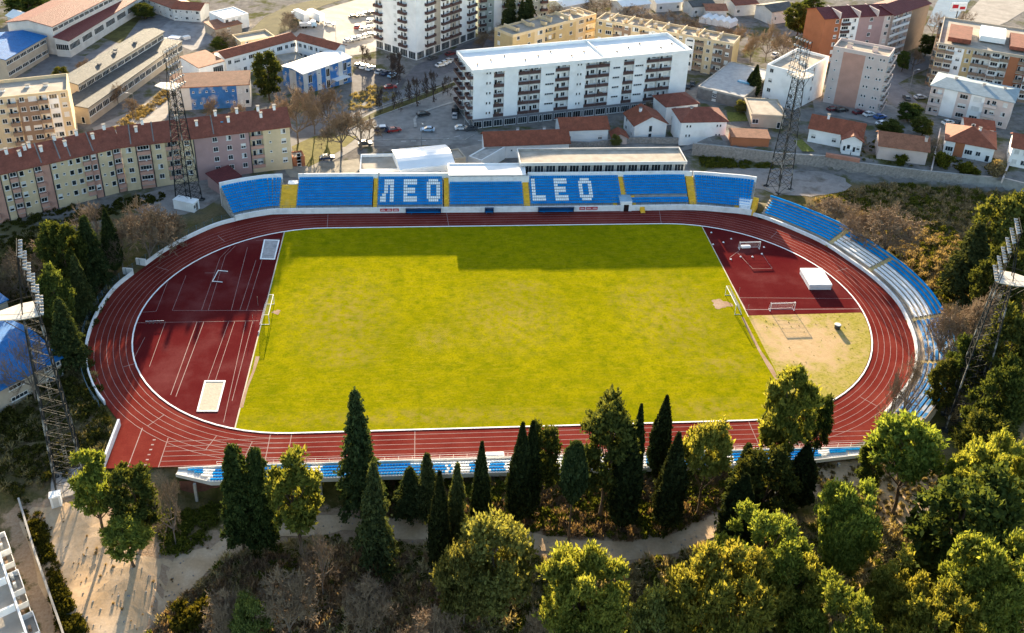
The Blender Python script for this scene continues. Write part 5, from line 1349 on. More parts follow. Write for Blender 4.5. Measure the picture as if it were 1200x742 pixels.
# --- left edge: hall with blue roof, and white flats at the lower left corner
k = Bld('sports_hall', 'hall with a bright blue sheet roof at the left edge beside the near floodlight tower', (-60, 488), (70, 419.5), (8, 367), 5.0, cat='hall'); k.walls(beige, '.R.R.R', right='R..', floors=2).gable(bluroof, 1.6).done()
k = Bld('hall_annex', 'low flat-roofed strip with pale wall at the far end of the blue-roofed hall', (-34, 372), (8, 352), 8, 5.5, cat='annexe'); k.walls(beige, '..', right='.').shed(bluroof, .7).done()
# --- white flats at the lower left corner: seen from above their long side
P1, P2 = U(-19, 597, 6.0), U(30, 742, 6.0); rr_ = (P1 - P2)[:2]; Ln = np.linalg.norm(rr_); rr_ /= Ln; u_ = np.array([rr_[1], -rr_[0]])
Bw = P2[:2] - rr_ * 8; Aw = Bw - u_ * 22
k = Bld('apartment_block', 'white flats with stacked roof terraces at the lower left corner', PJ(Aw[0], Aw[1], 6.0), PJ(Bw[0], Bw[1], 6.0), Ln + 8, 11, zg=-5.0);
k.walls([whitew, beige], '....', right='bwbwbwbw', floors=4, balc=(conc, whitew), bw=1.7).flat(roofb, .8, whitew, over=.2)
for i in range(6): k.bx('roof_terrace_wall', whitew, (k.w - 2.4, 2 + i * k.d / 6.3, k.h + .2), (4.4, .3, 1.2), k.roof)
k.bx('roof_pool_cover', mat('pool_blue', (.06, .25, .5), .15, 1, .3), (k.w - 2.4, k.d * .78, k.h - .55), (2.6, 2.6, .25), k.roof); k.bx('stair_head', whitew, (k.w * .6, k.d * .3, k.h + .5), (4, 5, 1.8), k.roof); k.done()
# --- small roofs and sheds scattered at the far edge
far = [((812, 8), (838, 6), 8, 4.5, 'far grey-roofed house left of the bare trees at the top edge', tilegrey), ((828, 12), (852, 12), 8, 4.0, 'far orange-roofed house at the top edge', tileor), ((862, 6), (888, 4), 9, 5, 'far brown-roofed house right of the greenhouses', tiledark), ((905, 14), (932, 10), 10, 5.5, 'far pale house half hidden by green trees', tilegrey),
       ((770, 4), (800, 2), 8, 4, 'far white house at the top edge above the cream block', roofw), ((8, 18), (18, 22), 6, 4, 'tiny white hut at the top left corner', roofw), ((660, 8), (690, 2), 9, 5, 'far white-roofed house behind the stepped cream block', roofw), ((730, 8), (762, 4), 9, 4.5, 'far pale-roofed shed behind the cream block', roofw)]
for A, Bq, d, h, lb, m in far:
    k = Bld('house', lb, A, Bq, d, h, cat='house'); k.walls(offw, 'w.w', floors=1).gable(m, 1.4).done()
for i in range(5):
    lbs = ['leftmost of the white tunnel greenhouses at the top edge', 'second of the white tunnel greenhouses from the left', 'middle one of the white tunnel greenhouses', 'second of the white tunnel greenhouses from the right', 'rightmost of the white tunnel greenhouses at the top edge']
    k = Bld('greenhouse', lbs[i], (826 + 7.4 * i, 22.5 + 1.4 * i), (835 + 7.4 * i, 18.5 + 1.4 * i), 2.6, 2.0, cat='greenhouse', group='white tunnel greenhouses'); k.walls(whitew).gable(roofw, .9, over=.1).done()

# --- retaining wall and garden walls on the right
def wallline(px, ztop, h, t, m, label, name='retaining_wall', cap=None, zabs=True):
    W = [U(a, b, ztop) for a, b in px] if zabs else [TP(a, b) for a, b in px]
    b = MB(); rows = []
    for i, p in enumerate(W):
        q0, q1 = W[max(0, i - 1)], W[min(i + 1, len(W) - 1)]; tt = (q1 - q0)[:2]; tt = tt / np.linalg.norm(tt); n = np.array([-tt[1], tt[0]])
        zt = ztop if zabs else float(T(p[0], p[1])) + h
        zb = zt - h
        rows.append([(*p[:2], zb), (*p[:2], zt), (*(p[:2] + n * t), zt), (*(p[:2] + n * t), zb)])
    for a, c in zip(rows[:-1], rows[1:]):
        for j in range(3): b.face([a[j], c[j], c[j + 1], a[j + 1]], 1 if (cap and j == 1) else 0)
    for e_ in (rows[0], rows[-1]): b.face(e_)
    o = b.build(name, [m, cap or m]); return tag(o, label, 'wall')
wallline(WALLPX[:8], 1.5, 4.6, .7, stone, 'grey rubble retaining wall behind the right end of the grandstand', cap=conc)
wallline(WALLPX[7:], 1.5, 4.6, .7, mat('plain_grey_wall', (.3, .3, .29), .3, .8, .95, .3), 'grey retaining wall below the large house with verandas', cap=mat('wall_coping', (.5, .42, .36), .15))  # plain grey wall colour, more neutral than the rubble
wallline([(800, 155), (815, 168)], 0, 2.0, .4, stone, 'short stone garden wall beside the white hipped house', 'garden_wall', zabs=False)
wallline([(612, 170), (690, 174), (740, 168), (812, 169)], 0, 2.0, .5, stone, 'low rubble wall behind the long beige roof', 'garden_wall', zabs=False)
wallline([(968, 180), (1008, 187)], 2.6, 1.1, .9, mat('brick_planter', (.42, .2, .14), .2), 'terracotta-topped parapet in front of the gabled house', 'garden_wall')
wallline([(1093, 197), (1103, 150)], 2.4, 1.6, .35, rose, 'pale garden wall between the rose house and the veranda house', 'garden_wall')
wallline([(1176, 209), (1184, 190)], 2.4, 1.6, .35, rose, 'pale garden wall at the right of the veranda house', 'garden_wall')
wallline([(22, 590), (40, 650), (72, 742), (84, 780)], 0, 1.2, .3, conc, 'low concrete wall along the white flats at the lower left', 'garden_wall', zabs=False)
# --- street furniture
for px, py, lb in ((394, 52, 'street lamp on the pale car park beside the lorries'), (494, 172, 'street lamp by the roadside behind the curved-roof hall'), (544, 152, 'street lamp at the left corner of the large white block'), (1065, 108, 'street lamp on the grassy bend at the upper right'), (304, 158, 'street lamp behind the red-roofed terrace'), (160, 138, 'street lamp beside the grey industrial shed'), (462, 128, 'street lamp on the dry median strip')):
    p = TP(px, py); e = empty('street_lamp', tuple(p), random.uniform(0, 6), lb, 'street lamp', 'street lamps'); b = MB(); b.tube((0, 0, 0), (0, 0, 8), .1, .06, 6); b.tube((0, 0, 7.9), (1.5, 0, 8.3), .05, n=5); b.build('pole', galv, e); b = MB(); b.box((1.7, 0, 8.3), (.8, .28, .14)); b.build('lamp_head', offw, e)
p = TP(1119, 26); e = empty('billboard', tuple(p), .05, 'red and white billboard on a post at the top right', 'billboard'); b = MB(); b.tube((0, 0, 0), (0, 0, 5), .25, n=8); b.build('post', darkm, e); b = MB(); b.box((0, 0, 6.6), (7, .4, 3.6), 0); b.build('panel', whitew, e); b = MB(); b.box((-1.6, -.22, 6.9), (2.6, .03, 1.6)); b.box((1.7, -.22, 6.2), (2.4, .03, 1.2)); b.build('print', red, e)
p = TP(1125, 20)
p = TP(214, 46); b = MB(); rng = random.Random(4)
e = empty('material_stack', tuple(p), .4, 'stack of pale sheets and blue tarpaulins in the yard beside the industrial shed', 'stack')
for i in range(7): b.box((rng.uniform(-7, 7), rng.uniform(-2, 2), .5), (rng.uniform(2, 5), rng.uniform(1.5, 3), rng.uniform(.8, 1.4)), rng.randint(0, 2), rng.uniform(0, 3))
b.build('sheets', [whitew, bluep, offw], e)

# ---------------------------------------------------------------- vehicles
def paint(name, c): return mat('car_' + name, c, .04, 1, .3, spec=.6)
PAINT = {'white': paint('white', (.75, .75, .75)), 'silver': paint('silver', (.42, .43, .45)), 'dark grey': paint('grey', (.06, .065, .07)), 'black': paint('black', (.02, .02, .022)), 'red': paint('red', (.3, .02, .02)), 'dark red': paint('dred', (.14, .02, .025)), 'blue': paint('blue', (.03, .1, .3)), 'pale blue': paint('pblue', (.35, .5, .65)), 'dark blue': paint('dblue', (.015, .035, .09))}
def car_meshes():
    # side profile: bonnet, windscreen, roof, tail
    b = MB(); W = .86
    prof = [(-2.05, .35), (2.05, .35), (2.1, .62), (1.95, .8), (.95, .95), (-1.55, .98), (-2.05, .9), (-2.12, .6)]
    n = len(prof); ins = [.94 if z > .5 else .98 for x, z in prof]
    for s in (-1, 1):
        pts = [(x, s * W * k, z) for (x, z), k in zip(prof, ins)]; b.face(pts if s < 0 else pts[::-1])
    for i in range(n):
        j = (i + 1) % n; b.face([(prof[i][0], -W * ins[i], prof[i][1]), (prof[i][0], W * ins[i], prof[i][1]), (prof[j][0], W * ins[j], prof[j][1]), (prof[j][0], -W * ins[j], prof[j][1])])
    rf = [(.1, 1.42), (-1.15, 1.42)]
    b.box((-.52, 0, 1.43), (1.28, 1.22, .05))
    for s in (-1, 1):
        for x0, x1 in ((.1, .9), (-1.15, -1.7), (-.5, -.5)): b.tube((x0, s * .6, 1.42), (x1, s * .78, .96), .035, n=4)
    g = MB()
    lo = [(.92, .955), (-1.72, .985)]; hi = [(.08, 1.41), (-1.14, 1.41)]
    g.face([(.92, -.76, .955), (.92, .76, .955), (.08, .6, 1.41), (.08, -.6, 1.41)]); g.face([(-1.72, .76, .985), (-1.72, -.76, .985), (-1.14, -.6, 1.41), (-1.14, .6, 1.41)])
    for s in (-1, 1): g.face([(.92, s * .77, .955), (.08, s * .61, 1.41), (-1.14, s * .61, 1.41), (-1.72, s * .77, .985)])
    w = MB(); w.tube((0, -.1, 0), (0, .1, 0), .32, n=12, m=0); w.tube((0, -.115, 0), (0, .115, 0), .18, n=8, m=1)
    l = MB(); l.box((0, 0, 0), (.06, .3, .14))
    return b, g.mesh('glass', glass), w.mesh('wheel', [rubber, galv]), l.mesh('headlight', offw)
CB, CG, CW, CL = car_meshes(); CBM = {k: CB.mesh('body', m) for k, m in PAINT.items()}
def car(px, py, deg, col, label, group, sc=1.0):
    p = TP(px, py); z = float(p[2]) + .08
    e = empty('car', (p[0], p[1], z), math.radians(deg), label, 'car', group, (sc, sc, sc))
    link(bpy.data.objects.new('body', CBM[col]), e); link(bpy.data.objects.new('cabin_glass', CG), e)
    for x in (-1.3, 1.28):
        for y in (-.78, .78): o = link(bpy.data.objects.new('wheel', CW), e); o.location = (x, y, .32)
    for y in (-.6, .6): o = link(bpy.data.objects.new('headlight', CL), e); o.location = (2.06, y, .7)
L1 = 'cars on the pale car park at the top'; L2 = 'cars parked below the tall white flats'; L3 = 'cars parked along the street by the white block'; L4 = 'cars on the road behind the grandstand'; L5 = 'cars below the pink apartment block'
for a in [(415, 21, 20, 'black', 'black car, left end of the short row left of the tall white flats', L1), (422, 19.5, 20, 'white', 'white car second in the short row left of the tall white flats', L1), (429, 18, 20, 'dark grey', 'dark grey car third in the short row left of the tall white flats', L1), (436, 17, 20, 'black', 'black car at the right end of the short row left of the tall white flats', L1), (419, 33, 75, 'red', 'red car on the pale car park', L1), (433, 26, 75, 'white', 'white car alone behind the red one on the pale car park', L1), (425, 35.5, 75, 'white', 'white car just right of the red one', L1), (433, 34, 75, 'white', 'white car second to the right of the red one', L1),
          (409, 49.5, 25, 'silver', 'silver car at the left end of the long row below the red car', L1), (416, 47.8, 25, 'silver', 'silver car second in the long row below the red car', L1), (422.5, 46, 25, 'white', 'white car third in the long row below the red car', L1), (429, 44.3, 25, 'silver', 'silver car fourth in the long row below the red car', L1), (435, 42.5, 25, 'dark grey', 'dark grey car at the right end of the long row', L1), (386.5, 30.5, 10, 'white', 'white car alone beside the two lorries', L1),
          (420, 78.5, 60, 'dark grey', 'dark grey car, left end of the row beside the blue gym', L2), (427, 80, 60, 'white', 'white car second in the row beside the blue gym', L2), (434, 82, 60, 'white', 'white car third in the row beside the blue gym', L2), (445, 86, 60, 'silver', 'silver car fourth in the row beside the blue gym', L2), (452, 87.5, 60, 'dark blue', 'dark blue car in the row beside the blue gym', L2), (460, 90, 60, 'pale blue', 'pale blue car at the right end of the row beside the blue gym', L2), (457.5, 104, 15, 'red', 'red car at the lower end of the small car park', L2),
          (517, 78, 35, 'white', 'white car, nearest of three angled cars beside the white block', L3), (522, 75.5, 35, 'white', 'white car, middle one of three angled beside the white block', L3), (527, 73, 35, 'silver', 'silver car, farthest of three angled beside the white block', L3), (507, 69.5, 40, 'dark grey', 'dark grey car parked by the shop front of the tall flats', L3), (528, 65, 35, 'dark red', 'dark red car farther along the street left of the white block', L3),
          (496, 135.5, 20, 'black', 'black car driving on the road left of the white block', L4), (541, 152, 5, 'white', 'white car parked at the left foot of the white block', L4), (552, 153, 5, 'dark grey', 'dark grey car parked next to the white one by the white block', L4), (501, 154, 178, 'pale blue', 'pale blue-white car on the road behind the curved-roof hall', L4), (462, 154.5, 20, 'red', 'red car right behind the dark blue van', L4), (383.5, 187, 12, 'dark blue', 'dark blue car parked near the end of the red-roofed terrace', L4), (428, 170.5, 10, 'dark grey', 'dark grey car half hidden behind the beige office', L4), (533, 137.5, 85, 'silver', 'silver car in front of the dark van by the white block', L4),
          (976, 130, 15, 'dark red', 'dark red car at the left end below the pink apartment block', L5), (986, 131, 15, 'black', 'black car second from left below the pink apartment block', L5), (1006, 133.5, 20, 'dark red', 'dark red car in the middle below the pink apartment block', L5), (1018.5, 136, 20, 'white', 'white car below the pink apartment block', L5), (1031, 139, 20, 'blue', 'blue car at the right end below the pink apartment block', L5), (1034, 147, 10, 'white', 'white car parked behind the gabled house', L5), (1111, 146, 10, 'white', 'white car in front of the grey-roofed house, left one', L5), (1125, 147, 10, 'dark grey', 'dark grey car in front of the grey-roofed house, right one', L5), (1062, 117, 80, 'dark grey', 'dark grey car on the grassy bend at the upper right', L5), (1078, 116, 10, 'silver', 'silver car right of the bend at the upper right', L5),
          (908, 66, 50, 'white', 'white car among bare trees left of the upper right tower', L5), (919, 50, 10, 'white', 'white car behind the bare trees at the upper right', L5), (806, 103, 70, 'black', 'black car in the gap right of the large white block', L5), (811, 100, 70, 'dark grey', 'dark grey car in the gap right of the large white block', L5)]: car(*a, sc=1.05)
def truck(px, py, deg, label, body, boxm, L_=7.0, h=3.0, name='lorry'):
    p = TP(px, py); e = empty(name, (p[0], p[1], float(p[2]) + .1), math.radians(deg), label, name)
    b = MB(); b.box((-1.0, 0, .9 + h / 2), (L_, 2.4, h)); b.build('cargo_box', boxm, e)
    b = MB(); b.prism([(L_ / 2 - .9, -1.15), (L_ / 2 + 1.1, -1.15), (L_ / 2 + 1.1, 1.15), (L_ / 2 - .9, 1.15)], .6, 1.5); b.box((L_ / 2 - .05, 0, 2.0), (1.7, 2.2, 1.2)); b.build('cab', body, e)
    b = MB(); b.box((L_ / 2 + .81, 0, 2.05), (.06, 1.9, .8)); b.build('windscreen', glass, e)
    for x in (-L_ / 2 + .3, -L_ / 2 + 1.4, L_ / 2):
        for y in (-1, 1): b = MB(); b.tube((x, y * .95, .5), (x, y * 1.2, .5), .48, n=12); b.build('wheel', rubber, e)
truck(352, 24, 128, 'white lorry, left one of two parked on the pale car park', whitew, whitew, 8); truck(369, 24, 128, 'white lorry, right one of two parked on the pale car park', whitew, whitew, 9)
truck(361, 32.5, 10, 'small blue-grey flatbed lorry in front of the two white lorries', PAINT['pale blue'], PAINT['silver'], 4.5, 1.2)
def van(px, py, deg, label, body, roofm_):
    p = TP(px, py); e = empty('van', (p[0], p[1], float(p[2]) + .1), math.radians(deg), label, 'van')
    b = MB(); prof = [(-2.5, .4), (2.5, .4), (2.55, .9), (1.9, 1.15), (1.2, 2.0), (-2.5, 2.05)]
    for s in (-1, 1): pts = [(x, s * .95, z) for x, z in prof]; b.face(pts if s < 0 else pts[::-1])
    for i in range(6): j = (i + 1) % 6; b.face([(prof[i][0], -.95, prof[i][1]), (prof[i][0], .95, prof[i][1]), (prof[j][0], .95, prof[j][1]), (prof[j][0], -.95, prof[j][1])])
    b.build('body', body, e); b = MB(); b.box((-.7, 0, 2.1), (3.5, 1.75, .08)); b.build('roof', roofm_, e)
    b = MB(); b.face([(1.93, -.85, 1.18), (1.93, .85, 1.18), (1.24, .8, 1.96), (1.24, -.8, 1.96)])
    for s in (-1, 1): b.face([(-2.2, s * .965, 1.25), (1.5, s * .965, 1.25), (1.15, s * .965, 1.8), (-2.2, s * .965, 1.8)])
    b.build('windows', glass, e)
    for x in (-1.6, 1.6):
        for y in (-.85, .85): b = MB(); b.tube((x, y - .1, .36), (x, y + .1, .36), .36, n=12); b.build('wheel', rubber, e)
van(448, 155, 8, 'dark blue van with a white roof on the road behind the beige office', PAINT['dark blue'], whitew)
van(534, 131, 80, 'dark van parked by the left balconies of the large white block', PAINT['black'], PAINT['dark grey'])
# ---------------------------------------------------------------- vegetation
def leaves(C, S, rng, up=0.0, elong=1.0, axis=None):
    """quads centred on C (n,3), half-size S (n,), random facing; axis: long direction"""
    n = len(C); nrm = rng.normal(size=(n, 3)); nrm[:, 2] += up; nrm /= np.linalg.norm(nrm, axis=1)[:, None]
    a = rng.normal(size=(n, 3)) if axis is None else axis + rng.normal(size=(n, 3)) * .35
    a -= nrm * np.sum(a * nrm, 1)[:, None]; a /= np.linalg.norm(a, axis=1)[:, None] + 1e-9
    b = np.cross(nrm, a); S = S[:, None]
    a = a * S * elong; b = b * S
    V = np.stack([C - a * .9 - b * .45, C - a * .2 + b, C + a, C + a * .1 - b * .95], 1).reshape(-1, 3)
    return V
def quads(n): return np.arange(4 * n).reshape(n, 4)

def tube_np(p, q, r0, r1, n=5):
    p = np.array(p, float); q = np.array(q, float); a = q - p; a /= np.linalg.norm(a) + 1e-9
    e = np.cross(a, [.31, .95, .05]); e /= np.linalg.norm(e) + 1e-9; g = np.cross(a, e)
    t = 2 * PI * np.arange(n) / n; ring = np.cos(t)[:, None] * e + np.sin(t)[:, None] * g
    return np.concatenate([p + ring * r0, q + ring * r1])
def tubes_mesh(name, segs, m, n=5):
    V = []; F = []
    base = np.array([[i, (i + 1) % n, n + (i + 1) % n, n + i] for i in range(n)])
    for k, (p, q, a, b) in enumerate(segs): V.append(tube_np(p, q, a, b, n)); F.append(base + 2 * n * k)
    return npmesh(name, np.concatenate(V), np.concatenate(F), m)

def clumps(rng, n, rx, rz, zc, shell=.55):
    out = []
    while len(out) < n:
        v = rng.normal(size=3); v /= np.linalg.norm(v); v *= shell + (1 - shell) * rng.random() ** .6
        if v[2] < -.75: continue
        out.append((v[0] * rx, v[1] * rx, zc + v[2] * rz))
    return np.array(out)

def clump_leaves(rng, C, R, per, size, up=.25, elong=1.5, flat=.8):
    Vs = []; n = 0
    for c, r in zip(C, R):
        k = int(per * (r / np.mean(R)) ** 2)
        d = rng.normal(size=(k, 3)); d /= np.linalg.norm(d, axis=1)[:, None]; d[:, 2] = np.where(d[:, 2] < -.3, -d[:, 2], d[:, 2])
        # lumpy surface
        lump = 1 + .32 * np.sin(d[:, 0] * 6 + c[0] * 3) * np.sin(d[:, 1] * 6 + c[1] * 2) + .2 * np.sin(d[:, 2] * 9 + c[2])
        rad = r * (.3 + .9 * rng.random(k) ** .8) * lump
        P = c + d * rad[:, None] * np.array([1, 1, flat])
        Vs.append(leaves(P, size * (.6 + .8 * rng.random(k)), rng, up, elong, axis=d + np.array([0, 0, .5]))); n += k
    V = np.concatenate(Vs); return V, quads(n)

PINE_A = leafmat('pine_needles', (.09, .12, .025), (.27, .28, .06), .5, .22)
PINE_D = leafmat('dark_pine_needles', (.035, .05, .016), (.11, .125, .032), .4, .28)
CYP = leafmat('cypress_scales', (.016, .024, .011), (.045, .056, .018), .15, .25)
CON = leafmat('cedar_needles', (.028, .042, .018), (.08, .095, .035), .3, .22)
OLV = leafmat('olive_leaves', (.09, .11, .035), (.22, .23, .07), .45, .22)
SHR = leafmat('shrub_leaves', (0.04, 0.048, 0.0096), (0.12, 0.12, 0.02), .4, .35)
DRYL = leafmat('dry_scrub', (0.162, 0.117, 0.063), (0.378, 0.288, 0.171), .35, .3)
TWL = leafmat('fine_twigs', (0.099, 0.072, 0.0495), (0.234, 0.18, 0.126), .25, .25)

ARCH = {}
def limbs(rng, C, H, base, r):
    segs = []
    P = [np.array([0, 0, 0.])]; lean = rng.normal(size=2) * .03
    for i in range(1, 7): P.append(np.array([lean[0] * i * H / 6 + rng.normal() * .01 * H, lean[1] * i * H / 6 + rng.normal() * .01 * H, H * .93 * i / 6]))
    for i in range(6): segs.append((P[i], P[i + 1], r * (1 - i / 6.6), r * (1 - (i + 1) / 6.6)))
    for c in C:
        zs = max(base * H, min(.85 * H, c[2] - .22 * H * (1 + rng.random()))); k = zs / (H * .93) * 6; i = min(5, int(k)); p = P[i] + (P[i + 1] - P[i]) * (k - i)
        m = (p + c) / 2 + np.array([0, 0, -.02 * H]); segs += [(p, m, r * .35, r * .22), (m, c, r * .22, r * .06)]
    return segs
def make_pine(name, seed, H=12., W=9., zc=.7, rz=.28, n=26, per=420, size=.14, mats=(PINE_A, bark), base=.25, shell=.55, rr=(.13, .21), elong=1.7):
    rng = np.random.default_rng(seed); C = clumps(rng, n, W / 2 * .8, rz * H, zc * H, shell); R = W * rng.uniform(*rr, size=n)
    V, Fq = clump_leaves(rng, C, R, per, size, .25, elong)
    ARCH[name] = (tubes_mesh('trunk', limbs(rng, C[:16], H, base, .022 * H), mats[1], 6), npmesh('crown', V, Fq, mats[0]), H, W)
def make_cypress(name, seed, H=14., W=3., n=9000, size=.13, prof=None, base=.04, m=CYP):
    rng = np.random.default_rng(seed); t = rng.random(n) ** .9
    prof = prof or (lambda t: np.minimum(1, (t / .16) ** .6) * (1 - np.clip((t - .28) / .72, 0, 1) ** 1.55))
    a = rng.random(n) * 2 * PI; lump = 1 + .12 * np.sin(3 * a + 9 * t) + .1 * np.sin(7 * a - 23 * t) + .05 * np.sin(13 * a + 40 * t)
    r = W / 2 * prof(t) * lump * (.7 + .32 * rng.random(n) + .3 * rng.random(n) ** 9) + .05
    z = H * (base + (1 - base) * t)
    C = np.stack([r * np.cos(a), r * np.sin(a), z], 1); ax = np.stack([np.cos(a) * .25, np.sin(a) * .25, np.ones(n)], 1)
    V = leaves(C, size * (.6 + .9 * rng.random(n)), rng, 0, 2.0, ax); Fq = quads(n)
    # dense inner body
    k, mm = 12, 16; core = []
    for i in range(mm + 1):
        tt = .02 + .95 * i / mm
        for j in range(k): b = 2 * PI * j / k; rr = W / 2 * float(prof(np.array(tt))) * .74 * (1 + .12 * math.sin(3 * b + 9 * tt)); core.append((rr * math.cos(b), rr * math.sin(b), H * (base + (1 - base) * tt)))
    Fc = np.array([[i * k + j, i * k + (j + 1) % k, (i + 1) * k + (j + 1) % k, (i + 1) * k + j] for i in range(mm) for j in range(k)])
    V2 = np.concatenate([V, np.array(core)]); F2 = np.concatenate([Fq, Fc + len(V)])
    ARCH[name] = (tubes_mesh('trunk', [((0, 0, 0), (0, 0, H * .5), .02 * H, .012 * H)], bark, 6), npmesh('crown', V2, F2, m), H, W)
def make_conifer(name, seed, H=14., W=6.5, n=11000, size=.14, m=CON, droop=.25, power=.75, base=.1, irr=.3):
    rng = np.random.default_rng(seed); P = []; AX = []; segs = [((0, 0, 0), (0, 0, H * .6), .02 * H, .012 * H), ((0, 0, H * .6), (0, 0, H * .97), .012 * H, .003 * H)]
    nb = 95
    for b in range(nb):
        t = base + (1 - base) * ((b + rng.random()) / nb) ** .85; a = b * 2.4 + rng.normal() * .3; L_ = W / 2 * (1 - t) ** power * (1 - irr + 2 * irr * rng.random()) + .25
        z0 = H * t; d = np.array([math.cos(a), math.sin(a), 0]); k = int(n / nb * (L_ / (W / 3.4)) ** 1.1) + 12
        s = rng.random(k) ** .75; q = d * (s * L_)[:, None] + np.array([0, 0, z0]) + np.stack([np.zeros(k), np.zeros(k), -droop * L_ * s ** 1.6 + .08 * L_ * np.sin(s * 3)], 1)
        wd = .22 * L_ * (1 - .6 * s) + .18; q += np.stack([-d[1] * rng.normal(size=k) * wd, d[0] * rng.normal(size=k) * wd, rng.normal(size=k) * .14], 1)
        P.append(q); AX.append(np.tile(d + np.array([0, 0, -.15]), (k, 1))); segs.append(((0, 0, z0), tuple(d * L_ * .85 + np.array([0, 0, z0 - droop * L_ * .7])), .004 * H, .001 * H))
    P = np.concatenate(P); AX = np.concatenate(AX); V = leaves(P, size * (.6 + .9 * rng.random(len(P))), rng, .5, 1.7, AX)
    ARCH[name] = (tubes_mesh('trunk', segs, bark, 5), npmesh('crown', V, quads(len(P)), m), H, W)
def make_bare(name, seed, H=9., W=8., depth=6, m=twig, tm=barkp, spread=.55, fine=True, stem=.22, tw=.014):
    rng = np.random.default_rng(seed); big = []; small = []
    def grow(p, d, L_, r, lv):
        q = p + d * L_; (big if lv < 3 else small).append((p, q, r, r * .68))
        if lv >= depth: return
        nb = 3 if lv < depth - 1 else 4
        if lv == 0: nb = 5
        for i in range(nb):
            nd = d + rng.normal(size=3) * spread * (1.15 if lv == 0 else 1); nd[2] += .18; nd /= np.linalg.norm(nd)
            s = rng.uniform(.5, 1.0) if lv else rng.uniform(.8, 1)
            grow(p + d * L_ * s, nd, L_ * rng.uniform(.62, .86) if lv else H * .25, r * .6, lv + 1)
    grow(np.zeros(3), np.array([0, 0, 1.]), H * stem, H * .022, 0)
    V = np.concatenate([np.array([s[1] for s in small])]); zmax = V[:, 2].max(); wx = np.percentile(np.hypot(V[:, 0], V[:, 1]), 96) * 2
    for lst in (big, small):
        for i, (p, q, a, b) in enumerate(lst):
            f = np.array([W / wx, W / wx, H / zmax]); lst[i] = (p * f, q * f, max(a, tw), max(b, tw * .8))
    ARCH[name] = (tubes_mesh('trunk', big, tm, 5), tubes_mesh('crown', small, m, 3), H, W)
make_pine('pine0', 11, n=48, per=230, rr=(.06, .13), shell=.45, elong=2.3); make_pine('pine1', 12, n=44, W=10, zc=.74, rz=.22, per=230, rr=(.06, .13), shell=.45, elong=2.3); make_pine('pine2', 13, n=56, H=13, W=8, zc=.62, rz=.36, per=230, rr=(.06, .14), shell=.4, elong=2.3)
make_pine('bigpine0', 21, H=14, W=13, n=84, per=520, size=.105, zc=.6, rz=.38, rr=(.05, .1), base=.15, shell=.4, elong=2.4); make_pine('bigpine1', 22, H=13, W=14, n=96, per=480, size=.105, zc=.55, rz=.42, rr=(.045, .1), base=.12, shell=.4, elong=2.4); make_pine('bigpine2', 23, H=15, W=12, n=80, per=520, size=.105, zc=.58, rz=.42, rr=(.05, .1), base=.12, shell=.35, elong=2.4)
make_pine('darkpine0', 31, mats=(PINE_D, bark), n=52, H=14, W=8.5, zc=.6, rz=.37, per=260, rr=(.07, .14), shell=.45); make_pine('darkpine1', 32, mats=(PINE_D, bark), n=60, H=12, W=9, zc=.52, rz=.45, per=260, rr=(.06, .14), shell=.45)
make_pine('olive0', 41, mats=(OLV, barkp), n=38, H=8, W=9, zc=.52, rz=.45, per=420, size=.12, elong=1.5, rr=(.1, .17)); make_pine('shrub0', 51, mats=(SHR, bark), n=12, H=2.4, W=3.2, zc=.45, rz=.5, per=200, size=.11, rr=(.16, .26), base=.1); make_pine('shrub1', 52, mats=(DRYL, bark), n=12, H=2.2, W=3.4, zc=.42, rz=.5, per=180, size=.1, rr=(.16, .26), base=.1)
make_cypress('cyp0', 61); make_cypress('cyp1', 62, W=3.4); make_cypress('lolly', 63, H=13, W=4.0, base=.42, prof=lambda t: np.sqrt(np.clip(1 - ((t - .42) / .58) ** 2, 0, 1)) * np.minimum(1, (t / .3 + .25)), size=.15, m=CON)
make_conifer('con0', 71); make_conifer('con1', 72, W=7.5, droop=.45, irr=.4, H=13); make_conifer('colcon', 73, W=6.0, H=14, power=.38, droop=.08, n=15000, irr=.25, m=leafmat('column_needles', (.026, .04, .014), (.075, .088, .026), .3, .2))
make_bare('bare0', 81); make_bare('bare1', 82, W=9, depth=6); make_bare('bare2', 83, H=8, W=9.5, spread=.7, stem=.1, m=twig, depth=7, tw=.016)
make_bare('bigbare', 86, H=8, W=9.5, spread=.7, stem=.1, m=mat('tan_twigs', (.26, .19, .125), .3, 2, .95, objrand=.2), depth=7, tw=.026); make_bare('barecity', 85, H=9, W=9, depth=6, spread=.6, stem=.2, tw=.03, m=mat('tan_twigs', None)); make_bare('street', 84, H=7, W=6.5, depth=5, spread=.5, stem=.28, tw=.045, m=mat('dark_twigs', (.09, .065, .055), .3, 2, .95), tm=mat('dark_twigs', None))

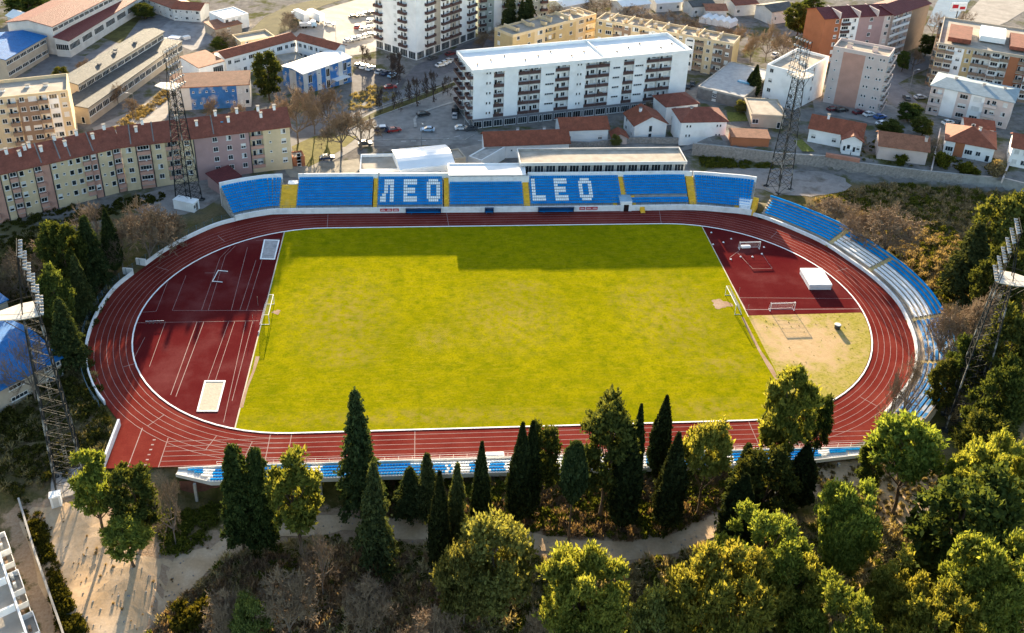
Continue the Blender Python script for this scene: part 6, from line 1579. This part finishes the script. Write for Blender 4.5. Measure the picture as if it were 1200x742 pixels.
KW = {'bigb': ('bare_tree', 'tree'), 'pine': ('pine_tree', 'tree'), 'bigp': ('pine_tree', 'tree'), 'dark': ('pine_tree', 'tree'), 'oliv': ('olive_tree', 'tree'), 'shru': ('shrub', 'shrub'), 'cyp0': ('cypress_tree', 'tree'), 'cyp1': ('cypress_tree', 'tree'), 'loll': ('cypress_tree', 'tree'), 'con0': ('conifer_tree', 'tree'), 'con1': ('conifer_tree', 'tree'), 'colc': ('conifer_tree', 'tree'), 'bare': ('bare_tree', 'tree'), 'stre': ('bare_tree', 'tree')}
rt = random.Random(77)
def tree(kind, tx, ty, by, wpx, label, group=None):
    tm, cm, H, W = ARCH[kind]
    bx = tx
    for _ in range(6):
        p = TP(bx, by); h = 8.0
        for _ in range(25): q = PJ(p[0], p[1], p[2] + h); h = max(.8, h + (q[1] - ty) * .12)
        bx += (tx - PJ(p[0], p[1], p[2] + h)[0]) * .8
    w = wpx / pxm(p[0], p[1], p[2] + h * .6)
    nm, cat = KW[kind[:4]]
    e = empty(nm, (p[0], p[1], p[2] - .1), rt.uniform(0, 6.28), label, cat, group, (w / W, w / W, h / H))
    link(bpy.data.objects.new('trunk', tm), e); link(bpy.data.objects.new('crown', cm), e)
    return e
G1 = 'dark cypresses along the near straight'; G2 = 'conifers in front of the near stand'; G3 = 'pines in front of the near stand'; G4 = 'foreground pines'; G5 = 'trees on the left bank'; G6 = 'bare trees'; G7 = 'street trees'; G8 = 'hillside trees on the right'
for a in [
    ('cyp0', 565, 518, 622, 21, 'slim dark cypress standing alone in front of the white seats', G1), ('cyp0', 515, 553, 676, 25, 'slim dark cypress, nearest the camera left of the middle', G1),
    ('cyp1', 613, 496, 612, 28, 'left of the twin dark cypresses below the middle of the pitch', G1), ('cyp0', 625, 494, 606, 24, 'right of the twin dark cypresses below the middle of the pitch', G1), ('lolly', 676, 519, 634, 27, 'lollipop-shaped cypress with a long bare trunk', G1),
    ('cyp1', 742, 500, 618, 34, 'dark cypress in front of a broad dark tree', G1), ('cyp0', 752, 474, 590, 20, 'slender cypress spire rising behind a dark cypress and broad tree', G1), ('cyp1', 782, 464, 556, 25, 'cypress with dry twiggy patches overlapping the near touchline', G1),
    ('cyp1', 796, 508, 618, 33, 'tall dark cypress left of the bright round pine', G1), ('cyp1', 875, 556, 648, 40, 'dark cypress beside the path bend', G1), ('cyp1', 948, 520, 592, 34, 'dark cypress under the tallest pine at the right', G1),
    ('con0', 416, 458, 606, 55, 'tall dark conifer whose top overlaps the pitch', G2), ('con1', 437, 542, 668, 54, 'drooping conifer in front of the tall dark one', G2), ('con0', 500, 531, 604, 36, 'small conifer left of the slim cypress', G2), ('con0', 480, 548, 604, 44, 'low bushy conifer below the white seats at left', G2), ('con1', 536, 543, 648, 36, 'thin drooping conifer between two slim cypresses', G2),
    ('colcon', 270, 523, 644, 40, 'dense columnar evergreen, left one of a pair by the path', G2), ('colcon', 298, 526, 646, 34, 'dense columnar evergreen, right one of a pair by the path', G2),
    ('pine2', 342, 536, 650, 74, 'bright yellow-green pine beside the columnar evergreens', G3), ('darkpine0', 718, 462, 606, 78, 'broad dark evergreen overlapping the near touchline', G3), ('darkpine0', 638, 494, 596, 46, 'dark rounded evergreen behind the twin cypresses', G3), ('pine1', 835, 498, 606, 66, 'bright round pine with a visible trunk on the slope', G3),
    ('pine2', 935, 433, 566, 72, 'tallest pine, at the lower right of the pitch', G3), ('darkpine0', 969, 462, 545, 36, 'narrow dark pine right behind the tallest pine', G3), ('darkpine1', 906, 532, 622, 84, 'dark bushy evergreen under the tallest pine', G3), ('con0', 878, 520, 600, 40, 'dark conifer left of the tallest pine', G3), ('darkpine1', 1030, 513, 580, 36, 'dark evergreen left of the spreading pine on dry grass', G3), ('pine1', 1077, 498, 604, 100, 'spreading pine with a forked trunk on the dry grass', G3),
    ('pine2', 101, 530, 632, 56, 'bright pine to the right of the lower left floodlight tower', G5), ('darkpine1', 150, 545, 632, 68, 'dark rounded evergreen below the corner of the track', G5), ('pine0', 146, 612, 664, 64, 'low dark bush on the edge of the dirt clearing', G5),
    ('olive0', 582, 612, 716, 100, 'bushy bright olive tree on the near side of the path', G4), ('olive0', 545, 640, 735, 70, 'shaded bushy tree under the slim cypress', G4),
    ('bigpine0', 692, 642, 790, 128, 'large olive-green pine just below the path, middle of the foreground', G4), ('bigpine1', 858, 640, 800, 150, 'large bright pine in the right foreground', G4), ('bigpine2', 908, 604, 740, 124, 'bright pine rising behind the large bright one', G4), ('bigpine0', 1004, 565, 700, 92, 'tall pine left of the dry grass clearing', G4), ('bigpine1', 945, 650, 770, 100, 'shaded pine between brighter foreground pines', G4), ('olive0', 880, 690, 790, 84, 'pale bushy tree at the bottom edge right of the middle', G4), ('bigpine2', 996, 690, 830, 120, 'bright pine at the bottom edge', G4),
    ('bigpine1', 1120, 690, 830, 130, 'pale pine at the bottom edge near the right corner', G4), ('bigpine0', 1180, 632, 790, 130, 'bright pine in the lower right corner', G4), ('bigpine2', 1062, 658, 770, 76, 'small bright pine among the foreground pines', G4), ('darkpine1', 1152, 560, 700, 140, 'big dark pine on the right edge above the corner', G4), ('bigpine1', 1185, 508, 650, 110, 'broad green pine at the right edge', G4), ('bigpine0', 1140, 536, 640, 64, 'green pine right of the dry clearing', G4), ('olive0', 780, 690, 800, 70, 'small pale tree at the bottom edge', G4),
    ('darkpine0', 1146, 396, 480, 56, 'dark tree at the foot of the right floodlight tower', G8), ('darkpine1', 1184, 424, 545, 70, 'broad dark tree right of the right floodlight tower', G8), ('darkpine0', 1196, 360, 500, 70, 'dark tree cut by the right edge beside the tower platform', G8), ('darkpine1', 1186, 228, 330, 78, 'dark green tree at the right edge above the tower top', G8), ('con0', 1150, 262, 350, 62, 'dark conifer left of the right floodlight tower top', G8), ('darkpine1', 1190, 290, 400, 70, 'dark tree behind the right floodlight tower', G8), ('darkpine1', 1114, 424, 484, 40, 'dark bushy tree beside the end of the bench terrace', G8), ('darkpine0', 1168, 486, 580, 70, 'dark pine below the right floodlight tower', G8),
    ('bigbare', 1053, 232, 300, 92, 'large round bare bush-like tree behind the bench terrace', G8), ('bigbare', 985, 228, 260, 60, 'brown bare thicket behind the first part of the bench terrace', G8), ('bigbare', 1012, 240, 280, 50, 'brown bare bush left of the large round one', G8), ('bigbare', 1165, 330, 420, 70, 'bare brown tree behind the right tower', G8), ('bigbare', 1120, 350, 420, 60, 'bare brown bush on the hillside by the terrace', G8), ('bare1', 1082, 400, 505, 50, 'leafless tree overlapping the blue benches', G8), ('bare1', 1060, 430, 525, 46, 'leafless tree at the lower end of the bench terrace', G8),
    ('con0', 97, 254, 338, 42, 'light-tipped conifer on the shaded left bank', G5), ('cyp1', 122, 245, 318, 20, 'dark cypress on the left bank between bare trees', G5), ('darkpine1', 68, 264, 350, 50, 'dark evergreen mass on the left bank, upper one', G5), ('darkpine0', 58, 312, 398, 44, 'dark evergreen right of the left floodlight tower top', G5), ('con0', 68, 350, 432, 42, 'yellowish conifer beside the blue-roofed hall', G5), ('con0', 86, 300, 372, 32, 'narrow dark conifer against the fence of the left bend', G5), ('darkpine0', 60, 262, 345, 50, 'dark evergreen left of the light-tipped conifer', G5),
    ('bigbare', 163, 226, 305, 84, 'large round bare tree below the red-roofed terrace', G5), ('bigbare', 196, 252, 286, 56, 'pale bare thicket beside the left end of the wall', G5), ('bare1', 134, 258, 314, 48, 'bare tree by the gateway gap', G5), ('bigbare', 60, 268, 330, 80, 'bright bare tree behind the left floodlight tower', G5), ('bare1', 100, 232, 300, 70, 'brown bare tree at the foot of the red-roofed terrace', G5), ('bare2', 18, 292, 350, 60, 'bare tree at the left edge above the blue-roofed hall', G5), ('bare1', 22, 388, 470, 66, 'leafless tree in front of the blue roof', G5), ('bare1', 190, 548, 640, 46, 'bare twiggy tree at the left end of the near stand', G5),
    ('barecity', 397, 118, 178, 62, 'large bare tree behind the office, left of two', G6), ('barecity', 421, 122, 176, 62, 'large bare tree behind the office, right of two', G6), ('barecity', 344, 96, 168, 54, 'bare tree at the end of the red-roofed terrace', G6), ('barecity', 365, 96, 158, 36, 'bare tree in front of the blue gym, left one', G6), ('barecity', 382, 92, 150, 48, 'bare tree in front of the blue gym, right one', G6), ('barecity', 326, 104, 165, 44, 'bare tree just behind the terrace end', G6),
    ('street', 488, 90, 122, 26, 'leafless street tree, largest on the median strip', G7), ('street', 508, 82, 117, 26, 'leafless street tree right of the largest on the median', G7), ('street', 467, 105, 129, 17, 'small leafless street tree on the median', G7), ('street', 447, 103, 131, 16, 'leafless street tree at the left end of the median', G7), ('street', 525, 88, 112, 16, 'leafless street tree beside the white block corner', G7), ('street', 424, 52, 76, 24, 'bare tree left of the tall white flats', G7), ('street', 458, 62, 96, 30, 'bare tree in front of the tall white flats, left one', G7), ('street', 468, 60, 92, 26, 'bare tree in front of the tall white flats, right one', G7), ('street', 660, 150, 176, 18, 'bare tree among the yards behind the stand', G7),
    ('darkpine1', 311, 62, 118, 40, 'dark round-headed pine in front of the v-shaped school', G6), ('cyp1', 888, 76, 114, 14, 'dark cypress left of the upper right tower, left one', G6), ('cyp0', 882, 84, 112, 11, 'shorter cypress next to the dark one at the upper right', G6), ('olive0', 910, 86, 112, 24, 'yellow-green tree beside the upper right tower', G6),
    ('con0', 598, -14, 44, 24, 'conifer in front of the grey-green flats, left one', G6), ('con0', 620, -8, 48, 26, 'conifer in front of the grey-green flats, right one', G6), ('con1', 612, 0, 46, 18, 'thin conifer between two at the top edge', G6), ('darkpine1', 940, 4, 45, 36, 'green tree left of the terracotta apartments', G6), ('darkpine1', 955, -8, 20, 30, 'green tree at the top edge left of the terracotta roofs', G6),
    ('barecity', 905, 22, 72, 34, 'bare tree at the upper right, middle of a cluster', G6), ('barecity', 885, 34, 74, 28, 'bare tree right of the stepped cream block', G6), ('barecity', 922, 34, 70, 30, 'bare tree behind the upper right tower', G6), ('bare2', 700, -4, 16, 50, 'bare thicket at the top edge behind the cream block', G6), ('bare2', 750, 6, 26, 60, 'bare thicket behind the right wing of the cream block', G6), ('bare2', 800, 14, 36, 56, 'bare thicket left of the greenhouses', G6), ('bare2', 850, 30, 52, 44, 'bare thicket below the greenhouses', G6), ('bare2', 655, 2, 20, 44, 'bare thicket at the top edge right of the conifers', G6),
    ('darkpine1', 30, -6, 20, 60, 'dark trees at the top left corner behind the wine-red hall', G6), ('bare2', 262, 34, 56, 40, 'bare bush beside the v-shaped school', G6), ('darkpine1', 258, 44, 60, 26, 'dark bush left of the school', G6), ('bare2', 338, 12, 34, 30, 'bare bush at the edge of the pale car park', G6), ('darkpine1', 168, 4, 22, 30, 'dark bush in the hall yard', G6), ('darkpine1', 1090, 42, 66, 26, 'green bush on the bend at the upper right', G6), ('bare0', 1100, 12, 45, 26, 'bare tree below the billboard', G6), ('bare0', 1135, 10, 40, 24, 'bare tree right of the billboard', G6), ('darkpine1', 1068, 122, 142, 34, 'green bush in front of the street bend', G6), ('darkpine1', 1045, 142, 158, 34, 'dark hedge bush behind the rose house', G6), ('darkpine1', 1085, 138, 160, 30, 'dark hedge bush left of the large veranda house', G6),
    ('shrub0', 745, 134, 146, 10, 'green shrub beside the gabled white house', None), ('olive0', 870, 118, 132, 18, 'round green tree by the flat-roofed beige house', None), ('shrub0', 1140, 188, 206, 22, 'green shrub in the veranda house garden, right one', None), ('shrub0', 1110, 178, 196, 22, 'green shrub in the veranda house garden, left one', None), ('shrub1', 1170, 190, 206, 20, 'dry shrub in the veranda house garden', None), ('shrub0', 1058, 178, 192, 16, 'green shrub in front of the rose house', None),
    ('bigbare', 330, 660, 745, 90, 'large pale bare bush in the lower left foreground', G4), ('bigbare', 432, 672, 742, 80, 'pale bare bush in the foreground below the drooping conifer', G4), ('bare1', 372, 618, 700, 54, 'leafless grey tree just below the path, left of the drooping conifer', G4), ('bigbare', 258, 690, 752, 70, 'pale bare bush at the bottom edge beside the dirt track', G4), ('bigbare', 510, 705, 770, 80, 'pale bare bush at the bottom edge left of the bushy olive tree', G4),
    ('shrub0', 222, 700, 730, 46, 'rounded green shrub on the near edge of the dirt track', G4), ('olive0', 292, 700, 760, 52, 'low olive bush at the bottom edge in the lower left foreground', G4), ('bare1', 765, 675, 745, 44, 'leafless grey tree between two foreground pines', G4), ('bigbare', 640, 700, 765, 56, 'bare bush between the bushy olive tree and the middle pine', G4),
    ('barecity', 134, 96, 122, 30, 'bare tree in the yard behind the cream flats', G6), ('barecity', 152, 112, 140, 26, 'bare tree beside the brown hedge', G6), ('barecity', 244, 112, 142, 30, 'bare tree in front of the orange-roofed hall, left one', G6), ('barecity', 276, 116, 146, 28, 'bare tree in front of the orange-roofed hall, right one', G6), ('darkpine1', 300, 128, 150, 20, 'small dark tree at the right end of the orange-roofed hall', G6),
    ('barecity', 566, 34, 58, 30, 'bare tree left of the stepped cream block', G6), ('barecity', 584, 26, 50, 26, 'bare tree between the conifers and the stepped cream block', G6), ('barecity', 836, 56, 84, 24, 'bare tree over the flat-roofed garages', G6), ('barecity', 868, 26, 60, 34, 'bare tree just right of the greenhouses', G6), ('barecity', 940, 40, 66, 26, 'bare tree in front of the green trees at the upper right', G6), ('barecity', 1076, 52, 82, 26, 'bare tree on the street bend at the upper right', G6), ('darkpine1', 1062, 60, 84, 18, 'small green tree on the street bend', G6), ('barecity', 1012, 150, 174, 20, 'bare tree between the gabled house and the rose house', G6), ('barecity', 1096, 158, 184, 22, 'bare tree left of the veranda house', G6), ('barecity', 762, 116, 136, 16, 'bare tree behind the gabled white house', G6), ('olive0', 722, 158, 172, 14, 'round bush beside the small orange-roofed hut', G6), ('barecity', 100, 66, 92, 26, 'bare tree in the yard below the wine-red hall', G6), ('darkpine1', 70, 78, 98, 22, 'dark tree in the yard behind the cream flats', G6),
]: tree(*a)
p = TP(868, 137); drape('garden_plot', poly_world([(852, 132), (880, 132), (882, 142), (853, 143)]), mat('vegetable_bed', (.16, .17, .04), .5, 1.5, .95, .4), .1, 2.0)
drape('garden_plot', poly_world([(930, 165), (940, 164), (955, 178), (940, 178)]), mat('vegetable_bed', None), .12, 2.0)

# --- undergrowth: masses nobody could count
def tuft_proto(kind, rng):
    if kind == 'dry':
        n = 34; a = rng.random(n) * 6.28; r = rng.random(n) * .35; C = np.stack([np.cos(a) * r, np.sin(a) * r, .3 + .3 * rng.random(n)], 1); ax = np.stack([np.cos(a) * .5, np.sin(a) * .5, np.ones(n)], 1)
        return leaves(C, .075 + .06 * rng.random(n), rng, 0, 5, ax)
    n = 90 if kind == 'green' else 70
    d = rng.normal(size=(n, 3)); d /= np.linalg.norm(d, axis=1)[:, None]; d[:, 2] = np.abs(d[:, 2]); r = .45 + .4 * rng.random(n)
    C = d * r[:, None] * np.array([.9, .9, .8]) + np.array([0, 0, .1])
    return leaves(C, (.1 if kind == 'green' else .05) * (.6 + .9 * rng.random(n)), rng, .3, 1.6 if kind == 'green' else 5.5, d + np.array([0, 0, .6]))
NPR_ = np.random.default_rng(5)
PROT = {k: [tuft_proto(k, NPR_) for _ in range(5)] for k in ('dry', 'green', 'twig')}
def scatter(name, px, n, kind, m, smin, smax, label, clear=2.3, seed=0):
    rng = np.random.default_rng(seed); W = np.array(poly_world(px)); lo, hi = W.min(0), W.max(0)
    P = np.zeros((0, 2))
    while len(P) < n:
        q = lo + (hi - lo) * rng.random((n * 2, 2)); q = q[inpoly(q[:, 0], q[:, 1], W)]
        # patchy growth
        f = np.sin(q[:, 0] * .35 + seed) * np.sin(q[:, 1] * .42 + 2 * seed) + .5 * np.sin(q[:, 0] * .9 + 1) * np.sin(q[:, 1] * 1.1); q = q[f + rng.normal(size=len(q)) * .6 > -.35]
        if clear: 
            q = q[seg_dist(q[:, 0], q[:, 1], PATHW) > clear]
            for dd in DIRTPX: 
                w = poly_world(dd); q = q[~inpoly(q[:, 0], q[:, 1], w) | (rng.random(len(q)) < .05)]
        P = np.concatenate([P, q])
    P = P[:n]; Z = T(P[:, 0], P[:, 1]); Vs = []
    for (x, y), z in zip(P, Z):
        pr = PROT[kind][rng.integers(5)]; s = smin + (smax - smin) * rng.random() ** 1.6; a = rng.random() * 6.28; ca, sa = math.cos(a), math.sin(a)
        Vs.append(np.stack([(pr[:, 0] * ca - pr[:, 1] * sa) * s + x, (pr[:, 0] * sa + pr[:, 1] * ca) * s + y, pr[:, 2] * s * rng.uniform(.7, 1.3) + z - .05], 1))
    V = np.concatenate(Vs); o = link(bpy.data.objects.new(name, npmesh(name, V, quads(len(V) // 4), m))); tag(o, label, 'undergrowth', None, 'stuff')
slope = [(420, 562), (600, 556), (760, 552), (900, 560), (880, 600), (800, 630), (640, 630), (520, 612), (430, 600)]
scatter('undergrowth', slope, 1500, 'green', SHR, .5, 1.5, 'olive and yellow scrub on the slope below the near stand', seed=1); scatter('dry_undergrowth', slope, 1500, 'twig', DRYL, .6, 1.6, 'brown dry scrub on the slope below the near stand', seed=2)
front = [(175, 742), (240, 660), (380, 628), (520, 640), (640, 656), (740, 664), (830, 640), (1000, 600), (1120, 640), (1230, 640), (1230, 790), (150, 790)]
scatter('dry_undergrowth', front, 2600, 'twig', DRYL, .8, 2.0, 'pale dry brush across the foreground below the path', seed=3); scatter('undergrowth', front, 1500, 'green', SHR, .6, 1.6, 'green scrub across the foreground below the path', seed=4); scatter('dry_grass', [(176, 742), (240, 662), (420, 640), (560, 660), (560, 790), (150, 790)], 2200, 'dry', DRYL, .8, 1.8, 'tall dry grass in the lower left foreground', seed=5)
leftb = [(-20, 300), (60, 260), (135, 330), (100, 400), (118, 470), (130, 500), (110, 560), (60, 560), (30, 590), (-20, 560)]
scatter('undergrowth', leftb, 1500, 'green', leafmat('dark_scrub', (.03, .036, .01), (.09, .085, .02), .3, .2), .6, 1.8, 'dark scrub on the bank around the left floodlight tower', seed=6); scatter('dry_undergrowth', leftb, 900, 'twig', DRYL, .6, 1.8, 'brown scrub on the bank around the left floodlight tower', seed=7)  # green leaf colours a little darker than the other scrub
scatter('undergrowth', [(185, 600), (255, 590), (250, 640), (190, 650)], 200, 'green', SHR, .5, 1.4, 'scrub below the left end of the near stand', seed=8); scatter('undergrowth', [(20, 600), (45, 640), (72, 742), (100, 742), (70, 680), (45, 600)], 260, 'green', SHR, .5, 1.4, 'green weeds along the wall of the lower left flats', clear=0, seed=9)
hill = [(955, 236), (1040, 215), (1200, 230), (1230, 480), (1110, 520), (1118, 400), (1085, 330), (1010, 262)]
scatter('undergrowth', hill, 2200, 'green', leafmat('hill_scrub', (.05, .055, .012), (.15, .14, .025), .35, .25), .6, 1.7, 'green and yellow scrub on the hillside right of the terrace', seed=10); scatter('dry_undergrowth', hill, 2400, 'twig', DRYL, .7, 2.0, 'brown scrub on the hillside right of the terrace', seed=11)
scatter('dry_undergrowth', [(820, 184), (905, 190), (905, 198), (820, 196)], 260, 'green', leafmat('hill_scrub', None, None), .5, 1.1, 'dark growth at the foot of the rubble wall', seed=12)
scatter('undergrowth', [(945, 545), (1060, 530), (1130, 560), (1120, 640), (1000, 640)], 500, 'dry', DRYL, .5, 1.2, 'dry grass tufts on the right clearing', clear=0, seed=13)
scatter('undergrowth', [(22, 600), (118, 590), (170, 660), (250, 640), (215, 700), (170, 742), (75, 742)], 60, 'dry', DRYL, .2, .6, 'sparse dry tufts on the left dirt clearing', clear=0, seed=14)
scatter('undergrowth', [(128, 152), (196, 104), (204, 112), (150, 152)], 260, 'twig', DRYL, .5, 1.2, 'brown hedge along the grey industrial shed', clear=0, seed=17); scatter('undergrowth', [(1000, 178), (1030, 160), (1110, 165), (1190, 195), (1180, 206), (1080, 197), (1010, 188)], 260, 'green', SHR, .3, .9, 'garden plants between the houses on the retaining wall', clear=0, seed=18); scatter('dry_undergrowth', [(410, 112), (440, 100), (466, 112), (440, 126), (410, 130)], 220, 'twig', DRYL, .5, 1.2, 'dry shrubs between the road and the small car park', clear=0, seed=19)
scatter('undergrowth', [(0, 255), (100, 240), (190, 225), (195, 235), (100, 262), (0, 290)], 350, 'green', leafmat('dark_scrub', None, None), .5, 1.2, 'dark shrubs in front of the red-roofed terrace', clear=0, seed=15)
scatter('dry_grass', [(885, 370), (1000, 368), (1012, 400), (1000, 440), (965, 468), (920, 440)], 200, 'dry', leafmat('quarter_grass', (.2, .18, .03), (.4, .33, .1), .3, .2), .15, .36, 'thin tufts on the sandy grass right of the pitch', clear=0, seed=16)
scatter('undergrowth', [(1215, 232), (1480, 262), (1520, 780), (1240, 790)], 1500, 'green', leafmat('hill_scrub', None, None), .8, 2.2, 'green scrub on the slope beyond the right edge', seed=20); scatter('dry_undergrowth', [(1215, 232), (1480, 262), (1520, 780), (1240, 790)], 1100, 'twig', DRYL, .8, 2.2, 'brown scrub on the slope beyond the right edge', seed=21)
# loose stones beside the paths
sb = MB(); rs = random.Random(8)
for i in range(260):
    if rs.random() < .6: k = rs.randrange(len(pw)); p = (pw[k][0] + rs.gauss(0, 2.0), pw[k][1] + rs.gauss(0, 2.0))
    else: q = TP(rs.uniform(70, 215), rs.uniform(640, 742)); p = (q[0], q[1])
    s = rs.uniform(.08, .32); sb.box((p[0], p[1], float(T(*p)) + .07 + s * .2), (s, s * rs.uniform(.6, 1), s * .6), 0, rs.uniform(0, 3), rs.uniform(.5, .8))
o = sb.build('gravel', stone); tag(o, 'loose stones scattered along the path and the dirt clearing', 'stones', None, 'stuff')
SUN_E, SUN_C, SKY_S, EXPO = 5.0, (1.0, .81, .55), .09, 2.3
# ---------------------------------------------------------------- camera, sun, sky
cd = bpy.data.cameras.new('camera'); cam = link(bpy.data.objects.new('camera', cd))
cd.sensor_fit = 'HORIZONTAL'; cd.sensor_width = 36; cd.lens = FPX / PW * 36; cd.shift_x = (PW / 2 - PPX) / PW; cd.shift_y = (PPY - PH / 2) / PW; cd.clip_start = .5; cd.clip_end = 6000
R3 = Matrix(((CR[0], CU[0], -CF[0]), (CR[1], CU[1], -CF[1]), (CR[2], CU[2], -CF[2])))
cam.matrix_world = Matrix.Translation(CAMP) @ R3.to_4x4(); SC.camera = cam
EL, AZ = math.radians(12.0), math.radians(-2.5)      # azimuth from +Y towards +X
sd = Vector((math.sin(AZ) * math.cos(EL), math.cos(AZ) * math.cos(EL), math.sin(EL)))
sl = bpy.data.lights.new('sun', 'SUN'); sl.energy = SUN_E; sl.angle = math.radians(.6); sl.color = SUN_C
so = link(bpy.data.objects.new('sun', sl)); so.rotation_euler = sd.to_track_quat('Z', 'Y').to_euler(); so.location = (0, 200, 120)
w = bpy.data.worlds.new('World'); SC.world = w; w.use_nodes = True; nt = w.node_tree
sky = nt.nodes.new('ShaderNodeTexSky'); sky.sky_type = 'NISHITA'; sky.sun_disc = False; sky.sun_elevation = EL; sky.sun_rotation = AZ; sky.altitude = 50; sky.air_density = 1.0; sky.dust_density = 1.0; sky.ozone_density = 1.0
bg = nt.nodes['Background']; nt.links.new(sky.outputs[0], bg.inputs[0]); bg.inputs[1].default_value = SKY_S
vs = SC.view_settings; vs.view_transform = 'Standard'; vs.look = 'None'; vs.exposure = EXPO; vs.gamma = 1; vs.use_curve_mapping = False
SC.render.engine = 'CYCLES'; SC.cycles.max_bounces = 5; SC.cycles.diffuse_bounces = 3; SC.cycles.glossy_bounces = 2; SC.cycles.transmission_bounces = 3; SC.cycles.transparent_max_bounces = 4
SC.cycles.use_denoising = True; SC.cycles.caustics_reflective = False; SC.cycles.caustics_refractive = False; SC.cycles.sample_clamp_indirect = 6
